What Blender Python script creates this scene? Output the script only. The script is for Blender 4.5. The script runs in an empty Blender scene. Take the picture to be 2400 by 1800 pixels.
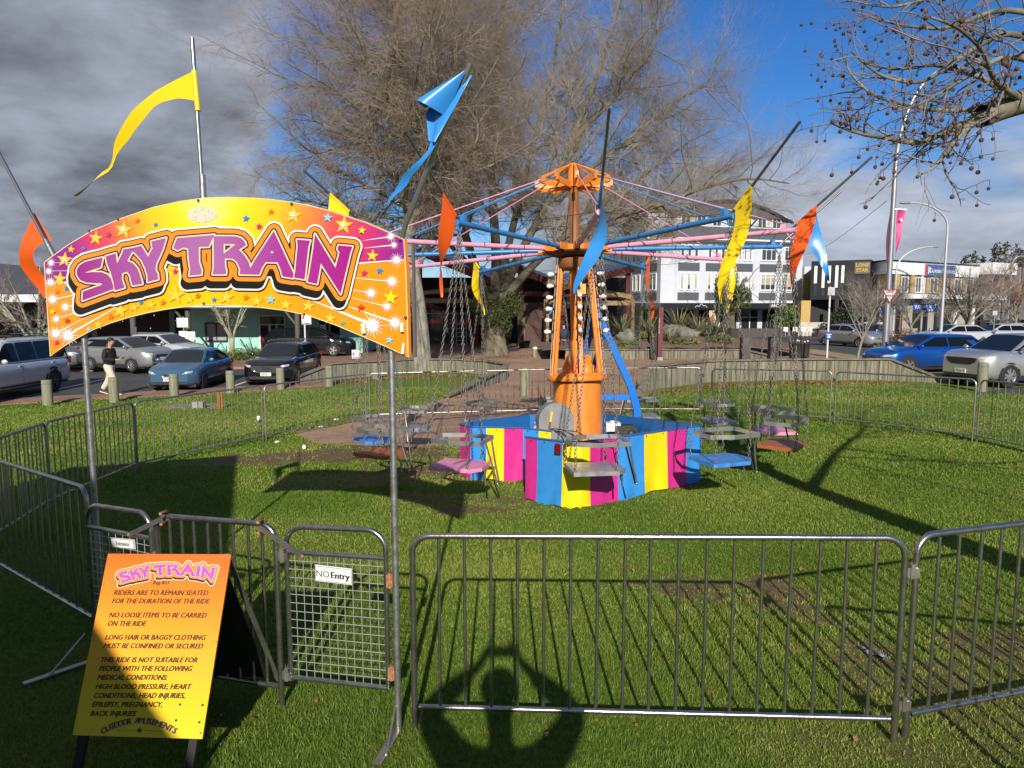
import bpy, bmesh, math, random
import numpy as np
from mathutils import Vector, Matrix
from mathutils.geometry import tessellate_polygon
C = bpy.context.scene
rad = math.radians
# ------------------------------------------------------------------ camera
F_PX, HZ, CAM_H = 1663.0, 716.0, 2.35
PITCH = math.atan((900 - HZ) / F_PX)
cd = bpy.data.cameras.new('camera'); cam = bpy.data.objects.new('camera', cd); C.collection.objects.link(cam)
cd.sensor_width = 36; cd.lens = 36 * F_PX / 2400; cd.clip_start = 0.05; cd.clip_end = 2000
cam.location = (0, 0, CAM_H); cam.rotation_euler = (math.pi / 2 - PITCH, 0, 0)
C.camera = cam
# ------------------------------------------------------------------ light
SUN_EL, SUN_AZ = 26.8, 0.9
C.view_settings.view_transform = 'Standard'; C.view_settings.look = 'None'
C.view_settings.exposure = 0.2; C.view_settings.gamma = 1
sl = bpy.data.lights.new('sun', 'SUN'); sl.energy = 4.8; sl.angle = rad(0.53); sl.color = (1, 0.93, 0.82)
sun = bpy.data.objects.new('sun', sl); C.collection.objects.link(sun)
sun.rotation_euler = (rad(90 - SUN_EL), 0, rad(SUN_AZ)); sun.location = (0, -20, 30)
w = bpy.data.worlds.new('World'); C.world = w; w.use_nodes = True


def build_world():
    nt = w.node_tree; nt.nodes.clear(); N = nt.nodes.new; K = nt.links.new

    def math_(op, a, b=None, c=None, clamp=False):
        n = N('ShaderNodeMath'); n.operation = op; n.use_clamp = clamp
        for i, v in enumerate((a, b, c)):
            if v is None: continue
            if isinstance(v, (int, float)): n.inputs[i].default_value = v
            else: K(v, n.inputs[i])
        return n.outputs[0]

    def sstep(v, a, b):
        n = N('ShaderNodeMapRange'); n.interpolation_type = 'SMOOTHSTEP'
        n.inputs['From Min'].default_value = a; n.inputs['From Max'].default_value = b
        K(v, n.inputs['Value']); return n.outputs[0]
    out = N('ShaderNodeOutputWorld'); bg = N('ShaderNodeBackground'); bg.inputs[1].default_value = 0.1
    K(bg.outputs[0], out.inputs[0])
    sky = N('ShaderNodeTexSky'); sky.sky_type = 'NISHITA'; sky.sun_disc = False
    sky.sun_elevation = rad(SUN_EL); sky.sun_rotation = rad(180 - SUN_AZ); sky.air_density = 1.0
    sky.dust_density = 0.25; sky.ozone_density = 3.0
    tc = N('ShaderNodeTexCoord'); sp = N('ShaderNodeSeparateXYZ'); K(tc.outputs['Generated'], sp.inputs[0])
    x, y, z = sp.outputs
    yy = math_('MAXIMUM', y, 0.05)
    az = math_('ARCTAN2', x, y)             # 0 ahead, + to the right
    # clouds on a flat layer seen from below
    zz = math_('ADD', math_('MAXIMUM', z, 0.0), 0.22)
    cb = N('ShaderNodeCombineXYZ'); K(math_('DIVIDE', x, zz), cb.inputs[0]); K(math_('DIVIDE', y, zz), cb.inputs[1]); cb.inputs[2].default_value = 2.3

    def noise(scale, detail, rough, dist=0.0, off=0):
        n = N('ShaderNodeTexNoise'); n.inputs['Scale'].default_value = scale; n.inputs['Detail'].default_value = detail
        n.inputs['Roughness'].default_value = rough; n.inputs['Distortion'].default_value = dist
        if off:
            m = N('ShaderNodeVectorMath'); m.operation = 'ADD'; m.inputs[1].default_value = (off, off * .7, 0)
            K(cb.outputs[0], m.inputs[0]); K(m.outputs[0], n.inputs['Vector'])
        else: K(cb.outputs[0], n.inputs['Vector'])
        return n.outputs[0]
    n1 = noise(0.9, 7, 0.55, 0.3); n2 = noise(2.1, 6, 0.6, 0.2, 7.3); n3 = noise(0.5, 4, 0.5, 0, 3.1)
    left = sstep(math_('ADD', az, math_('ADD', math_('MULTIPLY', math_('SUBTRACT', n1, 0.5), 0.55), math_('MULTIPLY', math_('SUBTRACT', n2, 0.5), 0.35))), -0.18, -0.46)                       # heavy bank over the left
    low = math_('MULTIPLY', sstep(z, 0.27, 0.12), sstep(az, -0.25, 0.1))   # bank low over the right
    lowr = math_('MULTIPLY', sstep(z, 0.33, 0.16), sstep(az, 0.36, 0.66))
    top = math_('MULTIPLY', sstep(z, 0.36, 0.46), sstep(az, 0.05, -0.12))
    back = sstep(y, 0.1, -0.3)
    bias = math_('MAXIMUM', math_('MAXIMUM', left, math_('MULTIPLY', low, 1.0)), math_('MAXIMUM', lowr, math_('MULTIPLY', top, .8)))
    bias = math_('MAXIMUM', bias, math_('MULTIPLY', back, 0.25))
    gap = math_('MULTIPLY', math_('MULTIPLY', sstep(z, 0.095, 0.05), sstep(az, 0.25, 0.4)), .38)
    gap2 = math_('MULTIPLY', math_('MULTIPLY', sstep(az, -0.36, -0.26), sstep(z, .36, .30)), .22)
    bias = math_('SUBTRACT', bias, math_('MAXIMUM', gap, gap2))
    # broken gap near the horizon on the far left and right
    dens = math_('ADD', math_('MULTIPLY', bias, 0.62), math_('MULTIPLY', math_('SUBTRACT', n1, 0.5), 1.1))
    dens = math_('ADD', dens, math_('MULTIPLY', math_('SUBTRACT', n2, 0.5), 0.35))
    mask = sstep(dens, 0.14, 0.44)
    thick = sstep(dens, 0.25, 0.85)
    # cloud brightness: thin edges bright, thick bases grey; broad soft mottling
    lum = math_('ADD', math_('MULTIPLY', thick, -2.6), 5.0)
    lum = math_('ADD', lum, math_('MULTIPLY', math_('SUBTRACT', n2, 0.5), 8.5))
    lum = math_('ADD', lum, math_('MULTIPLY', math_('SUBTRACT', n3, 0.5), 6.5))
    darkband = math_('MULTIPLY', math_('MULTIPLY', sstep(z, 0.32, 0.20), sstep(z, 0.07, 0.15)), 1.0)
    lum = math_('SUBTRACT', lum, math_('MULTIPLY', darkband, .75))
    lum = math_('MAXIMUM', lum, 0.9)
    cc = N('ShaderNodeCombineXYZ')
    K(math_('MULTIPLY', lum, 0.84), cc.inputs[0]); K(math_('MULTIPLY', lum, 0.93), cc.inputs[1]); K(math_('MULTIPLY', lum, 1.12), cc.inputs[2])
    hs = N('ShaderNodeHueSaturation'); hs.inputs['Saturation'].default_value = 1.15; hs.inputs['Value'].default_value = 1.0
    vm = N('ShaderNodeVectorMath'); vm.operation = 'MULTIPLY'; vm.inputs[1].default_value = (.60, .74, 1.0); K(sky.outputs[0], vm.inputs[0]); K(vm.outputs[0], hs.inputs['Color'])
    mx = N('ShaderNodeMix'); mx.data_type = 'RGBA'; K(mask, mx.inputs[0]); K(hs.outputs[0], mx.inputs[6]); K(cc.outputs[0], mx.inputs[7])
    K(mx.outputs[2], bg.inputs[0])


build_world()
C.cycles.max_bounces = 6; C.cycles.diffuse_bounces = 3; C.cycles.glossy_bounces = 3; C.cycles.transparent_max_bounces = 8
C.cycles.caustics_reflective = False; C.cycles.caustics_refractive = False
try: C.cycles.use_denoising = True
except Exception: pass
rng = np.random.default_rng(7); random.seed(7)


# ------------------------------------------------------------------ photo geometry helpers
def ray(px, py):
    x = (px - 1200) / F_PX; y = -(py - 900) / F_PX; c, s = math.cos(PITCH), math.sin(PITCH)
    return Vector((x, y * s + c, y * c - s))


def at(px, py, Y):
    d = ray(px, py); t = Y / d.y
    return Vector((d.x * t, Y, CAM_H + d.z * t))


def onplane(px, py, p0, n):
    d = ray(px, py); o = Vector((0, 0, CAM_H)); t = (p0 - o).dot(n) / d.dot(n)
    return o + d * t


def gz(x, y):
    return .12 - .024 * min(max(y, -2.), 20.) + .018 * min(max(x, -8.), 10.) - .018 * (min(max(y, 40.), 85.) - 40)


def gnp(x, y): return .12 - .024 * np.clip(y, -2., 20.) + .018 * np.clip(x, -8., 10.) - .018 * (np.clip(y, 40., 85.) - 40)


def G(px, py):
    d = ray(px, py); z = 0
    for _ in range(30):
        t = (z - CAM_H) / d.z; z = gz(d.x * t, d.y * t)
    return Vector((d.x * t, d.y * t, z))


def XY(px, Y, z=None):      # a point straight below/above image column px at depth Y
    x = at(px, HZ, Y).x
    return Vector((x, Y, gz(x, Y) if z is None else z))


# ------------------------------------------------------------------ materials
MATS = {}


def mat(name, col=(.5, .5, .5), rough=.6, metal=0., var=0., vscale=6., bump=0., bscale=40., spec=.5, trans=0., stretch=None, col2=None, coat=0., emit=None):
    if name in MATS: return MATS[name]
    m = bpy.data.materials.new(name); m.use_nodes = True; nt = m.node_tree; b = nt.nodes['Principled BSDF']
    b.inputs['Base Color'].default_value = (*col, 1); b.inputs['Roughness'].default_value = rough; b.inputs['Metallic'].default_value = metal
    b.inputs['Specular IOR Level'].default_value = spec
    if coat: b.inputs['Coat Weight'].default_value = coat; b.inputs['Coat Roughness'].default_value = .05
    if trans: b.inputs['Transmission Weight'].default_value = trans
    if emit: b.inputs['Emission Color'].default_value = (*emit, 1); b.inputs['Emission Strength'].default_value = 1
    if var or col2 or bump:
        tc = nt.nodes.new('ShaderNodeTexCoord'); vec = tc.outputs['Object']
        if stretch:
            mp = nt.nodes.new('ShaderNodeMapping'); mp.inputs['Scale'].default_value = stretch; nt.links.new(vec, mp.inputs[0]); vec = mp.outputs[0]
    if var or col2:
        n = nt.nodes.new('ShaderNodeTexNoise'); n.inputs['Scale'].default_value = vscale; n.inputs['Detail'].default_value = 6; n.inputs['Roughness'].default_value = .6
        nt.links.new(vec, n.inputs['Vector'])
        r = nt.nodes.new('ShaderNodeValToRGB'); r.color_ramp.elements[0].position = .32; r.color_ramp.elements[1].position = .68
        c2 = col2 if col2 else tuple(min(1, c * (1 + var)) for c in col)
        c1 = col if col2 else tuple(c * (1 - var) for c in col)
        r.color_ramp.elements[0].color = (*c1, 1); r.color_ramp.elements[1].color = (*c2, 1)
        nt.links.new(n.outputs[0], r.inputs[0]); nt.links.new(r.outputs[0], b.inputs['Base Color'])
    if bump:
        n = nt.nodes.new('ShaderNodeTexNoise'); n.inputs['Scale'].default_value = bscale; n.inputs['Detail'].default_value = 5
        nt.links.new(vec, n.inputs['Vector']); bp = nt.nodes.new('ShaderNodeBump'); bp.inputs['Strength'].default_value = bump; bp.inputs['Distance'].default_value = .02
        nt.links.new(n.outputs[0], bp.inputs['Height']); nt.links.new(bp.outputs[0], b.inputs['Normal'])
    MATS[name] = m
    return m


def brickmat(name, c1, c2, mortar, scale, bw=.5, bh=.25, rough=.85, var=.35):
    m = bpy.data.materials.new(name); m.use_nodes = True; nt = m.node_tree; b = nt.nodes['Principled BSDF']; b.inputs['Roughness'].default_value = rough
    tc = nt.nodes.new('ShaderNodeTexCoord'); mp = nt.nodes.new('ShaderNodeMapping'); mp.inputs['Rotation'].default_value = (0, 0, .6)
    nt.links.new(tc.outputs['Object'], mp.inputs[0])
    t = nt.nodes.new('ShaderNodeTexBrick'); t.inputs['Color1'].default_value = (*c1, 1); t.inputs['Color2'].default_value = (*c2, 1); t.inputs['Mortar'].default_value = (*mortar, 1)
    t.inputs['Scale'].default_value = scale; t.inputs['Mortar Size'].default_value = .018; t.inputs['Brick Width'].default_value = bw; t.inputs['Row Height'].default_value = bh
    nt.links.new(mp.outputs[0], t.inputs['Vector'])
    n = nt.nodes.new('ShaderNodeTexNoise'); n.inputs['Scale'].default_value = .7; n.inputs['Detail'].default_value = 8; n.inputs['Roughness'].default_value = .7
    nt.links.new(tc.outputs['Object'], n.inputs['Vector'])
    mr = nt.nodes.new('ShaderNodeMapRange'); mr.inputs['From Min'].default_value = .3; mr.inputs['From Max'].default_value = .7; mr.inputs['To Min'].default_value = 1 - var; mr.inputs['To Max'].default_value = 1 + var
    nt.links.new(n.outputs[0], mr.inputs[0])
    mx = nt.nodes.new('ShaderNodeVectorMath'); mx.operation = 'SCALE'; nt.links.new(t.outputs[0], mx.inputs[0]); nt.links.new(mr.outputs[0], mx.inputs['Scale'])
    nt.links.new(mx.outputs[0], b.inputs['Base Color'])
    return m


steel = mat('galvanised_steel', (.40, .39, .375), .27, .93, var=.25, vscale=14, bump=.06, bscale=60)
steel_far = mat('weathered_steel', (.40, .38, .345), .38, .85, var=.25, vscale=8)
alu = mat('brushed_aluminium', (.52, .53, .54), .38, .85, var=.2, vscale=9)
dark_steel = mat('dark_steel', (.10, .10, .105), .4, .8)
rust = mat('rust', (.28, .10, .03), .85, .2, var=.5, vscale=60, col2=(.5, .25, .12))
black = mat('black_paint', (.012, .012, .013), .5)
white = mat('white_paint', (.78, .78, .77), .5)
glass_dark = mat('dark_glass', (.015, .018, .02), .06, 0, spec=.7)
rubber = mat('rubber', (.015, .015, .016), .75)
concrete = mat('concrete', (.30, .29, .27), .9, var=.25, vscale=3, bump=.3)
timber = mat('weathered_timber', (.20, .18, .13), .85, stretch=(7, 7, .6), vscale=3.5, col2=(.40, .37, .29), bump=.35, bscale=9)
timber_dark = mat('dark_timber', (.055, .05, .045), .85, stretch=(6, 6, .6), vscale=4, col2=(.13, .12, .11), bump=.3)
pine_wood = mat('treated_pine', (.28, .19, .085), .75, stretch=(6, 6, .8), vscale=4, col2=(.42, .30, .15))
bollard_wood = mat('bollard_wood', (.15, .155, .10), .85, stretch=(9, 9, .7), vscale=3, col2=(.30, .30, .20), bump=.4, bscale=10)
orange = mat('orange_paint', (.70, .20, .02), .42, vscale=5, stretch=(1, 1, .5), col2=(.84, .26, .03), bump=.05)
brown_rust = mat('brown_pole', (.26, .095, .03), .55, var=.35, vscale=7, stretch=(1, 1, .4))
pink = mat('pink_paint', (.74, .33, .47), .4, var=.06, vscale=6)
blue = mat('blue_paint', (.035, .20, .50), .35, var=.08, vscale=5)
blue2 = mat('bright_blue_paint', (.012, .18, .68), .28, var=.05)
vin_blue = mat('blue_vinyl', (.04, .27, .69), .36, var=.10, vscale=5, bump=.22, bscale=5)
vin_yel = mat('yellow_vinyl', (.84, .63, .01), .36, var=.08, vscale=5, bump=.22, bscale=5)
vin_mag = mat('magenta_vinyl', (.60, .028, .25), .36, var=.10, vscale=5, bump=.22, bscale=5)
flag_yel = mat('yellow_flag_vinyl', (.88, .62, .005), .4)
flag_blue = mat('blue_flag_vinyl', (.035, .25, .66), .3)
flag_or = mat('orange_flag_vinyl', (.86, .115, .012), .4)


# ------------------------------------------------------------------ mesh builder
class MB:
    def __init__(s): s.v = []; s.f = []; s.mi = []; s.sm = []; s.cur = 0; s.smooth = False

    def add(s, verts, faces, smooth=None):
        o = len(s.v); s.v += [tuple(v) for v in verts]
        sm = s.smooth if smooth is None else smooth
        for f in faces: s.f.append([i + o for i in f]); s.mi.append(s.cur); s.sm.append(sm)
        return s

    def box(s, c, size, M=None):
        x, y, z = (k / 2 for k in size); vs = [Vector((a * x, b * y, d * z)) for a in (-1, 1) for b in (-1, 1) for d in (-1, 1)]
        c = Vector(c)
        if M is not None: vs = [M @ v for v in vs]
        return s.add([v + c for v in vs], [(0, 1, 3, 2), (4, 6, 7, 5), (0, 4, 5, 1), (2, 3, 7, 6), (0, 2, 6, 4), (1, 5, 7, 3)], False)

    def span(s, a, b): a, b = Vector(a), Vector(b); return s.box((a + b) / 2, [abs(k) for k in (b - a)])

    def bar(s, p0, p1, wd, ht, up=(0, 0, 1)):
        p0, p1 = Vector(p0), Vector(p1); d = p1 - p0; L = d.length; x = d / L; u = Vector(up)
        yv = u.cross(x)
        if yv.length < 1e-5: yv = Vector((1, 0, 0)).cross(x)
        yv.normalize(); zv = x.cross(yv); M = Matrix((x, yv, zv)).transposed()
        return s.box((p0 + p1) / 2, (L, wd, ht), M)

    def tube(s, pts, r, n=8, caps=True, closed=False):
        pts = [Vector(p) for p in pts]; m = len(pts); rs = r if isinstance(r, (list, tuple)) else [r] * m
        T = []
        for i in range(m):
            a = pts[(i - 1) % m] if closed else pts[max(i - 1, 0)]; b = pts[(i + 1) % m] if closed else pts[min(i + 1, m - 1)]
            t = b - a
            T.append(t.normalized() if t.length > 1e-9 else Vector((0, 0, 1)))
        u = T[0].orthogonal().normalized(); vs = []; fs = []
        for i in range(m):
            u = (u - T[i] * u.dot(T[i]));
            u = u.normalized() if u.length > 1e-6 else T[i].orthogonal().normalized()
            w_ = T[i].cross(u)
            for k in range(n):
                a = 2 * math.pi * k / n; vs.append(pts[i] + (u * math.cos(a) + w_ * math.sin(a)) * rs[i])
        for i in range(m if closed else m - 1):
            j = (i + 1) % m
            for k in range(n): fs.append((i * n + k, i * n + (k + 1) % n, j * n + (k + 1) % n, j * n + k))
        s.add(vs, fs, True)
        if caps and not closed:
            s.add(vs[:n][::-1], [tuple(range(n))], False); s.add(vs[-n:], [tuple(range(n))], False)
        return s

    def lathe(s, prof, c=(0, 0, 0), n=24, M=None):
        c = Vector(c); vs = []; fs = []
        for (r, z) in prof:
            for k in range(n):
                a = 2 * math.pi * k / n; v = Vector((r * math.cos(a), r * math.sin(a), z)); vs.append((M @ v if M is not None else v) + c)
        for i in range(len(prof) - 1):
            for k in range(n): fs.append((i * n + k, i * n + (k + 1) % n, (i + 1) * n + (k + 1) % n, (i + 1) * n + k))
        return s.add(vs, fs, True)

    def cyl(s, c, r, h, n=20, M=None):
        return s.lathe([(0.0001, 0), (r, 0), (r, 0.0001), (r, h - .0001), (r, h), (.0001, h)], c, n, M)

    def ball(s, c, r, n=10, sc=(1, 1, 1), M=None):
        c = Vector(c); vs = []; fs = []; m = max(4, n // 2)
        for i in range(m + 1):
            t = math.pi * i / m
            for k in range(n):
                a = 2 * math.pi * k / n; v = Vector((r * math.sin(t) * math.cos(a) * sc[0], r * math.sin(t) * math.sin(a) * sc[1], r * math.cos(t) * sc[2]))
                vs.append((M @ v if M is not None else v) + c)
        for i in range(m):
            for k in range(n): fs.append((i * n + k, (i + 1) * n + k, (i + 1) * n + (k + 1) % n, i * n + (k + 1) % n))
        return s.add(vs, fs, True)

    def prism(s, poly, d, M):       # poly: 2D outline, extruded by d along local z, placed by the 4x4 M
        n = len(poly); tr = tessellate_polygon([[Vector((p[0], p[1], 0)) for p in poly]])
        a = [M @ Vector((p[0], p[1], 0)) for p in poly]; b = [M @ Vector((p[0], p[1], d)) for p in poly]
        s.add(a + b, [tuple(t) for t in tr] + [tuple(i + n for i in reversed(t)) for t in tr] + [(i, (i + 1) % n, (i + 1) % n + n, i + n) for i in range(n)], False)
        return s

    def flat(s, polys, fn):        # filled outline (first) with holes, each vertex placed by fn(x, y)
        tr = tessellate_polygon([[Vector((p[0], p[1], 0)) for p in q] for q in polys]); al = [p for q in polys for p in q]
        return s.add([fn(*p) for p in al], [tuple(t) for t in tr], False)

    def grid(s, P, smooth=True):   # P: rows of points
        n = len(P[0]); vs = [p for r in P for p in r]
        return s.add(vs, [(i * n + j, i * n + j + 1, (i + 1) * n + j + 1, (i + 1) * n + j) for i in range(len(P) - 1) for j in range(n - 1)], smooth)

    def build(s, name, mats, parent=None, world=True, fix=True):
        me = bpy.data.meshes.new(name); off = Vector((0, 0, 0))
        if parent is not None and world: off = wloc(parent)
        me.from_pydata([(v[0] - off.x, v[1] - off.y, v[2] - off.z) for v in s.v], [], s.f)
        for m in (mats if isinstance(mats, (list, tuple)) else [mats]): me.materials.append(m)
        me.polygons.foreach_set('material_index', s.mi); me.polygons.foreach_set('use_smooth', s.sm)
        if fix:
            bm = bmesh.new(); bm.from_mesh(me); bmesh.ops.recalc_face_normals(bm, faces=bm.faces); bm.to_mesh(me); bm.free()
        o = bpy.data.objects.new(name, me); C.collection.objects.link(o)
        if parent is not None: o.parent = parent
        return o


def wloc(o):
    l = Vector(o.location)
    while o.parent is not None: o = o.parent; l = l + Vector(o.location)
    return l


def thing(name, label, cat, loc=(0, 0, 0), rz=0., group=None):
    o = bpy.data.objects.new(name, None); o.empty_display_size = .2; C.collection.objects.link(o)
    o.location = loc; o.rotation_euler = (0, 0, rz); return tag(o, label, cat, group)


def tag(o, label, cat, group=None):
    o['label'] = label; o['category'] = cat
    if group: o['group'] = group
    return o


def struct(o, kind='structure'): o['kind'] = kind; return o


def dup(root, loc=None, rz=None, label=None, group=None):
    r = root.copy(); C.collection.objects.link(r)
    if loc is not None: r.location = loc
    if rz is not None: r.rotation_euler = (0, 0, rz)
    if label: r['label'] = label
    if group: r['group'] = group
    for ch in list(root.children):
        c_ = ch.copy(); C.collection.objects.link(c_); c_.parent = r
        for gch in list(ch.children):
            d = gch.copy(); C.collection.objects.link(d); d.parent = c_
    return r


def text_geo(txt, size, shear=0., bold=0., align='CENTER', res=2, spacing=1.):
    cu = bpy.data.curves.new('t', 'FONT'); cu.body = txt; cu.size = size; cu.shear = shear; cu.offset = bold; cu.align_x = align; cu.align_y = 'CENTER'
    cu.resolution_u = res; cu.fill_mode = 'FRONT'; cu.space_character = spacing
    o = bpy.data.objects.new('t', cu); C.collection.objects.link(o)
    dg = bpy.context.evaluated_depsgraph_get(); me = o.evaluated_get(dg).to_mesh()
    vs = [tuple(v.co) for v in me.vertices]; fs = [tuple(p.vertices) for p in me.polygons]
    o.evaluated_get(dg).to_mesh_clear(); bpy.data.objects.remove(o); bpy.data.curves.remove(cu)
    return vs, fs


def text_on(mb, txt, size, o, ex, ey, **k):
    vs, fs = text_geo(txt, size, **k); o, ex, ey = Vector(o), Vector(ex).normalized(), Vector(ey).normalized()
    return mb.add([o + ex * v[0] + ey * v[1] for v in vs], fs, False)


def np_mesh(name, V, Fq, m, parent=None, smooth=False, attrs=None):
    """mesh from numpy arrays; Fq is an (n,3) or (n,4) index array"""
    me = bpy.data.meshes.new(name); V = np.asarray(V, np.float32)
    if parent is not None: V = V - np.array(wloc(parent), np.float32)
    k = Fq.shape[1]; nf = len(Fq)
    me.vertices.add(len(V)); me.vertices.foreach_set('co', V.ravel()); me.loops.add(nf * k); me.loops.foreach_set('vertex_index', Fq.astype(np.int32).ravel())
    me.polygons.add(nf); me.polygons.foreach_set('loop_start', np.arange(0, nf * k, k, dtype=np.int32))
    if smooth: me.polygons.foreach_set('use_smooth', np.ones(nf, bool))
    me.update(calc_edges=True)
    for an, arr in (attrs or {}).items():
        a = me.attributes.new(an, 'FLOAT', 'POINT'); a.data.foreach_set('value', np.asarray(arr, np.float32))
    me.materials.append(m); o = bpy.data.objects.new(name, me); C.collection.objects.link(o)
    if parent is not None: o.parent = parent
    return o


# ------------------------------------------------------------------ ground
def smooth01(a): a = np.clip(a, 0, 1); return a * a * (3 - 2 * a)


def vnoise(x, y, sc, seed=0):
    r = np.random.default_rng(seed); T = r.random((64, 64)); x = np.asarray(x) * sc; y = np.asarray(y) * sc
    i = np.floor(x).astype(int); j = np.floor(y).astype(int); u = x - i; v = y - j; u = u * u * (3 - 2 * u); v = v * v * (3 - 2 * v)
    a = T[i % 64, j % 64]; b = T[(i + 1) % 64, j % 64]; c_ = T[i % 64, (j + 1) % 64]; d = T[(i + 1) % 64, (j + 1) % 64]
    return a * (1 - u) * (1 - v) + b * u * (1 - v) + c_ * (1 - u) * v + d * u * v


DIRT = []   # worn patches: centre, radii, angle, strength


def patch(px, py, rx, ry, s=1., ang=0.):
    p = G(px, py); DIRT.append((p.x, p.y, rx, ry, s, ang))


for a_ in ((700, 1075, 1.5, .55, 1.), (880, 1060, 1.3, .7, 1.), (1010, 1100, .9, .55, .9), (820, 1130, 1.4, .4, .55), (1150, 1200, .55, .2, .8), (1250, 1150, .5, .25, .6), (1070, 1170, .9, .35, .65),
           (1600, 1345, .45, .10, .85), (1720, 1370, .5, .16, 1.), (1800, 1410, .42, .13, 1.), (1880, 1440, .3, .08, .8), (2040, 1530, .30, .12, .7), (2100, 1585, .35, .16, .65), (2180, 1560, .4, .2, .55), (2290, 1500, .4, .2, .75), (2380, 1420, .5, .2, .6),
           (2260, 1740, .8, .4, .5), (2400, 1650, .6, .35, .5), (1985, 910, .9, .35, .6), (1920, 900, .8, .3, .5), (1395, 1318, .1, .03, .7), (1300, 1370, .25, .07, .35), (480, 955, 1.6, .5, .25)):
    patch(*a_)


def dirt_at(x, y):
    d = np.zeros_like(x)
    wx = x + (vnoise(x, y, 2.2, 3) - .5) * .6 + (vnoise(x, y, 7, 13) - .5) * .3; wy = y + (vnoise(x, y, 2.2, 4) - .5) * .6 + (vnoise(x, y, 7, 14) - .5) * .3
    for (cx, cy, rx, ry, s, an) in DIRT:
        q = ((wx - cx) / rx) ** 2 + ((wy - cy) / ry) ** 2
        d = np.maximum(d, s * smooth01(1.25 - q * .62))
    fine = vnoise(x, y, 9, 5) * .6 + vnoise(x, y, 23, 6) * .4
    return np.clip(d * 1.05 + (fine - .5) * 1.1 * d, 0, 1)


def lerp_lines(cuts):
    out = []
    for a, b, n in cuts: out += list(np.linspace(a, b, n, endpoint=False))
    return np.array(out + [cuts[-1][1]])


gx = lerp_lines([(-700, -40, 8), (-40, -12, 10), (-12, -8, 10), (-8, 10, 180), (10, 16, 20), (16, 60, 10), (60, 700, 8)])
gy = lerp_lines([(-120, -10, 6), (-10, -2, 6), (-2, 2, 8), (2, 20, 170), (20, 28, 24), (28, 40, 6), (40, 85, 10), (85, 100, 3), (100, 1000, 8)])
XX, YY = np.meshgrid(gx, gy); ZZ = gnp(XX, YY)
V = np.stack([XX.ravel(), YY.ravel(), ZZ.ravel()], 1); nx_, ny_ = len(gx), len(gy)
ii, jj = np.meshgrid(np.arange(nx_ - 1), np.arange(ny_ - 1)); a0 = (jj * nx_ + ii).ravel()
Fg = np.stack([a0, a0 + 1, a0 + 1 + nx_, a0 + nx_], 1)


def lawn_mat():
    m = bpy.data.materials.new('lawn'); m.use_nodes = True; nt = m.node_tree; N = nt.nodes.new; K = nt.links.new; b = nt.nodes['Principled BSDF']
    b.inputs['Roughness'].default_value = .9; b.inputs['Specular IOR Level'].default_value = .2
    tc = N('ShaderNodeTexCoord'); at_ = N('ShaderNodeAttribute'); at_.attribute_name = 'dirt'

    def noise(sc, det, ro=.6):
        n = N('ShaderNodeTexNoise'); n.inputs['Scale'].default_value = sc; n.inputs['Detail'].default_value = det; n.inputs['Roughness'].default_value = ro; K(tc.outputs['Object'], n.inputs['Vector']); return n.outputs[0]

    def ramp(f, *st):
        r = N('ShaderNodeValToRGB'); K(f, r.inputs[0])
        while len(r.color_ramp.elements) < len(st): r.color_ramp.elements.new(.5)
        for e, (p, c_) in zip(r.color_ramp.elements, st): e.position = p; e.color = (*c_, 1)
        return r.outputs[0]
    g1 = ramp(noise(26, 9, .72), (.28, (.055, .095, .012)), (.5, (.13, .20, .026)), (.72, (.235, .285, .055)))
    g2 = ramp(noise(.55, 5), (.36, (.80, 1.0, .7)), (.64, (1.25, 1.02, 1.05)))
    mu = N('ShaderNodeMix'); mu.data_type = 'RGBA'; mu.blend_type = 'MULTIPLY'; mu.inputs[0].default_value = 1; K(g1, mu.inputs[6]); K(g2, mu.inputs[7])
    d1 = ramp(noise(14, 8, .7), (.3, (.085, .052, .030)), (.55, (.19, .125, .075)), (.75, (.30, .215, .13)))
    mx = N('ShaderNodeMix'); mx.data_type = 'RGBA'; K(mu.outputs[2], mx.inputs[6]); K(d1, mx.inputs[7])
    fm = N('ShaderNodeMath'); fm.operation = 'ADD'; fm.use_clamp = True
    ns = N('ShaderNodeMapRange'); ns.inputs['From Min'].default_value = .35; ns.inputs['From Max'].default_value = .65; ns.inputs['To Min'].default_value = -.25; ns.inputs['To Max'].default_value = .1; K(noise(40, 5), ns.inputs[0])
    K(at_.outputs['Fac'], fm.inputs[0]); K(ns.outputs[0], fm.inputs[1]); K(fm.outputs[0], mx.inputs[0]); K(mx.outputs[2], b.inputs['Base Color'])
    bp = N('ShaderNodeBump'); bp.inputs['Strength'].default_value = .9; bp.inputs['Distance'].default_value = .035; K(noise(34, 8, .75), bp.inputs['Height']); K(bp.outputs[0], b.inputs['Normal'])
    return m


lm = lawn_mat()
struct(np_mesh('ground', V, Fg, lm, smooth=True, attrs={'dirt': dirt_at(XX.ravel(), YY.ravel())}))


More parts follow.
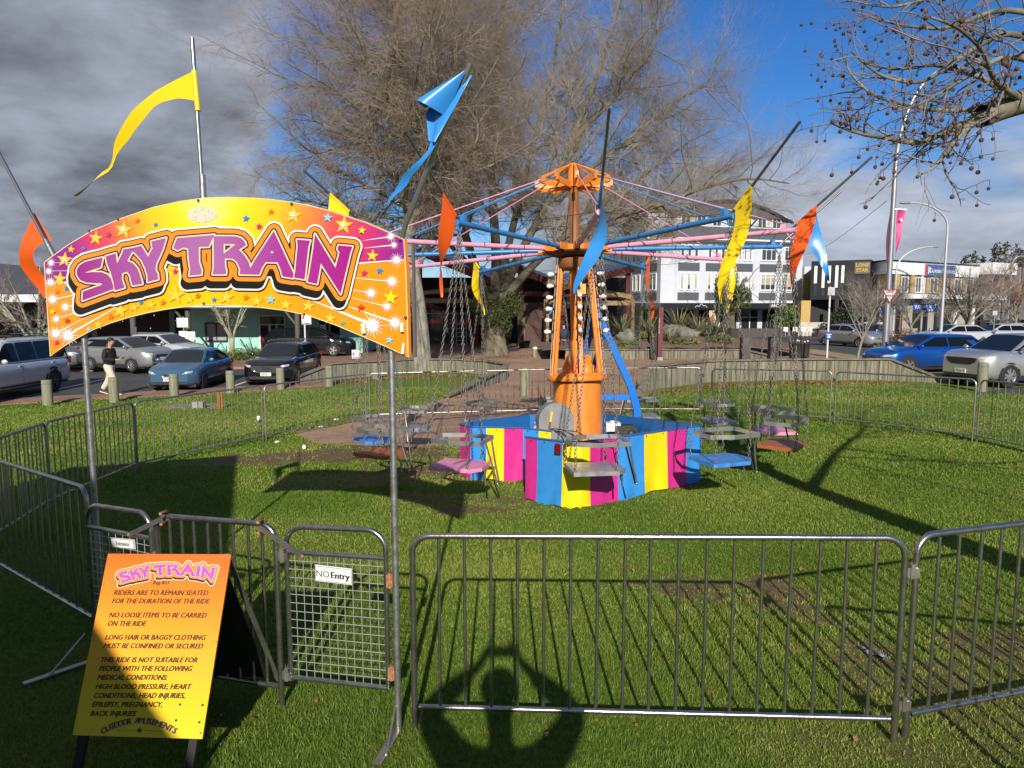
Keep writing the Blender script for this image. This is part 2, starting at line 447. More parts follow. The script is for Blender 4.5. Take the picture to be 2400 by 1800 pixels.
def sheet(name, poly, m, dz, thick=0.):
    """a paved area: polygon cut along the lines where the ground bends, laid dz above it"""
    bm = bmesh.new(); bm.faces.new([bm.verts.new((p[0], p[1], 0)) for p in poly])
    for co, no in (((-8, 0, 0), (1, 0, 0)), ((10, 0, 0), (1, 0, 0)), ((0, -2, 0), (0, 1, 0)), ((0, 20, 0), (0, 1, 0)), ((0, 40, 0), (0, 1, 0)), ((0, 85, 0), (0, 1, 0))):
        bmesh.ops.bisect_plane(bm, geom=bm.verts[:] + bm.edges[:] + bm.faces[:], plane_co=co, plane_no=no)
    bmesh.ops.triangulate(bm, faces=bm.faces[:])
    for v in bm.verts: v.co.z = gz(v.co.x, v.co.y) + dz
    if thick:
        r = bmesh.ops.extrude_face_region(bm, geom=bm.faces[:])
        for e in r['geom']:
            if isinstance(e, bmesh.types.BMVert): e.co.z -= thick
        bmesh.ops.recalc_face_normals(bm, faces=bm.faces)
    else:
        for f in bm.faces:
            f.normal_update()
            if f.normal.z < 0: f.normal_flip()
    me = bpy.data.meshes.new(name); bm.to_mesh(me); bm.free(); me.materials.append(m); o = bpy.data.objects.new(name, me); C.collection.objects.link(o)
    return struct(o)


brick = brickmat('brick_paving', (.42, .255, .16), (.33, .195, .12), (.23, .16, .115), 2.2)
asphalt = mat('asphalt', (.060, .060, .062), .9, var=.3, vscale=2.5, bump=.25, bscale=120)
# plaza and path share one brick sheet; the path tongue runs up to and under the ride
tongue = [G(1046, 933), G(930, 965), G(800, 996), G(690, 1012), G(735, 1040), G(880, 1046), G(1000, 1050), G(1200, 1010), G(1440, 985), G(1490, 945), G(1505, 935)]
sheet('brick_path', [(-2.6, 90), (-2.6, 30), (-.4, 27)] + [(p.x, p.y) for p in tongue] + [(4.3, 22.2), (6.6, 24.4), (12.9, 24.4), (14.2, 23.4), (17, 22.6), (19, 90)], brick, .006)
sheet('road', [(-60, 34), (-60, -2), (-38, 7.5), (-16.5, 20.9), (-9.6, 24.8), (-6.5, 26.6), (-2.6, 30.4), (-2.6, 32.2), (-10, 32.2), (-25, 29.5)], asphalt, .004)
sheet('side_road', [(17.01, 22.6), (13.2, 20.4), (30, 17), (80, 12), (80, 120), (19.01, 120), (19.01, 60)], asphalt, .005)
KERB = brickmat('kerb_brick', (.33, .185, .12), (.26, .14, .09), (.17, .11, .08), 2.2)
sheet('pavement', [(-38, 6.0), (-16.5, 19.3), (-9.2, 23.3), (-6.3, 25.2), (-6.6, 26.5), (-9.6, 24.75), (-16.5, 20.85), (-38, 7.45)], KERB, .03, .2)
sheet('far_pavement', [(-60, 60), (-60, 34.1), (-25, 29.6), (-10, 32.3), (-2.65, 32.3), (-2.65, 60)], KERB, .10, .3)


def stripe(name, a, b, wd):
    a, b = Vector(a), Vector(b); d = (b - a).normalized(); n = Vector((-d.y, d.x, 0)) * wd / 2
    return sheet(name, [(a + n)[:2], (b + n)[:2], (b - n)[:2], (a - n)[:2]], white, .010)


for (p, q) in (((-8, 945), (250, 888)), ((318, 929), (400, 905)), ((548, 905), (590, 890))):
    stripe('road_marking', G(*p), G(*q), .11)


# grass: blades on the near lawn, one mesh nobody could count
def inside(x, y, poly):
    r = np.zeros(len(x), bool)
    for (ax, ay), (bx, by) in zip(poly, poly[1:] + poly[:1]):
        if ay != by: r ^= ((ay > y) != (by > y)) & (x < (bx - ax) * (y - ay) / (by - ay) + ax)
    return r


def grass():
    Vs, Fs, Rn = [], [], []
    base = 0
    for (y0, y1, dens, h, wd) in ((2.6, 4.6, 11000, .030, .0042), (4.6, 6.6, 7000, .031, .0058), (6.6, 9.5, 3600, .032, .0085), (9.5, 13.5, 1500, .042, .013), (13.5, 19.5, 700, .045, .02), (19.5, 24, 260, .05, .03)):
        xl = .76 * y1 + .3; n = int(dens * (y1 - y0) * 2 * xl); x = rng.uniform(-xl, xl, n); y = rng.uniform(y0, y1, n)
        k = np.abs(x) < .75 * y + .3; x, y = x[k], y[k]
        d = dirt_at(x, y); k = rng.random(len(x)) > d * .93; x, y = x[k], y[k]
        if y1 > 19: k = (y < np.interp(x, [-38, -16.5, -9.2, -6.3, -6], [5.9, 19.2, 23.2, 25.1, 30])) & ~((x > 12.6) & (y > 20.3)) & ~((x > 4.3) & (y > 21.8 + .3 * (x - 4.3))); x, y = x[k], y[k]
        if y1 > 9: k = ~inside(x, y, [(-2.6, 30)] + [(p.x, p.y) for p in tongue] + [(4.3, 22.2)]); x, y = x[k], y[k]
        n = len(x); hh = h * rng.uniform(.35, 1.25, n) * (.72 + .5 * vnoise(x, y, 1.3, 11)) * (1 - .45 * dirt_at(x, y)); a = rng.uniform(0, 2 * np.pi, n); ww = wd * rng.uniform(.6, 1.3, n)
        lean = rng.uniform(.1, 1.1, n) * hh; la = rng.uniform(0, 2 * np.pi, n); z = gnp(x, y) - .002
        ca, sa = np.cos(a) * ww / 2, np.sin(a) * ww / 2; lx, ly = np.cos(la) * lean, np.sin(la) * lean
        P = np.empty((n, 5, 3))
        P[:, 0] = np.stack([x - ca, y - sa, z], 1); P[:, 1] = np.stack([x + ca, y + sa, z], 1)
        P[:, 2] = np.stack([x + lx * .35 + ca * .8, y + ly * .35 + sa * .8, z + hh * .6], 1); P[:, 3] = np.stack([x + lx * .35 - ca * .8, y + ly * .35 - sa * .8, z + hh * .6], 1)
        P[:, 4] = np.stack([x + lx, y + ly, z + hh * .95], 1)
        i = base + np.arange(n) * 5
        Fs.append(np.concatenate([np.stack([i, i + 1, i + 2], 1), np.stack([i, i + 2, i + 3], 1), np.stack([i + 3, i + 2, i + 4], 1)])); Vs.append(P.reshape(-1, 3)); base += n * 5
        col = np.clip(vnoise(x, y, .8, 21) * .45 + rng.random(n) * .55 + (dirt_at(x, y) > .05) * .2, 0, 1); Rn.append(np.repeat(col, 5))
    m = bpy.data.materials.new('grass_blades'); m.use_nodes = True; nt = m.node_tree; b = nt.nodes['Principled BSDF']; b.inputs['Roughness'].default_value = .55; b.inputs['Specular IOR Level'].default_value = .35
    a_ = nt.nodes.new('ShaderNodeAttribute'); a_.attribute_name = 'tint'; r = nt.nodes.new('ShaderNodeValToRGB'); nt.links.new(a_.outputs['Fac'], r.inputs[0])
    r.color_ramp.elements[0].position = .05; r.color_ramp.elements[0].color = (.078, .152, .014, 1); r.color_ramp.elements[1].position = .95; r.color_ramp.elements[1].color = (.38, .39, .092, 1)
    e = r.color_ramp.elements.new(.55); e.color = (.18, .268, .030, 1)
    tr = nt.nodes.new('ShaderNodeBsdfTranslucent'); nt.links.new(r.outputs[0], tr.inputs[0]); nt.links.new(r.outputs[0], b.inputs['Base Color'])
    mx = nt.nodes.new('ShaderNodeMixShader'); mx.inputs[0].default_value = .3; nt.links.new(b.outputs[0], mx.inputs[1]); nt.links.new(tr.outputs[0], mx.inputs[2]); nt.links.new(mx.outputs[0], nt.nodes['Material Output'].inputs[0])
    struct(np_mesh('grass', np.concatenate(Vs), np.concatenate(Fs), m, attrs={'tint': np.concatenate(Rn)}), 'stuff')


grass()


# ------------------------------------------------------------------ crowd barriers
def T(px, py, h):    # ground point below a point seen at (px, py) that stands h above the ground
    d = ray(px, py); z = h
    for _ in range(30):
        t = (z - CAM_H) / d.z; z = gz(d.x * t, d.y * t) + h
    return Vector((d.x * t, d.y * t, gz(d.x * t, d.y * t)))


def arc_frame(A, B, h, r=.10, n=7):
    """foot A, up, round corner, across, round corner, down to foot B"""
    d = (B - A); L = Vector((d.x, d.y, 0)); e = L.normalized(); up = Vector((0, 0, 1)); pts = [A]
    c0 = A + e * r + up * (h - r); c1 = B - e * r + up * (h - r)
    for k in range(n + 1):
        a = math.pi / 2 * k / n; pts.append(c0 - e * r * math.cos(a) + up * r * math.sin(a))
    for k in range(n + 1):
        a = math.pi / 2 * k / n; pts.append(c1 + e * r * math.sin(a) + up * r * math.cos(a))
    pts.append(B); return pts


def barrier(A, B, label, m=steel, nb=17, h=1.10, det=10):
    A = Vector(A); B = Vector(B); t = thing('crowd_barrier', label, 'barrier', A, 0, 'crowd barriers around the ride')
    mb = MB(); mb.tube(arc_frame(A, B, h), .0165, det); mb.build('frame', m, t)
    u = Vector((0, 0, 1)); d = B - A
    mb = MB(); mb.tube([A + d * .01 + u * .125, B - d * .01 + u * .125], .0155, det); mb.build('bottom_rail', m, t)
    b0 = MB(); b0.tube([(0, 0, .125), (0, 0, h - .017)], .0092, max(5, det - 3), caps=False)
    first = None
    for k in range(1, nb + 1):
        p = d * (k / (nb + 1))
        if first is None:
            first = b0.build('bar', m, t, world=False); o = first
        else:
            o = first.copy(); C.collection.objects.link(o)
        o.location = p + Vector((0, 0, 0))
        if det > 8: o.rotation_euler = (random.gauss(0, .003), random.gauss(0, .004), 0)
    e = Vector((d.x, d.y, 0)).normalized()
    for z in (.92, .20):
        mb = MB(); mb.bar(B + u * z - e * .005, B + u * z + e * .075, .012, .05); mb.bar(B + u * z + e * .04 - u * .03, B + u * z + e * .04 + u * .045, .022, .022); mb.build('bracket', steel_far, t)
    return t


PT = lambda p: Vector((p[0], p[1], gz(p[0], p[1])))
r1a = G(2121, 1726); r1b = G(2400, 1668); r1b = PT(r1a + (r1b - r1a).normalized() * 2.5)
barrier(G(973, 1706), G(2094, 1737), 'wide sunlit steel barrier panel in the front centre of the ring', det=12)
barrier(r1a, r1b, 'front right barrier panel running out of frame over bare muddy grass', det=12)
rba = G(2289, 1037); rbb = PT(rba + (G(2400, 1062) - rba).normalized() * 2.5)
barrier(rba, rbb, 'barrier panel at the right edge below the silver sport utility car', steel_far)
barrier(G(1955, 994), G(2278, 1036), 'barrier panel in front of the sloping end of the right timber wall', steel_far)
barrier(G(1666, 976), G(1944, 992), 'barrier panel behind the brown and pink seats, below the planter bin', steel_far)
barrier(G(1398, 969), G(1641, 971), 'far barrier panel to the right of the orange column, under the blue bent ram', steel_far)
barrier(G(1133, 976), G(1388, 969), 'far barrier panel across the brick path just left of the orange column', steel_far)
barrier(G(867, 984), G(1124, 976), 'far barrier panel beside the right sign post, where grass meets brick path', steel_far)
barrier(G(624, 1034), G(858, 986), 'barrier panel seen below the black wagon under the arch sign', steel_far)
barrier(G(324, 1103), G(617, 1035), 'barrier panel in front of the concrete block and orange stake', steel_far)
barrier(G(122, 1192), G(320, 1104), 'barrier panel right behind the left sign post', steel_far)
corner = PT((-5.3, 6.75)); barrier(corner, G(120, 1193), 'barrier panel half out of frame on the left, farther of the two', steel_far)
SL, SR = PT((-2.97, 4.93)), G(934, 1717)
barrier(PT(corner + Vector((.05, -.04, 0))), PT((-3.06, 4.98)), 'shaded barrier panel on the left that meets the left sign post', steel)
ma, mb_ = T(366, 1207, 1.1), T(645, 1231, 1.1)
barrier(ma, mb_, 'short barrier panel between the two mesh gates, behind the rules board', nb=8, det=12)
barrier(PT((2.42, 3.0)), PT((4.6, 2.3)), 'barrier panel outside the frame on the right', nb=17)


# ------------------------------------------------------------------ mesh gates
def gate(A, B, label, sign, word_a, word_b, rows=15, cols=12):
    A, B = Vector(A), Vector(B); t = thing('mesh_gate', label, 'gate', A, 0, 'wire mesh gates under the arch'); d = B - A; u = Vector((0, 0, 1))
    zb, zt, zm = .19, 1.10, .945
    mb = MB(); mb.tube(arc_frame(A + u * zb, B + u * zb, zt - zb, .11), .0150, 10); mb.tube([A + u * zb, B + u * zb], .015, 10); mb.build('frame', steel, t)
    mb = MB(); mb.tube([A + u * zm, B + u * zm], .0145, 10); mb.build('mid_rail', steel, t)
    mb = MB()
    for k in range(1, cols):
        p = A + d * (k / cols); mb.tube([p + u * zb, p + u * zm], .0026, 5, False)
    for k in range(1, rows):
        z = zb + (zm - zb) * k / rows; mb.tube([A + u * (z) + Vector((0, .004, 0)), B + u * z + Vector((0, .004, 0))], .0026, 5, False)
    mb.build('wire_mesh', mat('mesh_wire', (.55, .55, .53), .45, .6), t)
    for z in (.28, .82):
        mb = MB(); mb.box(B + u * z + Vector((.02, 0, 0)), (.035, .03, .075)); mb.tube([B + u * (z - .04) + Vector((.02, -.01, 0)), B + u * (z + .045) + Vector((.02, -.01, 0))], .011, 8); mb.build('hinge', rust, t)
    pa, pb, h = sign; e = d.normalized(); n = Vector((e.y, -e.x, 0))
    pa, pb = onplane(*pa, A + n * .012, n), onplane(*pb, A + n * .012, n); c = (pa + pb) / 2; ex = (pb - pa).normalized(); wd = (pb - pa).length
    ey = ex.cross(-n).normalized(); ey = ey if ey.z > 0 else -ey; nn = ex.cross(ey); nn = nn if nn.dot(n) > 0 else -nn
    M = Matrix((ex, ey, nn)).transposed()
    mb = MB(); mb.box(c, (wd, h, .006), M); s = mb.build('sign_plate', mat('sign_white', (.80, .80, .79), .35), t)
    mb = MB(); k = h * .60
    o = c + nn * .005
    if word_b:
        text_on(mb, word_a, k * .95, o - ex * wd * .285 - ey * k * .05, ex, ey)
        for i in range(3): text_on(mb, word_b, k * .95, o + ex * (wd * .175 + .0022 * i) - ey * k * .05 + nn * .0002 * i, ex, ey)
    else:
        for i in range(2): text_on(mb, word_a, k * 1.02, o + ex * .0012 * i - ey * k * .05 + nn * .0002 * i, ex, ey)
    for q in (-1, 1):
        for (a_, b_) in (((-.48, .44 * q), (.48, .44 * q)), ((.485 * q, -.42), (.485 * q, .42))):
            mb.bar(o + ex * wd * a_[0] + ey * h * a_[1], o + ex * wd * b_[0] + ey * h * b_[1], .0018, .0015, nn)
    mb.build('lettering', mat('sign_black', (.012, .012, .012), .5), s)
    return t


g1a, g1b = T(203, 1180, 1.1), T(352, 1205, 1.1)
gate(g1a, g1b, 'wire mesh gate with an Entrance sign, left of the pair, in shade', ((261, 1271), (316, 1276), .062), 'Entrance', '', 15, 9)
g2a, g2b = T(670, 1232, 1.1), T(903, 1245, 1.1)
gate(g2a, g2b, 'sunlit wire mesh gate with a white NO Entry sign', ((739, 1342), (825, 1352), .094), 'NO', 'Entry')


def strap(a, b, ha, hb, label):
    A, B = T(*a, ha), T(*b, hb); A = A + Vector((0, -.03, ha)); B = B + Vector((0, -.03, hb)); t = thing('flat_strap', label, 'strap', A, 0, 'flat steel straps tying the gates')
    mb = MB(); mb.bar(A, B, .004, .03); mb.build('bar', steel_far, t)
    mb = MB(); mb.tube([A + Vector((0, -.02, .035)), A + Vector((0, .05, .035)), A + Vector((0, .055, -.03)), A + Vector((0, -.02, -.03))], .010, 6); mb.build('hook', rust, t)
    mb = MB(); mb.ball(B, .012, 8); mb.build('bolt', rust, t)


strap((386, 1212), (308, 1250), 1.10, .95, 'flat steel strap hooked from the short barrier to the Entrance gate')
strap((612, 1232), (712, 1300), 1.10, .945, 'flat steel strap hooked from the short barrier to the No Entry gate')

# ------------------------------------------------------------------ entrance arch
arch = thing('entrance_arch', 'arched orange and yellow SKY TRAIN sign on two galvanised posts', 'sign', SR)
adir = (SR - SL).normalized(); adir = Vector((adir.x, adir.y, 0)).normalized(); anrm = Vector((adir.y, -adir.x, 0)); P0 = SR + anrm * .035
AP = lambda px, py, o=0.: onplane(px, py, P0, anrm) + anrm * o
mgalv = mat('galvanised_post', (.42, .42, .41), .42, .85, var=.3, vscale=30, bump=.08, bscale=50)
mb = MB(); mb.tube([SR - Vector((0, 0, .02)), SR + Vector((0, 0, 2.62))], .0180, 14); mb.build('post', mgalv, arch)
mb = MB(); mb.tube([SL - Vector((0, 0, .02)), SL + Vector((0, 0, 2.62))], .0200, 14); mb.build('post', mgalv, arch)
for (a, b, c_, e_) in ((G(934, 1712), G(884, 1800), (930, 1640), (905, 1780)), (G(215, 1555), G(55, 1610), (200, 1485), (120, 1588))):
    mb = MB(); mb.bar(a + Vector((0, 0, .02)), b + Vector((0, 0, .02)), .045, .010); mb.build('foot_plate', steel_far, arch)
    mb = MB(); q = G(*e_) + Vector((0, 0, .025)); p = at(*c_, a.y); mb.tube([p, q], .0075, 7); mb.ball(q, .014, 8); mb.build('brace', steel_far, arch)
OUT = [(103.6, 615), (120, 602), (160, 573), (214, 541), (285, 511), (360, 485), (420, 471.5), (480, 463), (540, 461.5), (596, 463.5), (640, 467), (684.6, 473), (730, 482), (773, 493), (859, 521), (905, 541), (948, 561.5),
       (953, 640), (956, 740), (958, 837.5), (910, 815), (850, 789), (786, 762), (720, 739), (665, 728), (608.6, 721), (560, 717), (520, 716), (478, 716), (430, 720), (389, 725.7), (345, 734), (305, 744), (262, 757), (220.6, 772.7), (180, 794), (148, 814), (118, 835.4)]
mb = MB(); mb.v = []; fr = [AP(*p) for p in OUT]; bk = [p - anrm * .022 for p in fr]; n = len(OUT)
tri = tessellate_polygon([[Vector((p[0], p[1], 0)) for p in OUT]])
mb.add(fr + bk, [tuple(t) for t in tri] + [tuple(i + n for i in reversed(t)) for t in tri], False)
mb.add(fr + bk, [(i, (i + 1) % n, (i + 1) % n + n, i + n) for i in range(n)], False)


def grad_mat(name, stops, axis_o, axis_e, length, noise=0.):
    """printed colour ramp along a world axis of a flat sign"""
    m = bpy.data.materials.new(name); m.use_nodes = True; nt = m.node_tree; N = nt.nodes.new; K = nt.links.new; b = nt.nodes['Principled BSDF']; b.inputs['Roughness'].default_value = .32
    g = N('ShaderNodeNewGeometry'); s = N('ShaderNodeVectorMath'); s.operation = 'SUBTRACT'; K(g.outputs['Position'], s.inputs[0]); s.inputs[1].default_value = axis_o
    d = N('ShaderNodeVectorMath'); d.operation = 'DOT_PRODUCT'; K(s.outputs[0], d.inputs[0]); d.inputs[1].default_value = axis_e
    f = N('ShaderNodeMath'); f.operation = 'DIVIDE'; K(d.outputs['Value'], f.inputs[0]); f.inputs[1].default_value = length
    v = f.outputs[0]
    r = N('ShaderNodeValToRGB')
    while len(r.color_ramp.elements) < len(stops): r.color_ramp.elements.new(.5)
    for e, (p, c_) in zip(r.color_ramp.elements, stops): e.position = p; e.color = (*c_, 1)
    K(v, r.inputs[0]); K(r.outputs[0], b.inputs['Base Color']); return m


def top_grad():
    m = bpy.data.materials.new('arch_sunburst_print'); m.use_nodes = True; nt = m.node_tree; N = nt.nodes.new; K = nt.links.new; b = nt.nodes['Principled BSDF']; b.inputs['Roughness'].default_value = .32
    cen = AP(490, 500); g = N('ShaderNodeNewGeometry'); s = N('ShaderNodeVectorMath'); s.operation = 'SUBTRACT'; K(g.outputs['Position'], s.inputs[0]); s.inputs[1].default_value = cen

    def dot(v):
        d = N('ShaderNodeVectorMath'); d.operation = 'DOT_PRODUCT'; K(s.outputs[0], d.inputs[0]); d.inputs[1].default_value = v; return d.outputs['Value']

    def mth(op, a, b_):
        n = N('ShaderNodeMath'); n.operation = op
        for i, q in enumerate((a, b_)):
            if isinstance(q, (int, float)): n.inputs[i].default_value = q
            else: K(q, n.inputs[i])
        return n.outputs[0]
    x = mth('ABSOLUTE', dot(adir), 0); y = mth('MULTIPLY', dot(Vector((0, 0, 1))), -1.0)
    n = N('ShaderNodeTexNoise'); n.inputs['Scale'].default_value = 1; n.inputs['Detail'].default_value = 4
    mp = N('ShaderNodeCombineXYZ'); K(dot(adir), mp.inputs[0]); yy = mth('MULTIPLY', y, 26.); K(yy, mp.inputs[1]); K(mp.outputs[0], n.inputs['Vector'])
    v = mth('ADD', mth('MULTIPLY', x, .66), mth('MULTIPLY', y, .42)); v = mth('ADD', v, mth('MULTIPLY', mth('SUBTRACT', n.outputs[0], .5), .13))
    r = N('ShaderNodeValToRGB'); st = ((.0, (.90, .80, .22)), (.16, (.93, .72, .02)), (.36, (.92, .55, .02)), (.52, (.88, .27, .04)), (.68, (.72, .09, .09)), (.86, (.56, .04, .17)), (1.02 if False else 1., (.30, .02, .26)))
    while len(r.color_ramp.elements) < len(st): r.color_ramp.elements.new(.5)
    for e, (p, c_) in zip(r.color_ramp.elements, st): e.position = p; e.color = (*c_, 1)
    K(v, r.inputs[0]); K(r.outputs[0], b.inputs['Base Color']); return m


mo, my = (.90, .29, .012), (.92, .60, .006)
low_m = grad_mat('arch_lower_print', ((0, mo), (.22, (.91, .34, .012)), (.5, my), (.78, (.91, .34, .012)), (1, mo)), AP(100, 700), adir, (AP(957, 700) - AP(100, 700)).length)
board = mb.build('sign_board', [low_m], arch)
LAY = [0.0]


def layer(): LAY[0] += .0006; return LAY[0]


def art(polys, m, name='artwork'):
    o = layer()
    for p in polys: q = MB(); q.flat([p], lambda x, y: AP(x, y, .001 + o)); q.build(name, m, board)


rim = mat('sign_cream', (.85, .75, .42), .35)
art([[(104.5, 616), (120, 603), (160, 574), (214, 542), (285, 512), (360, 486), (420, 472.5), (480, 464), (540, 462.5), (596, 464.5), (640, 468), (684.6, 474), (730, 483), (773, 494), (859, 522), (905, 542), (947, 562), (948, 609), (841, 617), (500, 660), (160, 662), (107, 664)]], top_grad(), 'sunburst_print')
wht = mat('sign_print_white', (.86, .84, .78), .35)
art([[(107, 662.5), (180, 660), (180, 663), (107, 666)], [(841, 615.5), (948, 607.5), (948, 610.5), (841, 619.5)]], wht, 'light_streak')
# thin pale rim
q = MB(); o_ = layer(); k_ = len(OUT); ins = []
cx_, cy_ = 530, 640
for i, p in enumerate(OUT):
    a, b = Vector((*OUT[i - 1], 0)), Vector((*OUT[(i + 1) % k_], 0)); tdir = (b - a).normalized(); nn = Vector((-tdir.y, tdir.x, 0)); ins.append((p[0] + nn.x * 1.8, p[1] + nn.y * 1.8))
for i in range(k_):
    j = (i + 1) % k_; q.add([AP(*OUT[i], .001 + o_), AP(*OUT[j], .001 + o_), AP(*ins[j], .001 + o_), AP(*ins[i], .001 + o_)], [(0, 1, 2, 3)], False)
q.build('pale_rim', rim, board)
# worn silver patch, top centre
art([[(475 + 36 * math.cos(a) * (1 + .05 * math.sin(5 * a) + .04 * math.sin(11 * a)), 503 + 19 * math.sin(a) * (1 + .05 * math.sin(7 * a) + .04 * math.sin(13 * a))) for a in [2 * math.pi * k / 60 for k in range(60)]]], mat('flaked_print', (.55, .52, .36), .5, vscale=70, col2=(.80, .77, .56)), 'worn_patch')


def star(cx, cy, r, rot=0., inner=.42): return [(cx + (r if k % 2 == 0 else r * inner) * math.sin(math.pi * k / 5 + rot), cy - (r if k % 2 == 0 else r * inner) * math.cos(math.pi * k / 5 + rot)) for k in range(10)]


pc = {'b': mat('print_blue', (.02, .25, .62), .35), 'l': mat('print_sky', (.25, .62, .80), .35), 'm': mat('print_pink', (.66, .02, .16), .35), 'r': mat('print_red', (.75, .03, .02), .35), 'o': mat('print_orange', (.80, .17, .012), .35),
      'y': mat('print_yellow', (.93, .70, .02), .35), 'g': mat('print_gold', (.88, .42, .012), .35), 't': mat('print_teal', (.10, .45, .36), .35), 'h': mat('print_straw', (.92, .62, .07), .35)}
C1 = lambda u, v: (100 + .2411 * u, 440 + .2411 * v)
C2 = lambda u, v: (520 + .2532 * u, 440 + .2532 * v)
rays = [((22, 905), (290, 918), 2, 5, 1), ((75, 730), (310, 725), 2, 5, 1), ((65, 808), (280, 808), 2, 5, 1), ((105, 1085), (330, 1042), 8, 10, 1), ((230, 1160), (330, 1135), 5, 8, 1), ((140, 1275), (340, 1210), 6, 10, 1), ((135, 1415), (520, 1215), 12, 2, 1), ((255, 1430), (745, 1150), 22, 5, 1),
        ((1570, 452), (1310, 490), 12, 3, 2), ((1600, 530), (1320, 560), 12, 3, 2), ((1620, 672), (1280, 703), 12, 4, 2), ((1580, 868), (1240, 838), 12, 6, 2), ((1385, 975), (1220, 948), 10, 5, 2), ((1530, 1100), (1210, 1020), 10, 4, 2), ((1610, 1250), (1190, 1105), 20, 8, 2), ((1400, 1270), (760, 1010), 34, 3, 2)]
pl = []
for (a, b, wa, wb, c_) in rays:
    f = C1 if c_ == 1 else C2; a, b = f(*a), f(*b); wa *= .125; wb *= .125; d = Vector((b[0] - a[0], b[1] - a[1])).normalized(); nx, ny = -d.y, d.x
    pl.append([(a[0] + nx * wa, a[1] + ny * wa), (b[0] + nx * wb, b[1] + ny * wb), (b[0] - nx * wb, b[1] - ny * wb), (a[0] - nx * wa, a[1] - ny * wa)])
art(pl, wht, 'light_streak')
# sparkle bursts
o_ = layer() + .002
for (u, v, r, c_) in ((90, 730, 50, 1), (68, 812, 50, 1), (85, 918, 62, 1), (105, 1085, 72, 1), (230, 1160, 62, 1), (140, 1275, 55, 1), (135, 1415, 78, 1), (255, 1435, 105, 1), (1570, 452, 55, 2), (1600, 530, 45, 2), (1622, 668, 72, 2), (1582, 868, 75, 2), (1388, 975, 72, 2), (1535, 1098, 62, 2), (1610, 1250, 90, 2), (1400, 1275, 125, 2)):
    q = MB(); cx, cy = (C1 if c_ == 1 else C2)(u, v); r *= .25; ns = 36
    for k in range(ns):
        a = 2 * math.pi * k / ns; rr = r * (1, .62, .85, .5)[k % 4]; wd = .075
        pts = [(cx + r * .055 * math.cos(a - 1.2), cy + r * .055 * math.sin(a - 1.2)), (cx + rr * math.cos(a - .012), cy + rr * math.sin(a - .012)), (cx + rr * math.cos(a + .012), cy + rr * math.sin(a + .012)), (cx + r * .055 * math.cos(a + 1.2), cy + r * .055 * math.sin(a + 1.2))]
        q.add([AP(*p, o_ + k * 2e-5) for p in pts], [(0, 1, 2, 3)], False)
    q.add([AP(cx + r * .13 * math.cos(2 * math.pi * k / 14), cy + r * .13 * math.sin(2 * math.pi * k / 14), o_ + .0008) for k in range(14)], [tuple(range(14))], False)
    q.build('sparkle_print', mat('sparkle_white', (.88, .87, .84), .35), board)
stars = {'o': [(928, 322, 34, 1), (672, 1255, 40, 1), (148, 1012, 34, 1), (1180, 1118, 36, 1), (1518, 1052, 36, 1), (465, 225, 36, 2), (232, 1018, 36, 2)],
         'b': [(1107, 360, 28, 1), (408, 592, 30, 1), (240, 978, 32, 1), (965, 1116, 28, 1), (1675, 1088, 30, 1), (232, 285, 40, 2), (1470, 768, 40, 2)],
         'm': [(650, 458, 34, 1), (1300, 815, 36, 1), (145, 1507, 32, 1), (355, 360, 38, 2), (1328, 790, 40, 2)], 'r': [(250, 1293, 34, 1), (1298, 1112, 45, 2)],
         'l': [(462, 1378, 30, 1), (990, 278, 50, 2), (464, 1033, 48, 2), (1560, 1410, 42, 2)], 't': [(1128, 1248, 28, 2)],
         'y': [(110, 1205, 32, 1), (1308, 395, 42, 2), (1573, 1015, 78, 2)],
         'h': [(525, 490, 72, 1), (795, 408, 92, 1), (285, 598, 38, 1), (222, 700, 78, 1), (175, 885, 70, 1), (762, 1195, 82, 1), (900, 1165, 48, 1), (1062, 1140, 52, 1), (1300, 1045, 92, 1), (550, 1330, 48, 1), (1440, 1090, 45, 1), (1795, 1065, 80, 1), (670, 255, 92, 2), (1135, 345, 92, 2), (1400, 630, 62, 2), (335, 1052, 62, 2), (600, 1085, 62, 2), (808, 1095, 68, 2), (1010, 1210, 62, 2)]}
art([star(*(C1 if c_ == 1 else C2)(u, v), r * .25, .12) for (u, v, r, c_) in stars['h']], pc['g'], 'star_print')
art([star(*(C1 if c_ == 1 else C2)(u - 3, v - 3), r * .235, .10, .30) for (u, v, r, c_) in stars['h']], pc['h'], 'star_print')
for kk in 'obmrlty': art([star(*(C1 if c_ == 1 else C2)(u, v), r * .24, .1) for (u, v, r, c_) in stars[kk]], pc[kk], 'star_print')
art([star(*(C1 if c_ == 1 else C2)(u, v), r * .25, .1 + math.pi / 5, .25) for (u, v, r, c_) in ((795, 408, 45, 1), (222, 700, 40, 1), (670, 255, 45, 2), (1135, 345, 42, 2))], wht, 'star_print')
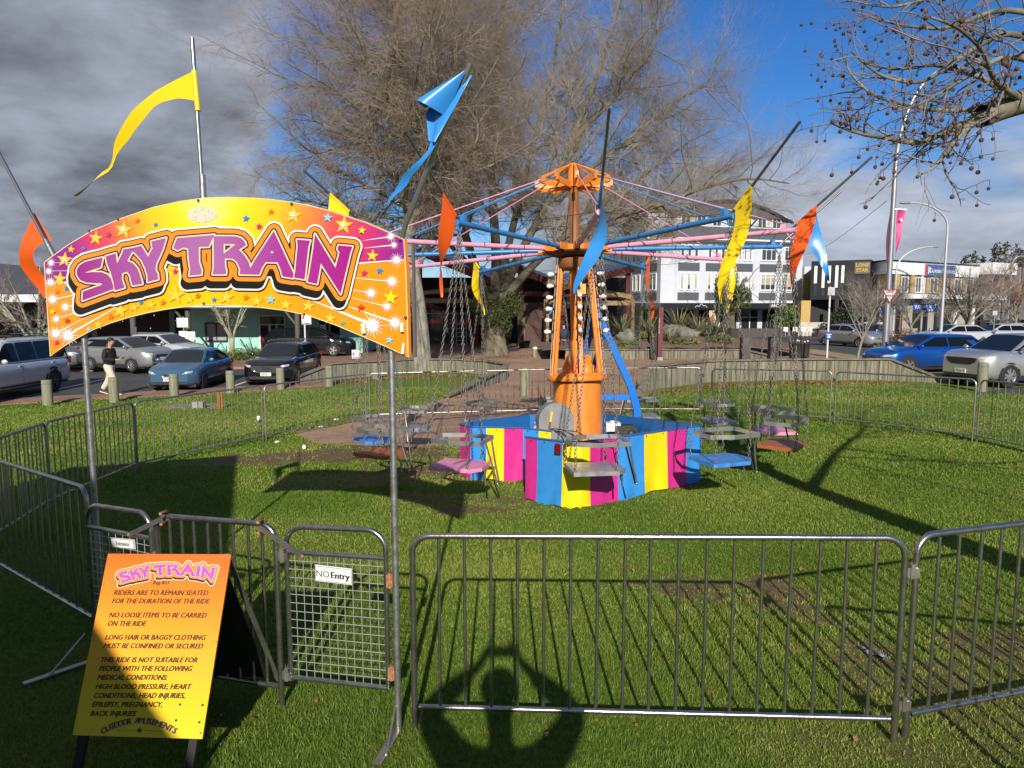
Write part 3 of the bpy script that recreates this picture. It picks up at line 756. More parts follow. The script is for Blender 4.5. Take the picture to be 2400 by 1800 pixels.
# the lettering: letter outlines traced on the sign, layered outlines from their distance field
LET = []
for pts in ([(612, 680), (592, 775), (540, 790), (430, 828), (520, 820), (600, 822), (660, 845), (695, 890), (712, 950), (718, 985), (412, 1098), (418, 1010), (600, 945), (604, 930), (560, 930), (450, 922), (390, 898), (360, 850), (358, 800), (385, 755), (440, 722), (520, 700)],
            [(640, 668), (738, 640), (750, 738), (800, 640), (812, 600), (890, 588), (985, 566), (992, 590), (940, 622), (898, 625), (850, 712), (905, 735), (950, 785), (975, 855), (998, 935), (900, 952), (885, 905), (878, 860), (850, 818), (800, 832), (797, 890), (825, 972), (728, 1000), (715, 920), (690, 830), (655, 745)],
            [(885, 592), (988, 568), (1052, 672), (1095, 590), (1082, 525), (1228, 488), (1222, 510), (1195, 600), (1130, 745), (1125, 800), (1145, 835), (1150, 892), (1047, 918), (1045, 855), (1022, 780), (985, 705), (895, 605)],
            [(1332, 492), (1694, 460), (1642, 575), (1545, 578), (1546, 720), (1572, 800), (1570, 845), (1450, 856), (1462, 800), (1445, 690), (1440, 592), (1390, 585), (1338, 610), (1296, 588)],
            ): LET.append([[C1(*p) for p in pts]])
LET.append([[C2(*p) for p in [(-52, 450), (150, 452), (205, 468), (240, 505), (248, 535), (185, 575), (240, 635), (275, 690), (288, 745), (370, 800), (365, 806), (188, 803), (195, 760), (165, 690), (130, 660), (52, 655), (55, 740), (65, 760), (62, 803), (-62, 803), (-50, 745)]], [C2(*p) for p in [(42, 522), (150, 526), (42, 612)]]])
LET.append([[C2(*p) for p in [(505, 402), (690, 800), (680, 838), (585, 822), (572, 770), (540, 692), (430, 690), (400, 735), (372, 804), (280, 800), (290, 742), (330, 670)]], [C2(*p) for p in [(475, 606), (488, 582), (503, 606)]]])
LET.append([[C2(*p) for p in [(718, 482), (842, 492), (825, 545), (790, 850), (690, 832), (702, 780), (725, 540)]]])
LET.append([[C2(*p) for p in [(885, 430), (1075, 742), (1112, 600), (1092, 572), (1102, 535), (1232, 547), (1212, 605), (1122, 985), (940, 702), (905, 892), (815, 872), (832, 800), (870, 560)]]])
SX0, SY0, SDX = 140, 495, 1.0
gxx, gyy = np.meshgrid(np.arange(SX0, 880, SDX), np.arange(SY0, 760, SDX))


def sdf_field(gxx, gyy):
    D = np.full(gxx.shape, 1e9)
    for rings in LET:
        ins_ = np.zeros(gxx.shape, bool); dm = np.full(gxx.shape, 1e9)
        for R_ in rings:
            A = np.array(R_); B = np.roll(A, -1, 0)
            for (ax, ay), (bx, by) in zip(A, B):
                dx, dy = bx - ax, by - ay; t = np.clip(((gxx - ax) * dx + (gyy - ay) * dy) / (dx * dx + dy * dy), 0, 1)
                dm = np.minimum(dm, (gxx - ax - t * dx) ** 2 + (gyy - ay - t * dy) ** 2)
                cr = ((ay > gyy) != (by > gyy))
                if dy != 0: ins_ ^= cr & (gxx < dx * (gyy - ay) / dy + ax)
        dm = np.sqrt(dm); D = np.minimum(D, np.where(ins_, -dm, dm))
    return D


def shift(D, dx, dy):
    out = np.full(D.shape, 50.); h, w_ = D.shape; dx, dy = int(dx), int(dy)
    xs, xe = max(0, dx), min(w_, w_ + dx); ys, ye = max(0, dy), min(h, h + dy)
    out[ys:ye, xs:xe] = D[ys - dy:ye - dy, xs - dx:xe - dx]; return out


def ms_fill(D, thr, fn, mb):
    """fill the region D < thr: runs of full cells as quads, edge cells as clipped polygons"""
    f = D - thr; h, w_ = f.shape; ins_ = f < 0
    full = ins_[:-1, :-1] & ins_[1:, :-1] & ins_[:-1, 1:] & ins_[1:, 1:]; anyc = (ins_[:-1, :-1] | ins_[1:, :-1] | ins_[:-1, 1:] | ins_[1:, 1:]) & ~full
    px = lambda i: SX0 + i * SDX
    py = lambda j: SY0 + j * SDX
    for j in range(h - 1):
        r = np.concatenate([[0], full[j].astype(np.int8), [0]]); d = np.diff(r); st = np.where(d == 1)[0]; en = np.where(d == -1)[0]
        for a, b in zip(st, en): mb.add([fn(px(a), py(j)), fn(px(b), py(j)), fn(px(b), py(j + 1)), fn(px(a), py(j + 1))], [(0, 1, 2, 3)], False)
    for j, i in zip(*np.where(anyc)):
        cs = [(i, j), (i + 1, j), (i + 1, j + 1), (i, j + 1)]; vs = [f[c_[1], c_[0]] for c_ in cs]; out = []
        for k in range(4):
            a, b = vs[k], vs[(k + 1) % 4]
            if a < 0: out.append(cs[k])
            if (a < 0) != (b < 0):
                t = a / (a - b); out.append((cs[k][0] + (cs[(k + 1) % 4][0] - cs[k][0]) * t, cs[k][1] + (cs[(k + 1) % 4][1] - cs[k][1]) * t))
        if len(out) >= 3: mb.add([fn(px(p[0]), py(p[1])) for p in out], [tuple(range(len(out)))], False)


DF = sdf_field(gxx, gyy)
OR = DF - 16
BL = OR - 2.2
for k in range(1, 18, 2): BL = np.minimum(BL, shift(OR, -k * .32, k))
WH = BL - 4.2
lav = grad_mat('lettering_purple', ((0, (.32, .018, .25)), (.3, (.38, .10, .36)), (.55, (.40, .15, .39)), (.8, (.36, .04, .30)), (1, (.38, .015, .24))), AP(180, 600), adir, (AP(830, 600) - AP(180, 600)).length)
LOGO = [(WH, 0, 'letter_white_edge', mat('print_white', (.86, .85, .80), .35)), (BL, 0, 'letter_black_edge', mat('print_black', (.014, .012, .012), .4)), (OR, 0, 'letter_orange_edge', mat('print_deep_orange', (.90, .29, .015), .35)),
        (DF, 6.6, 'letter_navy_edge', mat('print_navy', (.055, .018, .12), .4)), (DF, 3.2, 'letter_cream_edge', mat('print_cream', (.90, .72, .36), .35)), (DF, 0, 'letter_fill', lav)]
LAY[0] += .005
for (D_, th, nm, m_) in LOGO:
    q = MB(); o_ = layer(); ms_fill(D_, th, lambda x, y: AP(x, y, .001 + o_), q); q.build(nm, m_, board, fix=False)
# tape scraps, bolts, edge channel
art([[C2(*p) for p in [(1308, 1258), (1345, 1250), (1355, 1345), (1318, 1350)]], [C2(*p) for p in [(1675, 1245), (1700, 1250), (1705, 1335), (1672, 1330)]], [C2(*p) for p in [(1692, 1435), (1714, 1440), (1708, 1540), (1680, 1530)]]], mat('tape_scrap', (.86, .78, .62), .6), 'tape_scrap')
for p in ((467, 470), (279, 514), (211, 541), (686, 478), (842, 559), (940, 562), (953, 744), (948, 830), (715, 737), (480, 711)):
    q = MB(); q.ball(AP(*p, .008), .008, 8); q.build('bolt', dark_steel, arch)
q = MB(); q.span((0, 0, 0), (0, 0, 0)); q = MB(); a, b = AP(955, 568, -.03), AP(962, 838, -.03); q.bar(a + adir * .012, b + adir * .008, .012, .014, adir); q.build('edge_channel', mat('edge_grey', (.18, .18, .18), .5, .5), arch)


def ribbon(rows_a, rows_b, fn, amp=.05, waves=2.2, nseg=26, ncr=5, phase=0.):
    """a cloth strip between two edges given in sign-plane pixels, rippling out of the plane"""
    def rs(P):
        P = [Vector((*p, 0)) for p in P]; L = [0]
        for i in range(1, len(P)): L.append(L[-1] + (P[i] - P[i - 1]).length)
        out = []
        for k in range(nseg + 1):
            t = L[-1] * k / nseg; i = 1
            while i < len(L) - 1 and L[i] < t: i += 1
            out.append(P[i - 1].lerp(P[i], (t - L[i - 1]) / max(1e-6, L[i] - L[i - 1])))
        return out
    A, B = rs(rows_a), rs(rows_b); P = []
    for k in range(nseg + 1):
        s = k / nseg; r = []
        for j in range(ncr + 1):
            p = A[k].lerp(B[k], j / ncr); r.append(fn(p.x, p.y, amp * s ** .7 * math.sin(2 * math.pi * waves * s + phase + .7 * j / ncr)))
        P.append(r)
    return P


Z1 = lambda u, v: (.3617 * u, .3617 * v)
Z2 = lambda u, v: (800 + .3617 * u, .3617 * v)
FP = lambda x, y, o: AP(x, y, o - .02)
pole_m = mat('flag_pole_steel', (.42, .41, .39), .3, .9)
# centre pole
pp = MB(); pp.tube([AP(470, 478, -.02), AP(443, 86, -.02)], .0125, 10); fpole = pp.build('flag_pole', pole_m, arch)
q = MB(); q.tube([AP(470, 470, -.02), AP(467, 408, -.02)], .019, 10); q.build('socket', mgalv, fpole)
q = MB(); q.grid(ribbon([Z1(*p) for p in [(1240, 450), (1130, 510), (1000, 590), (920, 660), (850, 720), (790, 800), (740, 870), (705, 930), (690, 1000), (660, 1075), (600, 1108), (560, 1148), (500, 1220), (455, 1268)]], [Z1(*p) for p in [(1265, 650), (1150, 632), (1040, 660), (980, 700), (930, 760), (840, 850), (800, 900), (745, 945), (700, 1000), (670, 1080), (645, 1105), (575, 1152), (510, 1220), (458, 1266)]], FP, .045, .9))
q.tube([AP(448, 163, -.02), AP(457, 258, -.02)], .016, 8); q.build('flag', flag_yel, fpole)
# right pole, bent a little near its foot
pp = MB(); pp.tube([AP(934, 566, -.02), AP(946, 520, -.02), AP(975, 452, -.02), AP(1020, 330, -.02), AP(1098, 146, -.02)], .0135, 10); fpole = pp.build('flag_pole', pole_m, arch)
q = MB(); ap, e1, e2 = Z2(812, 456), Z2(556, 705), Z2(690, 762); P = []
for i in range(11):
    s = i / 10; r = []
    for k in range(17):
        a = math.pi * k / 16; mx_, my_ = (e1[0] + e2[0]) / 2, (e1[1] + e2[1]) / 2; hx, hy = (e1[0] - e2[0]) / 2, (e1[1] - e2[1]) / 2
        bx, by = mx_ + hx * math.cos(a) - 9 * math.sin(a), my_ + hy * math.cos(a) - 14 * math.sin(a)
        r.append(AP(ap[0] + (bx - ap[0]) * s, ap[1] + (by - ap[1]) * s, .11 * s * math.sin(a) + .01))
    P.append(r)
q.grid(P); P = []
for i in range(9):
    s = i / 8; a = Vector((*Z2(800, 470), 0)).lerp(Vector((*Z2(556, 712), 0)), min(1, s * 1.6)); a = a if s < .6 else Vector((*Z2(556, 712), 0)).lerp(Vector((*Z2(604, 925), 0)), (s - .6) / .4)
    b = Vector((*Z2(815, 470), 0)).lerp(Vector((*Z2(778, 610), 0)), min(1, s * 2.2)); b = b if s < .4 else Vector((*Z2(778, 610), 0)).lerp(Vector((*Z2(650, 935), 0)), (s - .4) / .6)
    P.append([AP(a.x + (b.x - a.x) * t, a.y + (b.y - a.y) * t, -.05 + .10 * s - .015 * math.sin(t * 6)) for t in (0, .25, .5, .75, 1)])
q.grid(P)
q.grid(ribbon([Z2(*p) for p in [(604, 925), (592, 985), (540, 1050), (455, 1120), (390, 1185), (318, 1290), (296, 1370)]], [Z2(*p) for p in [(650, 935), (612, 1000), (560, 1070), (462, 1160), (440, 1200), (370, 1265), (300, 1372)]], lambda x, y, o: AP(x, y, o + .035), .03, 1.0)); q.build('flag', flag_blue, fpole)
# left pole
pp = MB(); pp.tube([AP(122, 606, -.02), AP(0, 375, -.02), AP(-30, 318, -.02)], .0125, 10); fpole = pp.build('flag_pole', pole_m, arch)
q = MB(); q.tube([AP(122, 606, -.02), AP(100, 562, -.02)], .019, 10); q.build('socket', mgalv, fpole)
q = MB(); q.grid(ribbon([(60, 495), (47, 548), (36, 590), (26, 622), (31, 650), (50, 690), (76, 716), (112, 744)], [(100, 561), (80, 572), (68, 588), (57, 616), (60, 642), (76, 676), (96, 700), (112, 722)], lambda x, y, o: AP(x, y, o - .06), .10, 1.1)); q.build('flag', flag_or, fpole)

# ------------------------------------------------------------------ rules board (A-frame)
YT, YB = 3.50, 3.26
bTL, bTR, bBR, bBL = at(253, 1298, YT), at(541.5, 1299.5, YT), at(474, 1732, YB), at(170, 1723, YB)
bex = (bTR - bTL).normalized(); bey = (bTL - bBL).normalized(); bn = bex.cross(bey); bn = bn if bn.y < 0 else -bn
fb = G(170, 1800); fr_ = thing('rules_board', 'orange to yellow SKY TRAIN rules board on a black A-frame', 'sign', (bBL.x, bBL.y, gz(bBL.x, bBL.y)))
BP = lambda px, py, o=0.: onplane(px, py, bTL, bn) + bn * o
q = MB(); f4 = [bTL, bTR, bBR, bBL]; b4 = [p - bn * .012 for p in f4]
q.add(f4 + b4, [(0, 1, 2, 3), (7, 6, 5, 4), (0, 4, 5, 1), (1, 5, 6, 2), (2, 6, 7, 3), (3, 7, 4, 0)], False)
bm_ = grad_mat('rules_board_print', ((0, (.86, .14, .01)), (.25, (.88, .25, .015)), (.55, (.90, .42, .03)), (.8, (.84, .54, .02)), (1, (.82, .60, .03))), bTL, -bey, (bTL - bBL).length)
bd = q.build('panel', bm_, fr_)
ink = mat('print_brown', (.045, .018, .006), .45)
ZA = lambda u, v: (.3617 * u, 1200 + .3617 * v)


def fit_text(mb, txt, uv0, uv1, hgt, off=.0015, shear=.22, bold=.0):
    vs, fs = text_geo(txt, 1., shear=shear, bold=bold, align='LEFT'); x0 = min(v[0] for v in vs); x1 = max(v[0] for v in vs); y0 = min(v[1] for v in vs); y1 = max(v[1] for v in vs)
    A, B = BP(*ZA(*uv0), off), BP(*ZA(*uv1), off); ex = (B - A) / (x1 - x0); up = bey * hgt
    for i, (dx, dy) in enumerate(((0, 0), (.055, .0), (.03, .03))): mb.add([A + ex * (v[0] - x0 + dx) + up * (v[1] - .02 + dy) + bn * i * .0002 for v in vs], fs, False)


q = MB()
for (tx, y, xa, xb) in (('RIDERS ARE TO REMAIN SEATED', 523, 738, 1348), ('FOR THE DURATION OF THE RIDE', 577, 727, 1358), ('NO LOOSE ITEMS TO BE CARRIED', 668, 708, 1338), ('ON THE RIDE', 723, 699, 946), ('LONG HAIR OR BAGGY CLOTHING', 812, 682, 1332), ('MUST BE CONFINED OR SECURED', 868, 671, 1314), ('THIS RIDE IS NOT SUITABLE FOR', 958, 655, 1277), ('PEOPLE WITH THE FOLLOWING', 1014, 643, 1244), ('MEDICAL CONDITIONS:', 1072, 633, 1084), ('HIGH BLOOD PRESSURE, HEART', 1131, 621, 1239), ('CONDITIONS, HEAD INJURIES,', 1189, 610, 1196), ('EPILEPSY, PREGNANCY,', 1247, 598, 1050), ('BACK INJURIES', 1305, 588, 881)):
    fit_text(q, tx, (xa, y), (xb, y + (2 if xb > 1100 else 1)), .0345)
q.build('lettering', ink, bd)
q = MB(); fit_text(q, 'Reg 833', (992, 458), (1095, 458), .026); q.build('registration_lettering', ink, bd); q = MB()
wd_ = 'OUTDOOR AMUSEMENTS'
for i, ch in enumerate(wd_):
    if ch == ' ': continue
    s = (i - (len(wd_) - 1) / 2) / ((len(wd_) - 1) / 2); u = 903 + s * 228; v = 1352 + 66 * s * s; an = -s * .55
    o_ = BP(*ZA(u, v), .002); ex = (bex * math.cos(an) + bey * math.sin(an)); ey = (-bex * math.sin(an) + bey * math.cos(an)); text_on(q, ch, .040, o_, ex, ey); text_on(q, ch, .040, o_ + bn * .0002 + ex * .0025, ex, ey)
a, b = BP(*ZA(750, 1413), .002), BP(*ZA(865, 1415), .002); q.bar(a, b, .0015, .0004, bn); a, b = BP(*ZA(940, 1416), .002), BP(*ZA(1055, 1419), .002); q.bar(a, b, .0015, .0004, bn)
cst = BP(*ZA(905, 1414), .002); sp_ = [cst + (bex * math.sin(math.pi * k / 8) + bey * math.cos(math.pi * k / 8)) * (.017 if k % 2 == 0 else .006) for k in range(16)]
q.add(sp_, [tuple(range(16))], False); q.build('maker_mark', mat('print_indigo', (.05, .035, .07), .45), bd)
LX = lambda x: (745 + (x - 160) * (1424 - 745) / (854 - 160))
LYv = lambda y: (312 + (y - 520) * (488 - 312) / (738 - 520))
for i, (D_, th, nm, m_) in enumerate(LOGO):
    q = MB(); m2 = m_ if nm != 'letter_fill' else mat('print_purple', (.45, .08, .42), .35)
    ms_fill(D_, th, lambda x, y: BP(*ZA(LX(x), LYv(y)), .0015 + i * .0004), q); q.build(nm, m2, bd, fix=False)
for (u, v) in ((1166, 1247), (1312, 1251), (1140, 1350), (1291, 1362)):
    q = MB(); c_ = BP(*ZA(u, v), .0012); q.add([c_ + (bex * math.cos(a) + bey * math.sin(a)) * .0055 for a in [2 * math.pi * k / 12 for k in range(12)]], [tuple(range(12))], False); q.build('hole', black, bd)
for (u, v) in ((720, 290), (1103, 287), (1477, 296), (697, 433), (705, 460), (1450, 437), (1430, 467), (605, 828), (1397, 840), (493, 1403), (1298, 1432)):
    q = MB(); q.ball(BP(*ZA(u, v), .002), .0048, 7); q.build('rivet', alu, bd)
mblk = mat('black_frame', (.016, .016, .017), .45)
gzv = lambda p, z=0.: Vector((p.x, p.y, gz(p.x, p.y) + z))
for (p, s) in ((bTL, .04), (bTR, -.04)):
    top = p - bn * .03 + bex * s; low = top - bey * 1.0; k = (top.z - gz(low.x, low.y)) / (top.z - low.z); low = top + (low - top) * k
    q = MB(); q.bar(top, low, .04, .03, bn); q.build('front_leg', mblk, fr_)
bk_top, bk_d = (bTL + bTR) / 2 - bn * .03, Vector((0.02, .62, 0))
for s in (-.28, .28):
    top = bk_top + bex * s; low = gzv(top + bk_d + bex * s * .1); q = MB(); q.bar(top, low, .028, .008 if s > 0 else .03, (0, 1, 0)); q.build('back_leg', steel_far if s > 0 else mblk, fr_)
q = MB(); a, b = bk_top - bex * .25, bk_top + bex * .25; la, lb = gzv(a + bk_d * .9, .12), gzv(b + bk_d * .9, .12); n0 = Vector((0, -.01, 0)); q.add([a, b, lb, la, a + n0, b + n0, lb + n0, la + n0], [(0, 1, 2, 3), (7, 6, 5, 4), (0, 4, 5, 1), (1, 5, 6, 2), (2, 6, 7, 3), (3, 7, 4, 0)], False); q.build('back_panel', mblk, fr_)


# ------------------------------------------------------------------ the swing ride
HUB = Vector((.96, 11.0, 3.18)); TX, TY = .0228, -.058
RL = Vector((HUB.x + TX * 3.32, HUB.y + TY * 3.32 * 1.0, gz(HUB.x, HUB.y)))
ride = thing('swing_ride', 'orange chain swing ride with pink and blue arms in the middle of the lawn', 'fairground ride', RL)
ride.rotation_euler = (TY, -TX, 0)
bpy.context.view_layer.update()
RM = Matrix.Translation(RL) @ ride.rotation_euler.to_matrix().to_4x4()
HZL = HUB.z - RL.z            # hub height above the foot


def rb(mb, name, m, parent=None, fix=True): return mb.build(name, m, ride if parent is None else parent, world=False, fix=fix)


q = MB(); q.lathe([(.372, -.05), (.372, 1.30), (.366, 1.33), (.30, 1.36), (.0001, 1.36)], n=40); rb(q, 'base_drum', orange)
q = MB(); q.lathe([(.30, 1.335), (.455, 1.335), (.462, 1.345), (.462, 1.40), (.455, 1.41), (.40, 1.41), (.40, 1.44), (.38, 1.45), (.0001, 1.45)], n=40)
for k in range(16):
    a = 2 * math.pi * k / 16; q.cyl((.425 * math.cos(a), .425 * math.sin(a), 1.41), .013, .02, 6)
rb(q, 'flange', orange)
for (x, y, r, h) in ((-.16, -.08, .075, .17), (.13, -.12, .10, .16), (.2, .1, .08, .14)):
    q = MB(); q.lathe([(.0001, 1.45 + h + .12), (r * .35, 1.45 + h + .12), (r * .35, 1.45 + h), (r * .62, 1.45 + h), (r * .62, 1.45 + h * .8), (r, 1.45 + h * .75), (r, 1.45)], (x, y, 0), 18); rb(q, 'gearbox', orange)
q = MB(); q.lathe([(.085, 1.45), (.085, HZL - .02)], n=20); rb(q, 'centre_tube', orange)
q = MB(); q.lathe([(.088, HZL + .05), (.075, HZL + .10), (.075, 4.36), (.0001, 4.37)], n=24); rb(q, 'mast', brown_rust)
# slanted legs with light strips
blb = mat('white_bulb', (.86, .85, .80), .25, var=.04, vscale=30); sock = mat('lamp_socket', (.02, .02, .022), .5)
LEGS = ((-82, .34, .20), (4, .26, .15), (82, .345, .20), (180, .30, .18))
for (az, rb0, rt0) in LEGS:
    a = rad(az); d = Vector((math.sin(a), -math.cos(a), 0)); tn = Vector((math.cos(a), math.sin(a), 0)); p0, p1 = d * rb0 + Vector((0, 0, 1.43)), d * rt0 + Vector((0, 0, HZL - .10))
    q = MB()
    if az != 4: q.tube([p0 - tn * .035, p0.lerp(p1, .9) - tn * .02, p1 - tn * .03], .036, 12)
    q.bar(p0 + d * .02 + tn * .025, p1 + d * .02 + tn * .03, .05, .022, d); q.box(p0 + Vector((0, 0, .0)), (.16, .12, .03)); lg = rb(q, 'leg', orange)
    if az == 180: continue
    st = MB(); st.bar(p0 + d * .055, p1 + d * .045, .028, .022, d); rb(st, 'light_strip', mat('strip_orange', (.80, .30, .08), .5), lg)
    for k in range(6):
        p = p0.lerp(p1, .37 + .098 * k) + d * .06; bd_ = (d + Vector((0, 0, .0))).normalized()
        if az == 4: bd_ = Vector((.10, -1, .03)).normalized(); p = p + Vector((-.0, 0, 0))
        M3 = bd_.to_track_quat('Z', 'Y').to_matrix(); bm2 = MB(); bm2.lathe([(.017, .045), (.020, .06), (.034, .095), (.037, .115), (.032, .138), (.017, .152), (.0001, .156)], p, 14, M3); bo = rb(bm2, 'bulb', blb)
        s_ = MB(); s_.lathe([(.0001, 0), (.022, 0), (.022, .03), (.018, .055), (.0001, .055)], p, 12, M3); rb(s_, 'socket', sock, bo)
    cb_ = MB(); cb_.tube([p0 + d * .085 + tn * .02 * math.sin(k * 2.1) + (p1 - p0) * k / 14 for k in range(15)], .006, 5); rb(cb_, 'cable', mat('cable_beige', (.5, .42, .3), .6), lg)
q = MB(); q.box((.10, -.13, 2.72), (.085, .05, .15)); q.box((.10, -.16, 2.70), (.02, .02, .05)); rb(q, 'switch_box', mat('switch_yellow', (.80, .36, .03), .45))
# hub
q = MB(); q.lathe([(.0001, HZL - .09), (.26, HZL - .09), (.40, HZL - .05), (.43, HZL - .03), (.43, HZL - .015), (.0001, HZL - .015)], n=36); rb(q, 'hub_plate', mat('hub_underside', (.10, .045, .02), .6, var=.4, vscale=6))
q = MB(); q.lathe([(.26, HZL - .12), (.26, HZL - .25), (.20, HZL - .28), (.0001, HZL - .28)], n=30); rb(q, 'hub_collar', brown_rust)
q = MB(); q.lathe([(.30, HZL - .015), (.31, HZL + .075), (.0001, HZL + .076)], n=24); rb(q, 'hub_ring', orange)
RARM = 3.12; SEATL = 2.72
armdir = [Vector((math.sin(k * math.pi / 6 - .0026), -math.cos(k * math.pi / 6 - .0026), 0)) for k in range(12)]
FLAGC = [flag_blue, flag_yel, flag_or]
chain_m = mat('chain_steel', (.27, .25, .215), .5, .7, var=.3, vscale=40)
q0 = MB()
for s in (-1, 1): q0.box((.44, .035 * s, HZL + .03), (.24, .012, .10))
q0.box((.50, 0, HZL + .025), (.10, .06, .07)); q0.cyl((.48, -.05, HZL + .03), .012, .10, 8, Matrix.Rotation(-math.pi / 2, 3, 'X'))
# crown at the mast head
q = MB(); q.lathe([(.0001, 4.63), (.05, 4.63), (.085, 4.60), (.085, 4.30), (.11, 4.29), (.11, 4.27), (.0001, 4.27)], n=20); crown = rb(q, 'crown_hub', orange)
for k in range(12):
    e = armdir[k]; tn = Vector((-e.y, e.x, 0)); tip = e * RARM + Vector((0, 0, HZL)); col = pink if k % 2 == 0 else blue; cp = pink if k % 2 == 0 else blue
    ang = math.atan2(e.y, e.x); so = MB(); so.v = [tuple(Matrix.Rotation(ang, 3, 'Z') @ Vector(v)) for v in q0.v]; so.f = q0.f; so.mi = q0.mi; so.sm = q0.sm; rb(so, 'arm_socket', orange)
    q = MB(); q.tube([e * .40 + Vector((0, 0, HZL + .02)), tip + e * .04], .034, 14); q.box(tip - e * .10 + Vector((0, 0, .06)), (.06, .06, .09), Matrix.Rotation(ang, 3, 'Z'))
    q.tube([tip - e * .06 + Vector((0, 0, -.03)), tip - e * .03 + Vector((0, 0, -.09)), tip + e * .01 + Vector((0, 0, -.11)), tip + e * .035 + Vector((0, 0, -.07))], .011, 7); arm = rb(q, 'arm', col)
    # wraps of wire on the arm
    for s in (.9, 1.55, 2.3): w_ = MB(); w_.tube([e * (s + .02 * math.cos(j)) + Vector((0, 0, HZL + .02)) + (tn * math.cos(j) + Vector((0, 0, 1)) * math.sin(j)) * .037 for j in [2 * math.pi * i / 10 for i in range(11)]], .006, 5); rb(w_, 'wire_wrap', black, arm)
    # flag pole and pennant
    pd = (e * math.cos(rad(40)) + Vector((0, 0, 1)) * math.sin(rad(40))); pl_ = 1.22; a0_ = tip + Vector((0, 0, .02))
    po = MB(); po.tube([a0_ - pd * .06, a0_ + pd * pl_], .0155, 9); rb(po, 'flag_pole', mat('pole_grey', (.16, .17, .17), .35, .8), arm)
    fl = MB(); P = []; L = 1.05 + .12 * math.sin(k * 1.7); wv = (k * 1.3) % 3
    dv = Vector((.30, 0, 0)) if k == 3 else Vector((-.16, .06, 0)) if k not in (4, 5, 7) else Vector((.02, .05, 0))
    for i in range(25):
        s = i / 24; wd = .30 * (1 - s) ** .8 + .012; ta = (.5 * math.sin(k * 2.4 + 1) + .9 * math.sin(2.6 * s + k)) * min(1, s * 2)
        ho = {10: .5, 3: .42}.get(k, .08); base = a0_ + pd * (ho + .16); drop = Vector((0, 0, -L * s)) + dv * (s ** 1.3) * 1.2 + tn * .10 * math.sin(s * 5 + wv) * s + e * .07 * math.sin(s * 4 + wv) * s
        hdir = (pd * (1 - min(1, s * 1.6)) + (e * math.cos(ta) + tn * math.sin(ta)) * min(1, s * 1.6)).normalized()
        P.append([base + drop + hdir * wd * (j / 4 - .5) + tn * .02 * math.sin(j + s * 6) * s for j in range(5)])
    fl.grid(P); fl.tube([a0_ + pd * ho, a0_ + pd * (ho + .32)], .019, 8); rb(fl, 'flag', FLAGC[(k + 0) % 3], arm)
    # crown fins and tie rods
    q = MB(); z0 = 4.31; f0, f1 = e * .08 + Vector((0, 0, z0 - .02)), e * .56 + Vector((0, 0, z0 + .0)); q.bar(f0, f1, .014, .09); q.box(f1 + Vector((0, 0, .02)), (.06, .05, .10), Matrix.Rotation(ang, 3, 'Z')); fin = rb(q, 'crown_fin', orange)
    if k % 2 == 0 or True:
        s_ = MB(); s_.tube([e * .06 + Vector((0, 0, 4.61)), f1 + Vector((0, 0, .07))], .010, 6); rb(s_, 'crown_stay', orange, fin)
    q = MB(); q.tube([f1 + Vector((0, 0, .03)), tip - e * .10 + Vector((0, 0, .09))], .0088, 6); rb(q, 'tie_rod', cp)
    # ring wire between arm tips
    e2 = armdir[(k + 1) % 12]; w_ = MB(); pa, pb = e * 2.95 + Vector((0, 0, HZL + .05)), e2 * 2.95 + Vector((0, 0, HZL + .05)); w_.tube([pa.lerp(pb, i / 6) - Vector((0, 0, .05 * math.sin(math.pi * i / 6))) for i in range(7)], .004, 4); rb(w_, 'ring_wire', black)
# folding ram at the back right, engine, cable drum
ram = mat('ram_blue', (.012, .17, .62), .3, coat=.3)
RI = RM.inverted()
L_ = lambda px, py, Y: RI @ at(px, py, Y)
q = MB(); YR = 11.35; q.bar(L_(1400, 735, YR), L_(1478, 905, YR), .105, .115, (0, 1, 0)); q.bar(L_(1476, 898, YR), L_(1494, 965, YR), .11, .12, (0, 1, 0)); q.bar(L_(1492, 955, YR), L_(1492, 1030, YR), .11, .12, (0, 1, 0)); rb(q, 'folding_ram', ram)
q = MB(); q.bar(L_(1404, 930, YR - .05), L_(1475, 931, YR - .05), .09, .09); rb(q, 'ram_brace', ram)
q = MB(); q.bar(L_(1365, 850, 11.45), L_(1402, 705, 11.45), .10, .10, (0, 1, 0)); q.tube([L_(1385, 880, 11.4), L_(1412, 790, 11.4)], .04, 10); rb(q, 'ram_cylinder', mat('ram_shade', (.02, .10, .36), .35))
dk = Matrix.Rotation(rad(18), 3, 'Z')
q = MB(); cz = L_(1300, 985, 10.45); prof = [(.27 * math.cos(a), .27 * math.sin(a)) for a in [math.pi * k / 18 for k in range(19)]] + [(-.27, -.75), (.27, -.75)]
Mx = Matrix.Translation(cz) @ Matrix.Rotation(rad(12), 4, 'Z') @ Matrix.Rotation(rad(90), 4, 'X'); q.prism(prof, .22, Mx @ Matrix.Translation((0, 0, -.11))); gd = rb(q, 'drive_guard', mat('grey_guard', (.27, .27, .27), .5, .4, var=.2, vscale=6))
q = MB(); a_, b_ = L_(1287, 1012, 10.25), L_(1293, 965, 10.22); q.bar(a_, a_.lerp(b_, .55), .03, .012, (0, 1, 0)); q2 = MB(); q2.bar(a_.lerp(b_, .5), b_, .03, .02, (0, 1, 0)); rb(q, 'lever', brown_rust, gd); rb(q2, 'lever_grip', mat('grip_yellow', (.85, .55, .03), .5), gd)
q = MB(); q.grid([[L_(1252 + 22 * j / 4 + 3 * math.sin(i * 1.3 + j), 990 + 26 * i / 6 - 4 * j, 10.5 + .05 * math.sin(i + j * 1.7)) for j in range(5)] for i in range(7)]); rb(q, 'rag', mat('yellow_rag', (.72, .45, .05), .8, var=.2, vscale=14), gd)
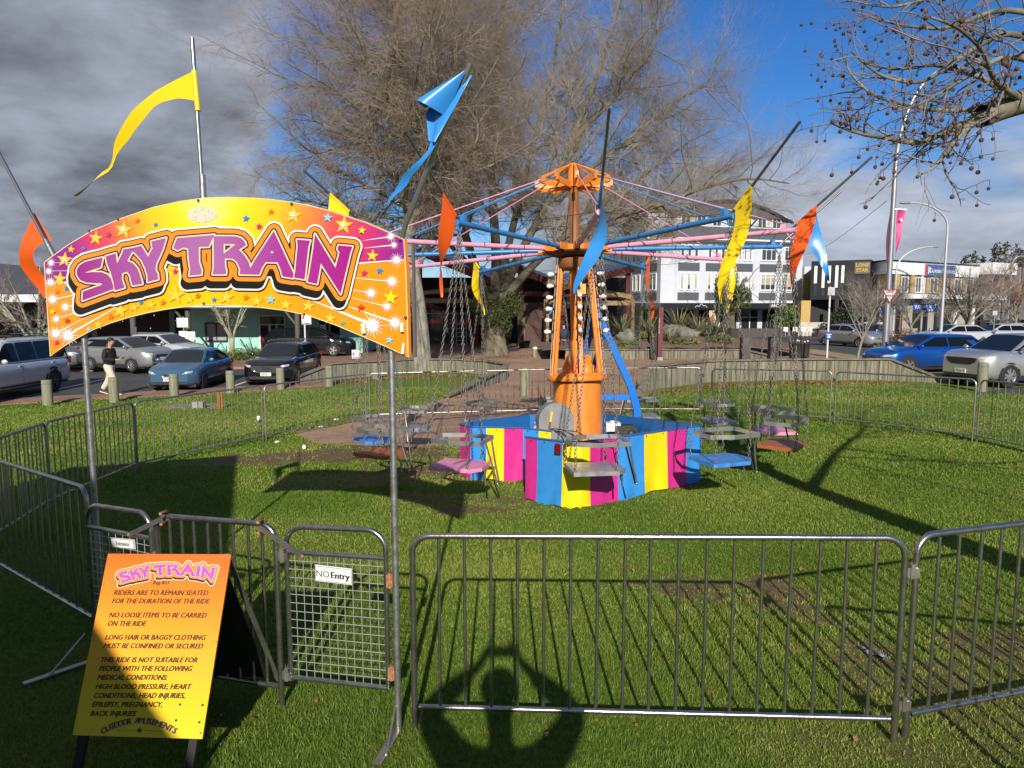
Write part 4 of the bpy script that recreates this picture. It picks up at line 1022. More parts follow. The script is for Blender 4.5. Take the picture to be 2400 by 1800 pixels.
q = MB(); c_ = L_(1461, 1012, 10.9); q.box(c_, (.30, .28, .22)); q.box(c_ + Vector((.08, -.15, .0)), (.22, .05, .16)); q.cyl(c_ + Vector((.1, -.14, -.02)), .07, .04, 14, Matrix.Rotation(math.pi / 2, 3, 'X')); eng = rb(q, 'engine', mat('engine_black', (.025, .024, .022), .5, var=.3, vscale=30))
q = MB(); q.box(c_ + Vector((-.17, 0, .09)), (.22, .26, .13)); q.cyl(c_ + Vector((-.17, 0, .15)), .035, .03, 12); rb(q, 'fuel_tank', mat('tank_white', (.75, .74, .70), .4), eng)
q = MB()
for (p, r_) in (((1300, 1010), (1340, 1040)), ((1290, 1005), (1360, 1035)), ((1330, 1010), (1390, 1040))): a_, b_ = L_(*p, 10.3), L_(*r_, 10.0); q.tube([a_.lerp(b_, i / 8) + Vector((0, 0, .06 * math.sin(math.pi * i / 8))) for i in range(9)], .007, 5)
rb(q, 'hose', black)

# ------------------------------------------------------------------ striped skirt round the foot of the ride
skb = G(1343, 1198); skirt = thing('striped_skirt', 'blue, yellow and magenta striped vinyl skirt around the base of the ride', 'enclosure', skb)
vins = [vin_blue, vin_yel, vin_mag, blue]


def skirt_panel(name, A, B, zt0, zt1, zb0, zb1, stripes, outer, wob=.018, back=True, sag=.05):
    """A, B ground corners; stripes = [(fraction, material index)]; cloth with soft folds, inside face blue"""
    q = MB(); d = B - A; L = Vector((d.x, d.y, 0)).length; n = Vector((d.y, -d.x, 0)).normalized() * outer; nz = 12; edges = [0]
    for f_, _m in stripes: edges.append(edges[-1] + f_)
    tot = edges[-1]
    for i, (f_, mi) in enumerate(stripes):
        u0, u1 = edges[i] / tot, edges[i + 1] / tot; ns = max(4, int((u1 - u0) * L / .05)); P = []
        for j in range(nz + 1):
            s = j / nz; r = []
            for k in range(ns + 1):
                u = u0 + (u1 - u0) * k / ns; x = A + d * u; zt, zb = zt0 + (zt1 - zt0) * u, zb0 + (zb1 - zb0) * u
                zb += sag * math.sin(u * 9 + A.x * 3) * .35
                bow = wob * s * (math.sin(u * L * 7.5 + A.y) + .7 * math.sin(u * L * 17 + 2 * s + 1)) + .03 * s * s
                r.append(Vector((x.x, x.y, zt + (zb - zt) * s)) + n * bow * min(1, u * L / .12, (1 - u) * L / .12))
            P.append(r)
        q.cur = mi; q.grid(P)
    o = q.build(name, vins, skirt, fix=False)
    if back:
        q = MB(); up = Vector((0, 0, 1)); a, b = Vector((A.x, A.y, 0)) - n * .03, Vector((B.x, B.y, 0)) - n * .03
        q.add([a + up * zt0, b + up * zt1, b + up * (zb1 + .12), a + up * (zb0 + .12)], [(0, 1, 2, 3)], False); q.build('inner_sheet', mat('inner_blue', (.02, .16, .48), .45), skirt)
    q = MB(); up = Vector((0, 0, 1))
    q.tube([Vector((A.x, A.y, zt0)), Vector((B.x, B.y, zt1))], .014, 8); q.build('top_rail', mat('rail_blue', (.03, .10, .30), .5), skirt)
    q = MB(); ns = max(3, int(L / .28))
    for k in range(ns):
        u = (k + .5) / ns; x = A + d * u; q.ball(Vector((x.x, x.y, zt0 + (zt1 - zt0) * u - .035)) + n * .008, .009, 6)
    q.build('stud', dark_steel, o)
    return o


gA, gB, gC = G(1231, 1172), G(1343, 1197), G(1641, 1130); zA, zB, zC = at(1230, 1024, gA.y).z, at(1333, 1039, gB.y).z, at(1639, 997, gC.y).z
gD = at(1415, 971, 11.75); gE = at(1240, 973, 11.6); gF = at(1078, 994, 10.25)
gr = lambda p: Vector((p.x, p.y, gz(p.x, p.y)))
b_ = lambda p: gz(p.x, p.y) + .015
gA, gB, gC, fD, fE, fF = map(gr, (gA, gB, gC, gD, gE, gF))
# rounded front corner: split B in three
t1, t2 = gB + (gA - gB).normalized() * .13 + Vector((0, 0, 0)), gB + (gC - gB).normalized() * .13
skirt_panel('striped_panel', gA, t1, zA, zB, b_(gA), b_(t1), [(.24, 2), (.50, 0), (.05, 1)], 1)
skirt_panel('striped_panel', t1, t2, zB, zB, b_(t1), b_(t2), [(1, 1)], 1, .006, False)
skirt_panel('striped_panel', t2, gC, zB, zC, b_(t2), b_(gC), [(.06, 1), (.21, 2), (.215, 0), (.195, 1), (.175, 2), (.145, 0)], 1)
skirt_panel('striped_panel', gC, fD, zC, gD.z, b_(gC), b_(fD), [(.2, 0), (.2, 1), (.2, 2), (.2, 0), (.2, 1)], 1)
skirt_panel('striped_panel', fD, fE, gD.z, gE.z, b_(fD), b_(fE), [(.3, 0), (.3, 1), (.4, 2)], 1)
skirt_panel('striped_panel', fE, fF, gE.z, gF.z, b_(fE), b_(fF), [(.3, 0), (.3, 1), (.3, 2)], 1)
gH = gr(at(1103, 1120, 9.95)); zH = at(1096, 1000, 9.95).z
skirt_panel('striped_panel', fF, gH, gF.z, zH, b_(fF), b_(gH), [(1, 2)], 1)
gI = gr(at(1226, 1120, 9.75)); zI = at(1218, 1003, 9.75).z
skirt_panel('striped_panel', gH, gI, zH, zI, b_(gH), b_(gI), [(.36, 0), (.40, 1), (.42, 2)], 1)
gJ = gr(at(1292, 1010, 9.6))
skirt_panel('striped_panel', gI, gJ, zI, zI - .02, b_(gI), b_(gJ), [(.5, 0), (.4, 1)], 1)
q = MB(); c_ = at(1307, 1052, gB.y + .12) ; q.box(c_, (.075, .02, .12), Matrix.Rotation(rad(-35), 3, 'Z')); q.build('tail_light', mat('tail_red', (.16, .008, .01), .2), skirt)

# ------------------------------------------------------------------ the twelve swing seats
SEATC = [mat('seat_silver', (.42, .43, .45), .4, .6, var=.25, vscale=10), mat('seat_blue', (.05, .22, .58), .45, var=.25, vscale=9), mat('seat_brown', (.34, .105, .035), .5, var=.2, vscale=6), mat('seat_pink', (.70, .26, .42), .45, var=.18, vscale=8)]
SW, SLn = .50, .62      # lateral, fore-aft
PL = [(-.31, -.25), (.20, -.25), (.31, -.12), (.31, .12), (.20, .25), (-.31, .25)]


def plank():
    q = MB(); q.prism(PL, -.045, Matrix.Identity(4)); return q


def chain(a, b):
    """oval links, alternate ones turned a quarter"""
    a, b = Vector(a), Vector(b); d = b - a; L = d.length; d /= L; pitch = .044; n = int(L / pitch); u = d.orthogonal().normalized(); v = d.cross(u); q = MB()
    for i in range(n):
        c_ = a + d * (pitch * (i + .5)); s, f = (u, v) if i % 2 else (v, u); pts = [c_ + d * .0275 * math.cos(t) + s * .0145 * math.sin(t) for t in [2 * math.pi * k / 8 for k in range(8)]]
        q.tube(pts, .0043, 4, False, True)
    return q


def make_seat():
    t = thing('hanging_swing', '', 'swing', (0, 0, 0), 0, 'chain swing seats'); top = Vector((0, 0, SEATL))
    sp = [(-.29, -.235), (.17, -.235), (.17, .235), (-.29, .235)]; zr = .30
    plank().build('plank', SEATC[0], t, world=False)
    q = MB(); rp = [Vector((x, y, zr)) for (x, y) in ((.33, -.235), (-.05, -.265), (-.31, -.17), (-.34, 0), (-.31, .17), (-.05, .265), (.33, .235))]
    for i in range(len(rp) - 1): q.bar(rp[i], rp[i + 1], .006, .052)
    rail = q.build('back_rail', alu, t, world=False)
    q = MB(); q.bar((.325, -.235, zr), (.325, .235, zr), .006, .05); q.build('front_bar', alu, t, world=False)
    for s in (-1, 1):
        q = MB(); q.tube([(.35, s * .10, zr), (.42, s * .05, .0), (.47, s * .03, -.20)], .011, 7); q.ball((.47, s * .03, -.20), .016, 6); q.build('leg_rod', dark_steel if s > 0 else steel_far, t, world=False)
    q = MB(); q.tube([(.30, .0, -.02), (.31, 0, -.24)], .012, 7); q.build('leg_rod', steel_far, t, world=False)
    for (x, y) in sp:
        mid = Vector((x * 1.04, y * 1.12, zr)); q = chain(top, mid); q2 = chain(mid, (x, y, -.02)); q.add(q2.v, q2.f, True); q.build('chain', chain_m, t, world=False, fix=False)
        q = MB(); q.ball((x, y, -.03), .020, 7, (1, 1, .7)); q.build('bolt', rust, t, world=False)
    return t


proto = make_seat(); bpy.context.view_layer.update()
SLAB = ['silver seat nearest the camera, hanging in front of the yellow and magenta stripes', 'blue seat hanging at the right front corner of the striped skirt', 'brown seat on the far right with black rods hanging below it', 'pink seat seen above and behind the brown one on the right', 'silver seat hanging behind the blue seat to the right of the skirt',
        'seat hanging low behind the blue bent ram', 'brown seat hidden straight behind the orange column', 'seat hanging behind the back left edge of the blue skirt sheet', 'silver seat hanging over the red path just right of the sign post', 'blue seat hanging behind the right sign post',
        'brown seat hanging low across the right sign post', 'pink seat hanging in front of the left part of the striped skirt']
SROT = [8, -10, -6, 12, -20, 30, 0, 20, 25, 35, 30, 12]
planks = [None] * 4; src_plank = [c_ for c_ in proto.children if c_.name.startswith('plank')][0]
for i in range(4):
    if i == 0: planks[0] = src_plank.data
    else:
        me = src_plank.data.copy(); me.materials[0] = SEATC[i]; planks[i] = me
for k in range(12):
    e = armdir[k]; tip = RM @ (e * RARM + Vector((0, 0, HZL - .10))); o = proto if k == 0 else dup(proto)
    o.location = tip - Vector((0, 0, SEATL)); ew = RM.to_3x3() @ e; o.rotation_euler = (0, 0, math.atan2(ew.x, -ew.y) + rad(SROT[k])); o['label'] = SLAB[k]; o['group'] = 'chain swing seats'
    for ch in o.children:
        if ch.name.startswith('plank'): ch.data = planks[(0, 1, 2, 3, 0, 0, 2, 0, 0, 1, 2, 3)[k]]


# ------------------------------------------------------------------ cars
def paint(name, col, rough=.28, metal=.35): return mat(name, col, rough, metal, coat=.7)


trim = mat('black_trim', (.02, .02, .021), .6); tyre_m = mat('tyre', (.018, .018, .019), .85); rim_m = mat('alloy_rim', (.55, .55, .56), .3, .8); lamp_m = mat('headlamp_glass', (.62, .64, .66), .12, .3, coat=1.)
tail_m = mat('tail_lamp', (.30, .01, .012), .2, coat=1.); plate_m = mat('plate_white', (.78, .78, .76), .4); plate_ink = mat('plate_black', (.02, .02, .02), .5); chrome = mat('chrome', (.7, .7, .72), .12, 1.)
car_glass = mat('car_glass', (.006, .008, .010), .08, 0., spec=.22)


def lerp_prof(pr, x):
    for (x0, v0), (x1, v1) in zip(pr, pr[1:]):
        if x0 <= x <= x1: return v0 + (v1 - v0) * (x - x0) / (x1 - x0)
    return pr[0][1] if x < pr[0][0] else pr[-1][1]


def spokes(R, n, wd, twin=False):
    q = MB(); q.lathe([(R, -.02), (R, .0), (R * .93, .004), (R * .90, -.03), (R * .88, -.06)], n=26)
    for k in range(n):
        for dv in ((-.16, .16) if twin else (0,)):
            a = 2 * math.pi * k / n; a2 = a + dv * 1.6; p0 = Vector((math.cos(a + dv * .2) * R * .16, math.sin(a + dv * .2) * R * .16, -.004)); p1 = Vector((math.cos(a2) * R * .92, math.sin(a2) * R * .92, -.008)); q.bar(p0, p1, wd, .02, (0, 0, 1))
    q.cyl((0, 0, -.02), R * .2, .022, 12); return q


def car(label, cat_, loc, yaw, pm, L, W, H, hood, cabin, belt=.92, deck=None, zb=.20, wr=.32, axles=None, plate=None, group='cars', grille='wide', rim=(5, .05, False), rack=False, rim_mat=None, side_cut=(.0, .48, 1.), nose=.30, wag=False, lampw=.36, glass=None):
    """x forward. hood: (x, z) points of the bonnet top from the nose back to the windscreen foot.
    cabin: x of windscreen foot, windscreen top, roof rear, rear glass foot"""
    t = thing('parked_car', label, cat_, loc, yaw, group); glass = glass or car_glass
    xf, xr = L / 2, -L / 2; xa, xb, xc, xd = cabin; deck = deck or [(xr, belt - .06), (xd, belt)]; hw = W / 2
    top = [(xr, deck[0][1])] + [d for d in deck[1:]] + [(xa, belt)] + sorted([h for h in hood if h[0] < xf], key=lambda p: p[0]) + [(xf, hood[0][1])]
    top = sorted(set(top)); xs = sorted(set([xr, xr + .04, xr + .14, xr + .35] + [p[0] for p in top] + list(np.linspace(xr + .35, xf - .5, 14)) + [xf - .5, xf - .32, xf - .18, xf - .07, xf]))

    def wd(x):
        k = 1.; d = xf - x
        if d < .55: k = 1 - nose * (1 - d / .55) ** 2.2
        d = x - xr
        if d < .35: k = 1 - .14 * (1 - d / .35) ** 2
        return hw * k
    rows = []
    for x in xs:
        wv = wd(x); zt = lerp_prof(top, x); z0 = zb
        if xf - x < .2: z0 = zb + .06 * (1 - (xf - x) / .2); zt = zt - .07 * (1 - (xf - x) / .2) ** 2
        if x - xr < .15: z0 = zb + .10 * (1 - (x - xr) / .15); zt = zt - .05 * (1 - (x - xr) / .15)
        h = zt - z0; half = [(wv * .80, z0), (wv * .96, z0 + .03), (wv * .99, z0 + h * .25), (wv, z0 + h * .5), (wv * .985, z0 + h * .72), (wv * .955, z0 + h * .87), (wv * .90, zt - .025), (wv * .80, zt + .002), (wv * .4, zt + .02), (0, zt + .025)]
        rows.append([Vector((x, y, z)) for (y, z) in half] + [Vector((x, -y, z)) for (y, z) in reversed(half[:-1])])
    q = MB(); q.grid(rows); n = len(rows[0])
    for r in (rows[0], rows[-1]): q.add(r, [tuple(range(n))], False)
    # cabin shell
    bw, rw = hw * .90, hw * .70; zbel = lambda x: lerp_prof(top, x) - .01

    def cab(x):          # half width at the belt and at the roof edge, roof height
        if x >= xb: s = (xa - x) / max(.01, xa - xb); return bw * (.93 + .07 * s), None, zbel(x) + (H - .07 - zbel(x)) * s
        if x <= xc: s = (x - xd) / max(.01, xc - xd); return bw * (.93 + .07 * s), None, zbel(x) + (H - .08 - zbel(x)) * s
        s = (x - xc) / (xb - xc); return bw, None, H - .075 + .0 * s
    cx = [xd] + list(np.linspace(xd, xc, 4))[1:] + list(np.linspace(xc, xb, 6))[1:] + list(np.linspace(xb, xa, 4))[1:]
    rr = []
    for x in cx:
        b0, _, zr = cab(x); zl = zbel(x); f = (zr - zl) / (H - .075 - .9); f = max(0, min(1, (zr - zl) / max(.05, H - .075 - zbel((xb + xc) / 2)))); re = b0 + (rw - b0) * f; crown = .06 * math.sin(math.pi * min(1, max(0, (x - xd) / (xa - xd)))) * f
        half = [(b0, zl), (b0 + (re - b0) * .55, zl + (zr - zl) * .55), (re + .015, zr - .03 * f), (re - .05, zr + .012 * f), (re * .5, zr + crown * .8), (0, zr + crown)]
        rr.append([Vector((x, y, z)) for (y, z) in half] + [Vector((x, -y, z)) for (y, z) in reversed(half[:-1])])
    q.grid(rr)
    # wheel arches and lower trim
    axf, axr = axles or (xf - .88, xr + .82)
    q.cur = 1
    for ax in (axf, axr):
        for s in (-1, 1):
            ro = wr + .055; y = s * (hw * .992 + .004); q.add([(ax + ro * math.cos(a), y, wr + ro * math.sin(a)) for a in [math.pi * k / 16 - .25 + (.5 * k / 16) for k in range(17)]], [tuple(range(17))], False)
    q.box((0, 0, zb + .005), (L * .9, W * .93, .10))
    body = q.build('body', [pm, trim], t, world=False)
    eps = .008

    def pane(name, pts, shrink=.05, m=glass):
        c_ = sum((Vector(p) for p in pts), Vector()) / len(pts); P = [Vector(p) + (c_ - Vector(p)).normalized() * shrink for p in pts]; nrm = (P[1] - P[0]).cross(P[2] - P[0]).normalized(); nrm = nrm if nrm.dot(c_ - Vector((0, 0, .7))) > 0 else -nrm
        mbx = MB(); a = [p + nrm * eps for p in P]; b = [p - nrm * .004 for p in P]; k = len(P); mbx.add(a + b, [tuple(range(k)), tuple(range(2 * k - 1, k - 1, -1))] + [(i, (i + 1) % k, (i + 1) % k + k, i + k) for i in range(k)], False); return mbx.build(name, m, t, world=False)
    # windscreen and rear glass as gently curved grids
    def screen(name, x0, x1, inset=.06):
        P = []
        for i in range(6):
            s = .06 + .86 * i / 5; x = x0 + (x1 - x0) * s; b0, _, zr = cab(x); zl = zbel(x); f = max(0, min(1, (zr - zl) / max(.05, H - .075 - zbel((xb + xc) / 2)))); re = (b0 + (rw - b0) * f) - inset; sg = 1 if x0 > x1 else -1
            P.append([Vector((x + sg * (.012 + .0 * (y / re) ** 2), y, zr + .012 + (.045 * math.sin(math.pi * min(1, max(0, (x - xd) / (xa - xd))))) * f * (1 - (y / re) ** 2))) for y in np.linspace(-re, re, 7)])
        mbx = MB(); mbx.grid(P); return mbx.build(name, mat('screen_glass', (.012, .015, .018), .06, 0., spec=.6), t, world=False)
    screen('windscreen', xa, xb); screen('rear_window', xd, xc)
    # side windows
    zroof = H - .075

    def sidepts(x): b0, _, zr = cab(x); zl = zbel(x) + .02; f = max(0, min(1, (zr - zl) / max(.05, zroof - zbel((xb + xc) / 2)))); re = b0 + (rw - b0) * f + .015; return (b0, zl), (re, min(zr, zroof) - .035)
    for s in (-1, 1):
        X0, X1 = xa - .06, xd + .10; cuts = [X0 + (X1 - X0) * c_ for c_ in side_cut]
        for i in range(len(cuts) - 1):
            u0, u1 = cuts[i] - (.03 if i else 0), cuts[i + 1] + (.03 if i < len(cuts) - 2 else 0); pts = []
            lo = [(x, *sidepts(x)[0]) for x in np.linspace(u0, u1, 5)]; hi = [(x, *sidepts(x)[1]) for x in np.linspace(u1, u0, 7)]
            pts = [Vector((x, s * (y + .006), z + .02)) for x, y, z in lo] + [Vector((x, s * (y + .010), max(z - .02, lerp_prof([(a[0], a[2]) for a in sorted(lo)], x) + .03))) for x, y, z in hi]
            mbx = MB(); k = 5; kk = len(pts); mbx.add(pts, [tuple(range(kk))], False); mbx.build('side_window', glass, t, world=False)
        mbx = MB(); mbx.ball((xa - .22, s * (hw + .07), belt + .07), .10, 10, (.55, 1.0, .75)); mbx.build('door_mirror', pm, t, world=False)
        for xh in ((xa + xb) / 2 - .75, (xc + xb) / 2 - .62):
            mbx = MB(); mbx.box((xh, s * (hw * .975), belt - .13), (.17, .03, .03)); mbx.build('door_handle', pm if pm is not trim else trim, t, world=False)
        mbx = MB(); mbx.bar((axf - wr - .1, s * hw * 1.0, zb + .09), (axr + wr + .1, s * hw * 1.0, zb + .09), .02, .05); mbx.build('sill', trim, t, world=False)
        for i, xg in enumerate((X0 + (X1 - X0) * side_cut[1],)):
            mbx = MB(); mbx.bar((xg, s * hw * .993, belt - .05), (xg, s * hw * .997, zb + .16), .004, .006); mbx.build('door_gap', trim, t, world=False)
    for ax in (axf, axr):
        for s in (-1, 1):
            wroot = MB(); Mw = Matrix.Rotation(-s * math.pi / 2, 3, 'X'); wroot.lathe([(wr * .64, .0), (wr * .66, .012), (wr * .94, .012), (wr, -.02), (wr, -.19), (wr * .9, -.21), (wr * .5, -.21)], (ax, s * (hw + .006), wr), 28, Mw); wroot.cur = 1; wroot.lathe([(wr * .66, -.07), (.0001, -.07)], (ax, s * (hw + .006), wr), 24, Mw)
            wo = wroot.build('wheel', [tyre_m, trim], t, world=False); sp_ = spokes(wr * .66, *rim); m2 = MB(); m2.v = [tuple(Mw @ Vector(v) + Vector((ax, s * (hw + .004), wr))) for v in sp_.v]; m2.f, m2.mi, m2.sm = sp_.f, sp_.mi, sp_.sm; m2.build('rim', rim_mat or rim_m, wo, world=False)
    # lamps: pieces that follow the nose
    zh = lerp_prof(top, xf - .12) - .13
    for s in (-1, 1):
        P = []
        for i in range(7):
            y = hw * (.50 + lampw * i / 6); x = xf
            while x > xf - .8 and wd(x) < y * 1.015: x -= .01
            P.append([Vector((x + .012 - .05 * abs(j - 1), s * y, zh + .05 * (i / 6) + (j - 1) * (.055 - .014 * abs(i - 3) / 3))) for j in range(3)])
        mbx = MB(); mbx.grid(P); mbx.build('headlight', lamp_m, t, world=False)
        mbx = MB(); mbx.box((xr + .035, s * hw * .78, belt - .12), (.08, hw * .30, .22)); mbx.build('tail_light', tail_m, t, world=False)
    gz_ = zh - .04
    if grille == 'wide': gp = [(-.46, .06), (.46, .06), (.40, -.09), (-.40, -.09)]
    elif grille == 'mouth': gp = [(-.34, .05), (.34, .05), (.58, -.16), (.50, -.24), (-.50, -.24), (-.58, -.16)]
    elif grille == 'slim': gp = [(-.26, .035), (.26, .035), (.22, -.03), (-.22, -.03)]
    else: gp = [(-.52, .07), (.52, .07), (.44, -.07), (.30, -.14), (-.30, -.14), (-.44, -.07)]
    mbx = MB(); Mg = Matrix(((0, 0, 1, xf - .035), (1, 0, 0, 0), (0, 1, 0, gz_), (0, 0, 0, 1))); sc = hw / .88; mbx.prism([(x * sc, y) for x, y in gp], .05, Mg); go = mbx.build('grille', trim, t, world=False)
    if grille in ('bars', 'slim', 'wide'):
        mbx = MB()
        k = 15 if grille == 'bars' else 0
        for i in range(k): y = (-.48 + .96 * i / (k - 1)) * sc; mbx.bar((xf + .02, y, gz_ - .06 + .02 * abs(y)), (xf + .018, y, gz_ + .055), .016, .008)
        pp_ = [Vector((xf + .018, x * sc, gz_ + y)) for x, y in gp]; mbx.tube(pp_ + [pp_[0]], .010, 6); mbx.build('grille_trim', chrome, go, world=False)
    mbx = MB(); mbx.prism([(-.62 * sc, .0), (.62 * sc, .0), (.52 * sc, -.10), (-.52 * sc, -.10)], .05, Matrix(((0, 0, 1, xf - .045), (1, 0, 0, 0), (0, 1, 0, zb + .16), (0, 0, 0, 1)))); mbx.build('bumper_intake', trim, t, world=False)
    if plate is not None:
        zp = zb + .24 if grille != 'mouth' else zb + .34
        mbx = MB(); mbx.box((xf + .012, 0, zp), (.02, .37, .125)); po = mbx.build('number_plate', plate_m, t, world=False)
        if plate: mbx = MB(); text_on(mbx, plate, .115, (xf + .0235, 0, zp - .004), (0, 1, 0), (0, 0, 1), bold=.002); mbx.build('plate_lettering', plate_ink, po, world=False)
    if rack:
        for s in (-1, 1):
            mbx = MB(); mbx.tube([(xb - .15, s * (rw - .02), H - .02), (xb - .3, s * (rw - .01), H + .045), (xc + .15, s * (rw - .01), H + .045), (xc, s * (rw - .02), H - .02)], .015, 7); mbx.build('roof_rail', trim if rack == 1 else chrome, t, world=False)
        for x in (xb - .55, xc + .55):
            mbx = MB(); mbx.bar((x, -rw, H + .075), (x, rw, H + .075), .06, .03); mbx.build('roof_bar', trim, t, world=False)
    mbx = MB(); mbx.box((xa - .33, hw * .42, belt + .26), (.02, .09, .06)); mbx.build('windscreen_label', plate_m, t, world=False) if False else None
    return t


HD = lambda x, y: math.atan2(y, x)
gl = lambda x, y: Vector((x, y, gz(x, y) + .004))
# left row, nose to the lawn
ute = car('white double cab ute with a dark-windowed canopy, half out of frame on the left', 'ute', gl(-16.05, 21.9), HD(.05, -1), paint('white_car_paint', (.62, .63, .64)), 5.3, 1.86, 1.84, [(2.65, .98), (1.6, 1.12)], (1.25, .55, -2.45, -2.62), 1.12, [(-2.65, 1.08), (-2.62, 1.1)], .32, .40, (1.68, -1.5), None, rim=(6, .06, False), rim_mat=mat('dark_rim', (.10, .10, .105), .4, .6), side_cut=(0, .30, .55, 1.), rack=1, group='cars parked nose to the lawn')
car('old blue hatchback with dents and round headlights, facing the lawn behind the bollards', 'car', gl(-11.45, 25.35), HD(.07, -1), paint('faded_blue_car_paint', (.065, .155, .27), .3, .35), 4.2, 1.68, 1.36, [(2.1, .70), (1.7, .80), (1.1, .90)], (.92, .25, -1.0, -1.85), .90, [(-2.1, .86), (-1.9, .9)], .19, .29, None, 'KWL328', grille='slim', rim=(5, .05, False), rim_mat=mat('dull_rim', (.16, .16, .165), .5, .5), group='cars parked nose to the lawn', lampw=.34)
car('black station wagon with chrome grille bars and roof rails, facing the lawn', 'station wagon', gl(-8.75, 27.3), HD(.03, -1), paint('black_car_paint', (.010, .011, .014), .2, .2), 4.8, 1.80, 1.46, [(2.4, .78), (2.0, .90), (1.2, .98)], (1.05, .25, -1.75, -2.3), .97, [(-2.4, .95), (-2.3, .97)], .20, .33, None, 'JSS21', grille='bars', rim=(5, .06, True), rack=2, group='cars parked nose to the lawn', side_cut=(0, .38, .70, 1.))
# across the street
zf = lambda x, y, dz=.10: Vector((x, y, gz(x, y) + dz))
car('silver hybrid hatchback with a black grille mouth, behind the walking person', 'hatchback', zf(-16.6, 30.6), HD(.95, -.36), paint('silver_car_paint', (.36, .365, .37), .3, .6), 4.05, 1.70, 1.45, [(2.02, .80), (1.6, .95), (1.15, 1.02)], (1.15, .15, -1.5, -1.92), .98, [(-2.02, 1.0), (-1.92, 1.0)], .2, .30, None, 'NLF709', grille='mouth', rim=(9, .035, False), group='cars parked across the street')
car('white car mostly hidden behind the silver hybrid', 'car', zf(-16.6, 33.9), HD(.95, -.36), paint('white_car_paint', (.62, .63, .64)), 4.3, 1.75, 1.45, [(2.15, .80), (1.6, .93), (1.1, 1.0)], (1.1, .2, -1.3, -1.9), .98, None, .2, .31, None, None, group='cars parked across the street')
car('black people carrier side-on in front of the mint green shop', 'people carrier', zf(-11.2, 39.5), HD(1, -.03), paint('black_car_paint', (.010, .011, .014), .2, .2), 4.75, 1.80, 1.58, [(2.37, .80), (1.9, .98), (1.4, 1.08)], (1.45, .35, -1.9, -2.3), 1.0, [(-2.37, 1.0), (-2.3, 1.02)], .2, .33, None, None, rim=(5, .07, False), group='cars parked across the street', side_cut=(0, .36, .72, 1.))
car('dark car tail between the white ute and the silver hybrid', 'car', zf(-20.4, 31.4), HD(.9, -.3), paint('grey_car_paint', (.16, .16, .17), .3, .5), 4.3, 1.75, 1.45, [(2.15, .80), (1.6, .93), (1.1, 1.0)], (1.1, .2, -1.3, -1.9), .98, None, .2, .31, None, None, group='cars parked across the street')
# right-hand side
car('metallic blue hatchback parked behind the sloping end of the right timber wall', 'hatchback', gl(15.95, 27.4), HD(-.985, -.17), paint('metallic_blue_car_paint', (.012, .10, .42), .25, .55), 4.45, 1.75, 1.47, [(2.22, .70), (1.8, .86), (1.15, .98)], (1.15, .15, -1.5, -2.05), .96, [(-2.22, .98), (-2.05, .98)], .2, .32, None, None, grille='slim', rim=(5, .06, False), group='cars parked on the right', lampw=.40)
car('silver sport utility car with a black grille and bonnet guard at the right edge', 'sport utility car', gl(16.35, 22.9), HD(-.96, -.28), paint('bright_silver_car_paint', (.46, .46, .455), .28, .6), 4.65, 1.86, 1.66, [(2.32, .98), (1.9, 1.10), (1.25, 1.16)], (1.25, .35, -1.7, -2.2), 1.10, [(-2.32, 1.1), (-2.2, 1.12)], .26, .37, (1.42, -1.32), 'PEJ618', grille='big', rim=(5, .06, True), group='cars parked on the right', lampw=.42)
car('silver liftback car waiting at the junction left of the tall lamp pole', 'car', gl(22.2, 46.3), HD(.32, -.95), paint('warm_silver_car_paint', (.42, .41, .40), .3, .6), 4.55, 1.76, 1.47, [(2.27, .72), (1.8, .90), (1.2, 1.0)], (1.25, .25, -1.2, -2.15), .97, [(-2.27, 1.02), (-2.15, 1.02)], .2, .32, None, None, grille='slim', rim=(5, .06, False), group='cars on the far right')
wp = paint('white_car_paint', (.62, .63, .64))
sed = ([(2.2, .80), (1.7, .92), (1.1, 1.0)], (1.1, .2, -1.2, -1.9), .97)
for (x, y, a, lb, pm) in ((28.2, 45.5, (-.99, -.1), 'white sedan parked behind the blue hatchback, nearest of the white cars', wp), (33.5, 49, (-.99, -.1), 'white car parked in the middle of the row of white cars at right', wp), (40.6, 58, (-.99, -.1), 'white wagon farthest back among the white cars at right', wp), (47.5, 62, (-.99, -.1), 'white car at the right edge behind the silver sport utility car', wp), (25.4, 50.5, (-.6, -.8), 'purple blue car mostly hidden by the flax under the second lamp', paint('purple_car_paint', (.05, .035, .16)))):
    car(lb, 'car', gl(x, y), HD(*a), pm, 4.5, 1.76, 1.46, sed[0], sed[1], sed[2], None, .2, .31, None, None, group='cars on the far right')


# ------------------------------------------------------------------ people
def skin(name, pts, edges, m, parent=None, sub=2, root=0):
    """one continuous body grown from joints: pts {key: (xyz, radius or (rx, ry))}"""
    ks = list(pts); me = bpy.data.meshes.new(name); off = wloc(parent) if parent is not None else Vector()
    me.from_pydata([tuple(Vector(pts[k][0]) - off * 0) for k in ks], [(ks.index(a), ks.index(b)) for a, b in edges], []); o = bpy.data.objects.new(name, me); C.collection.objects.link(o)
    o.modifiers.new('skin', 'SKIN').use_smooth_shade = True
    for i, k in enumerate(ks):
        r = pts[k][1]; sv = me.skin_vertices[0].data[i]; sv.radius = r if isinstance(r, tuple) else (r, r); sv.use_root = (i == root)
    s = o.modifiers.new('sub', 'SUBSURF'); s.levels = sub; s.render_levels = sub
    me.materials.append(m)
    if parent is not None: o.parent = parent
    return o


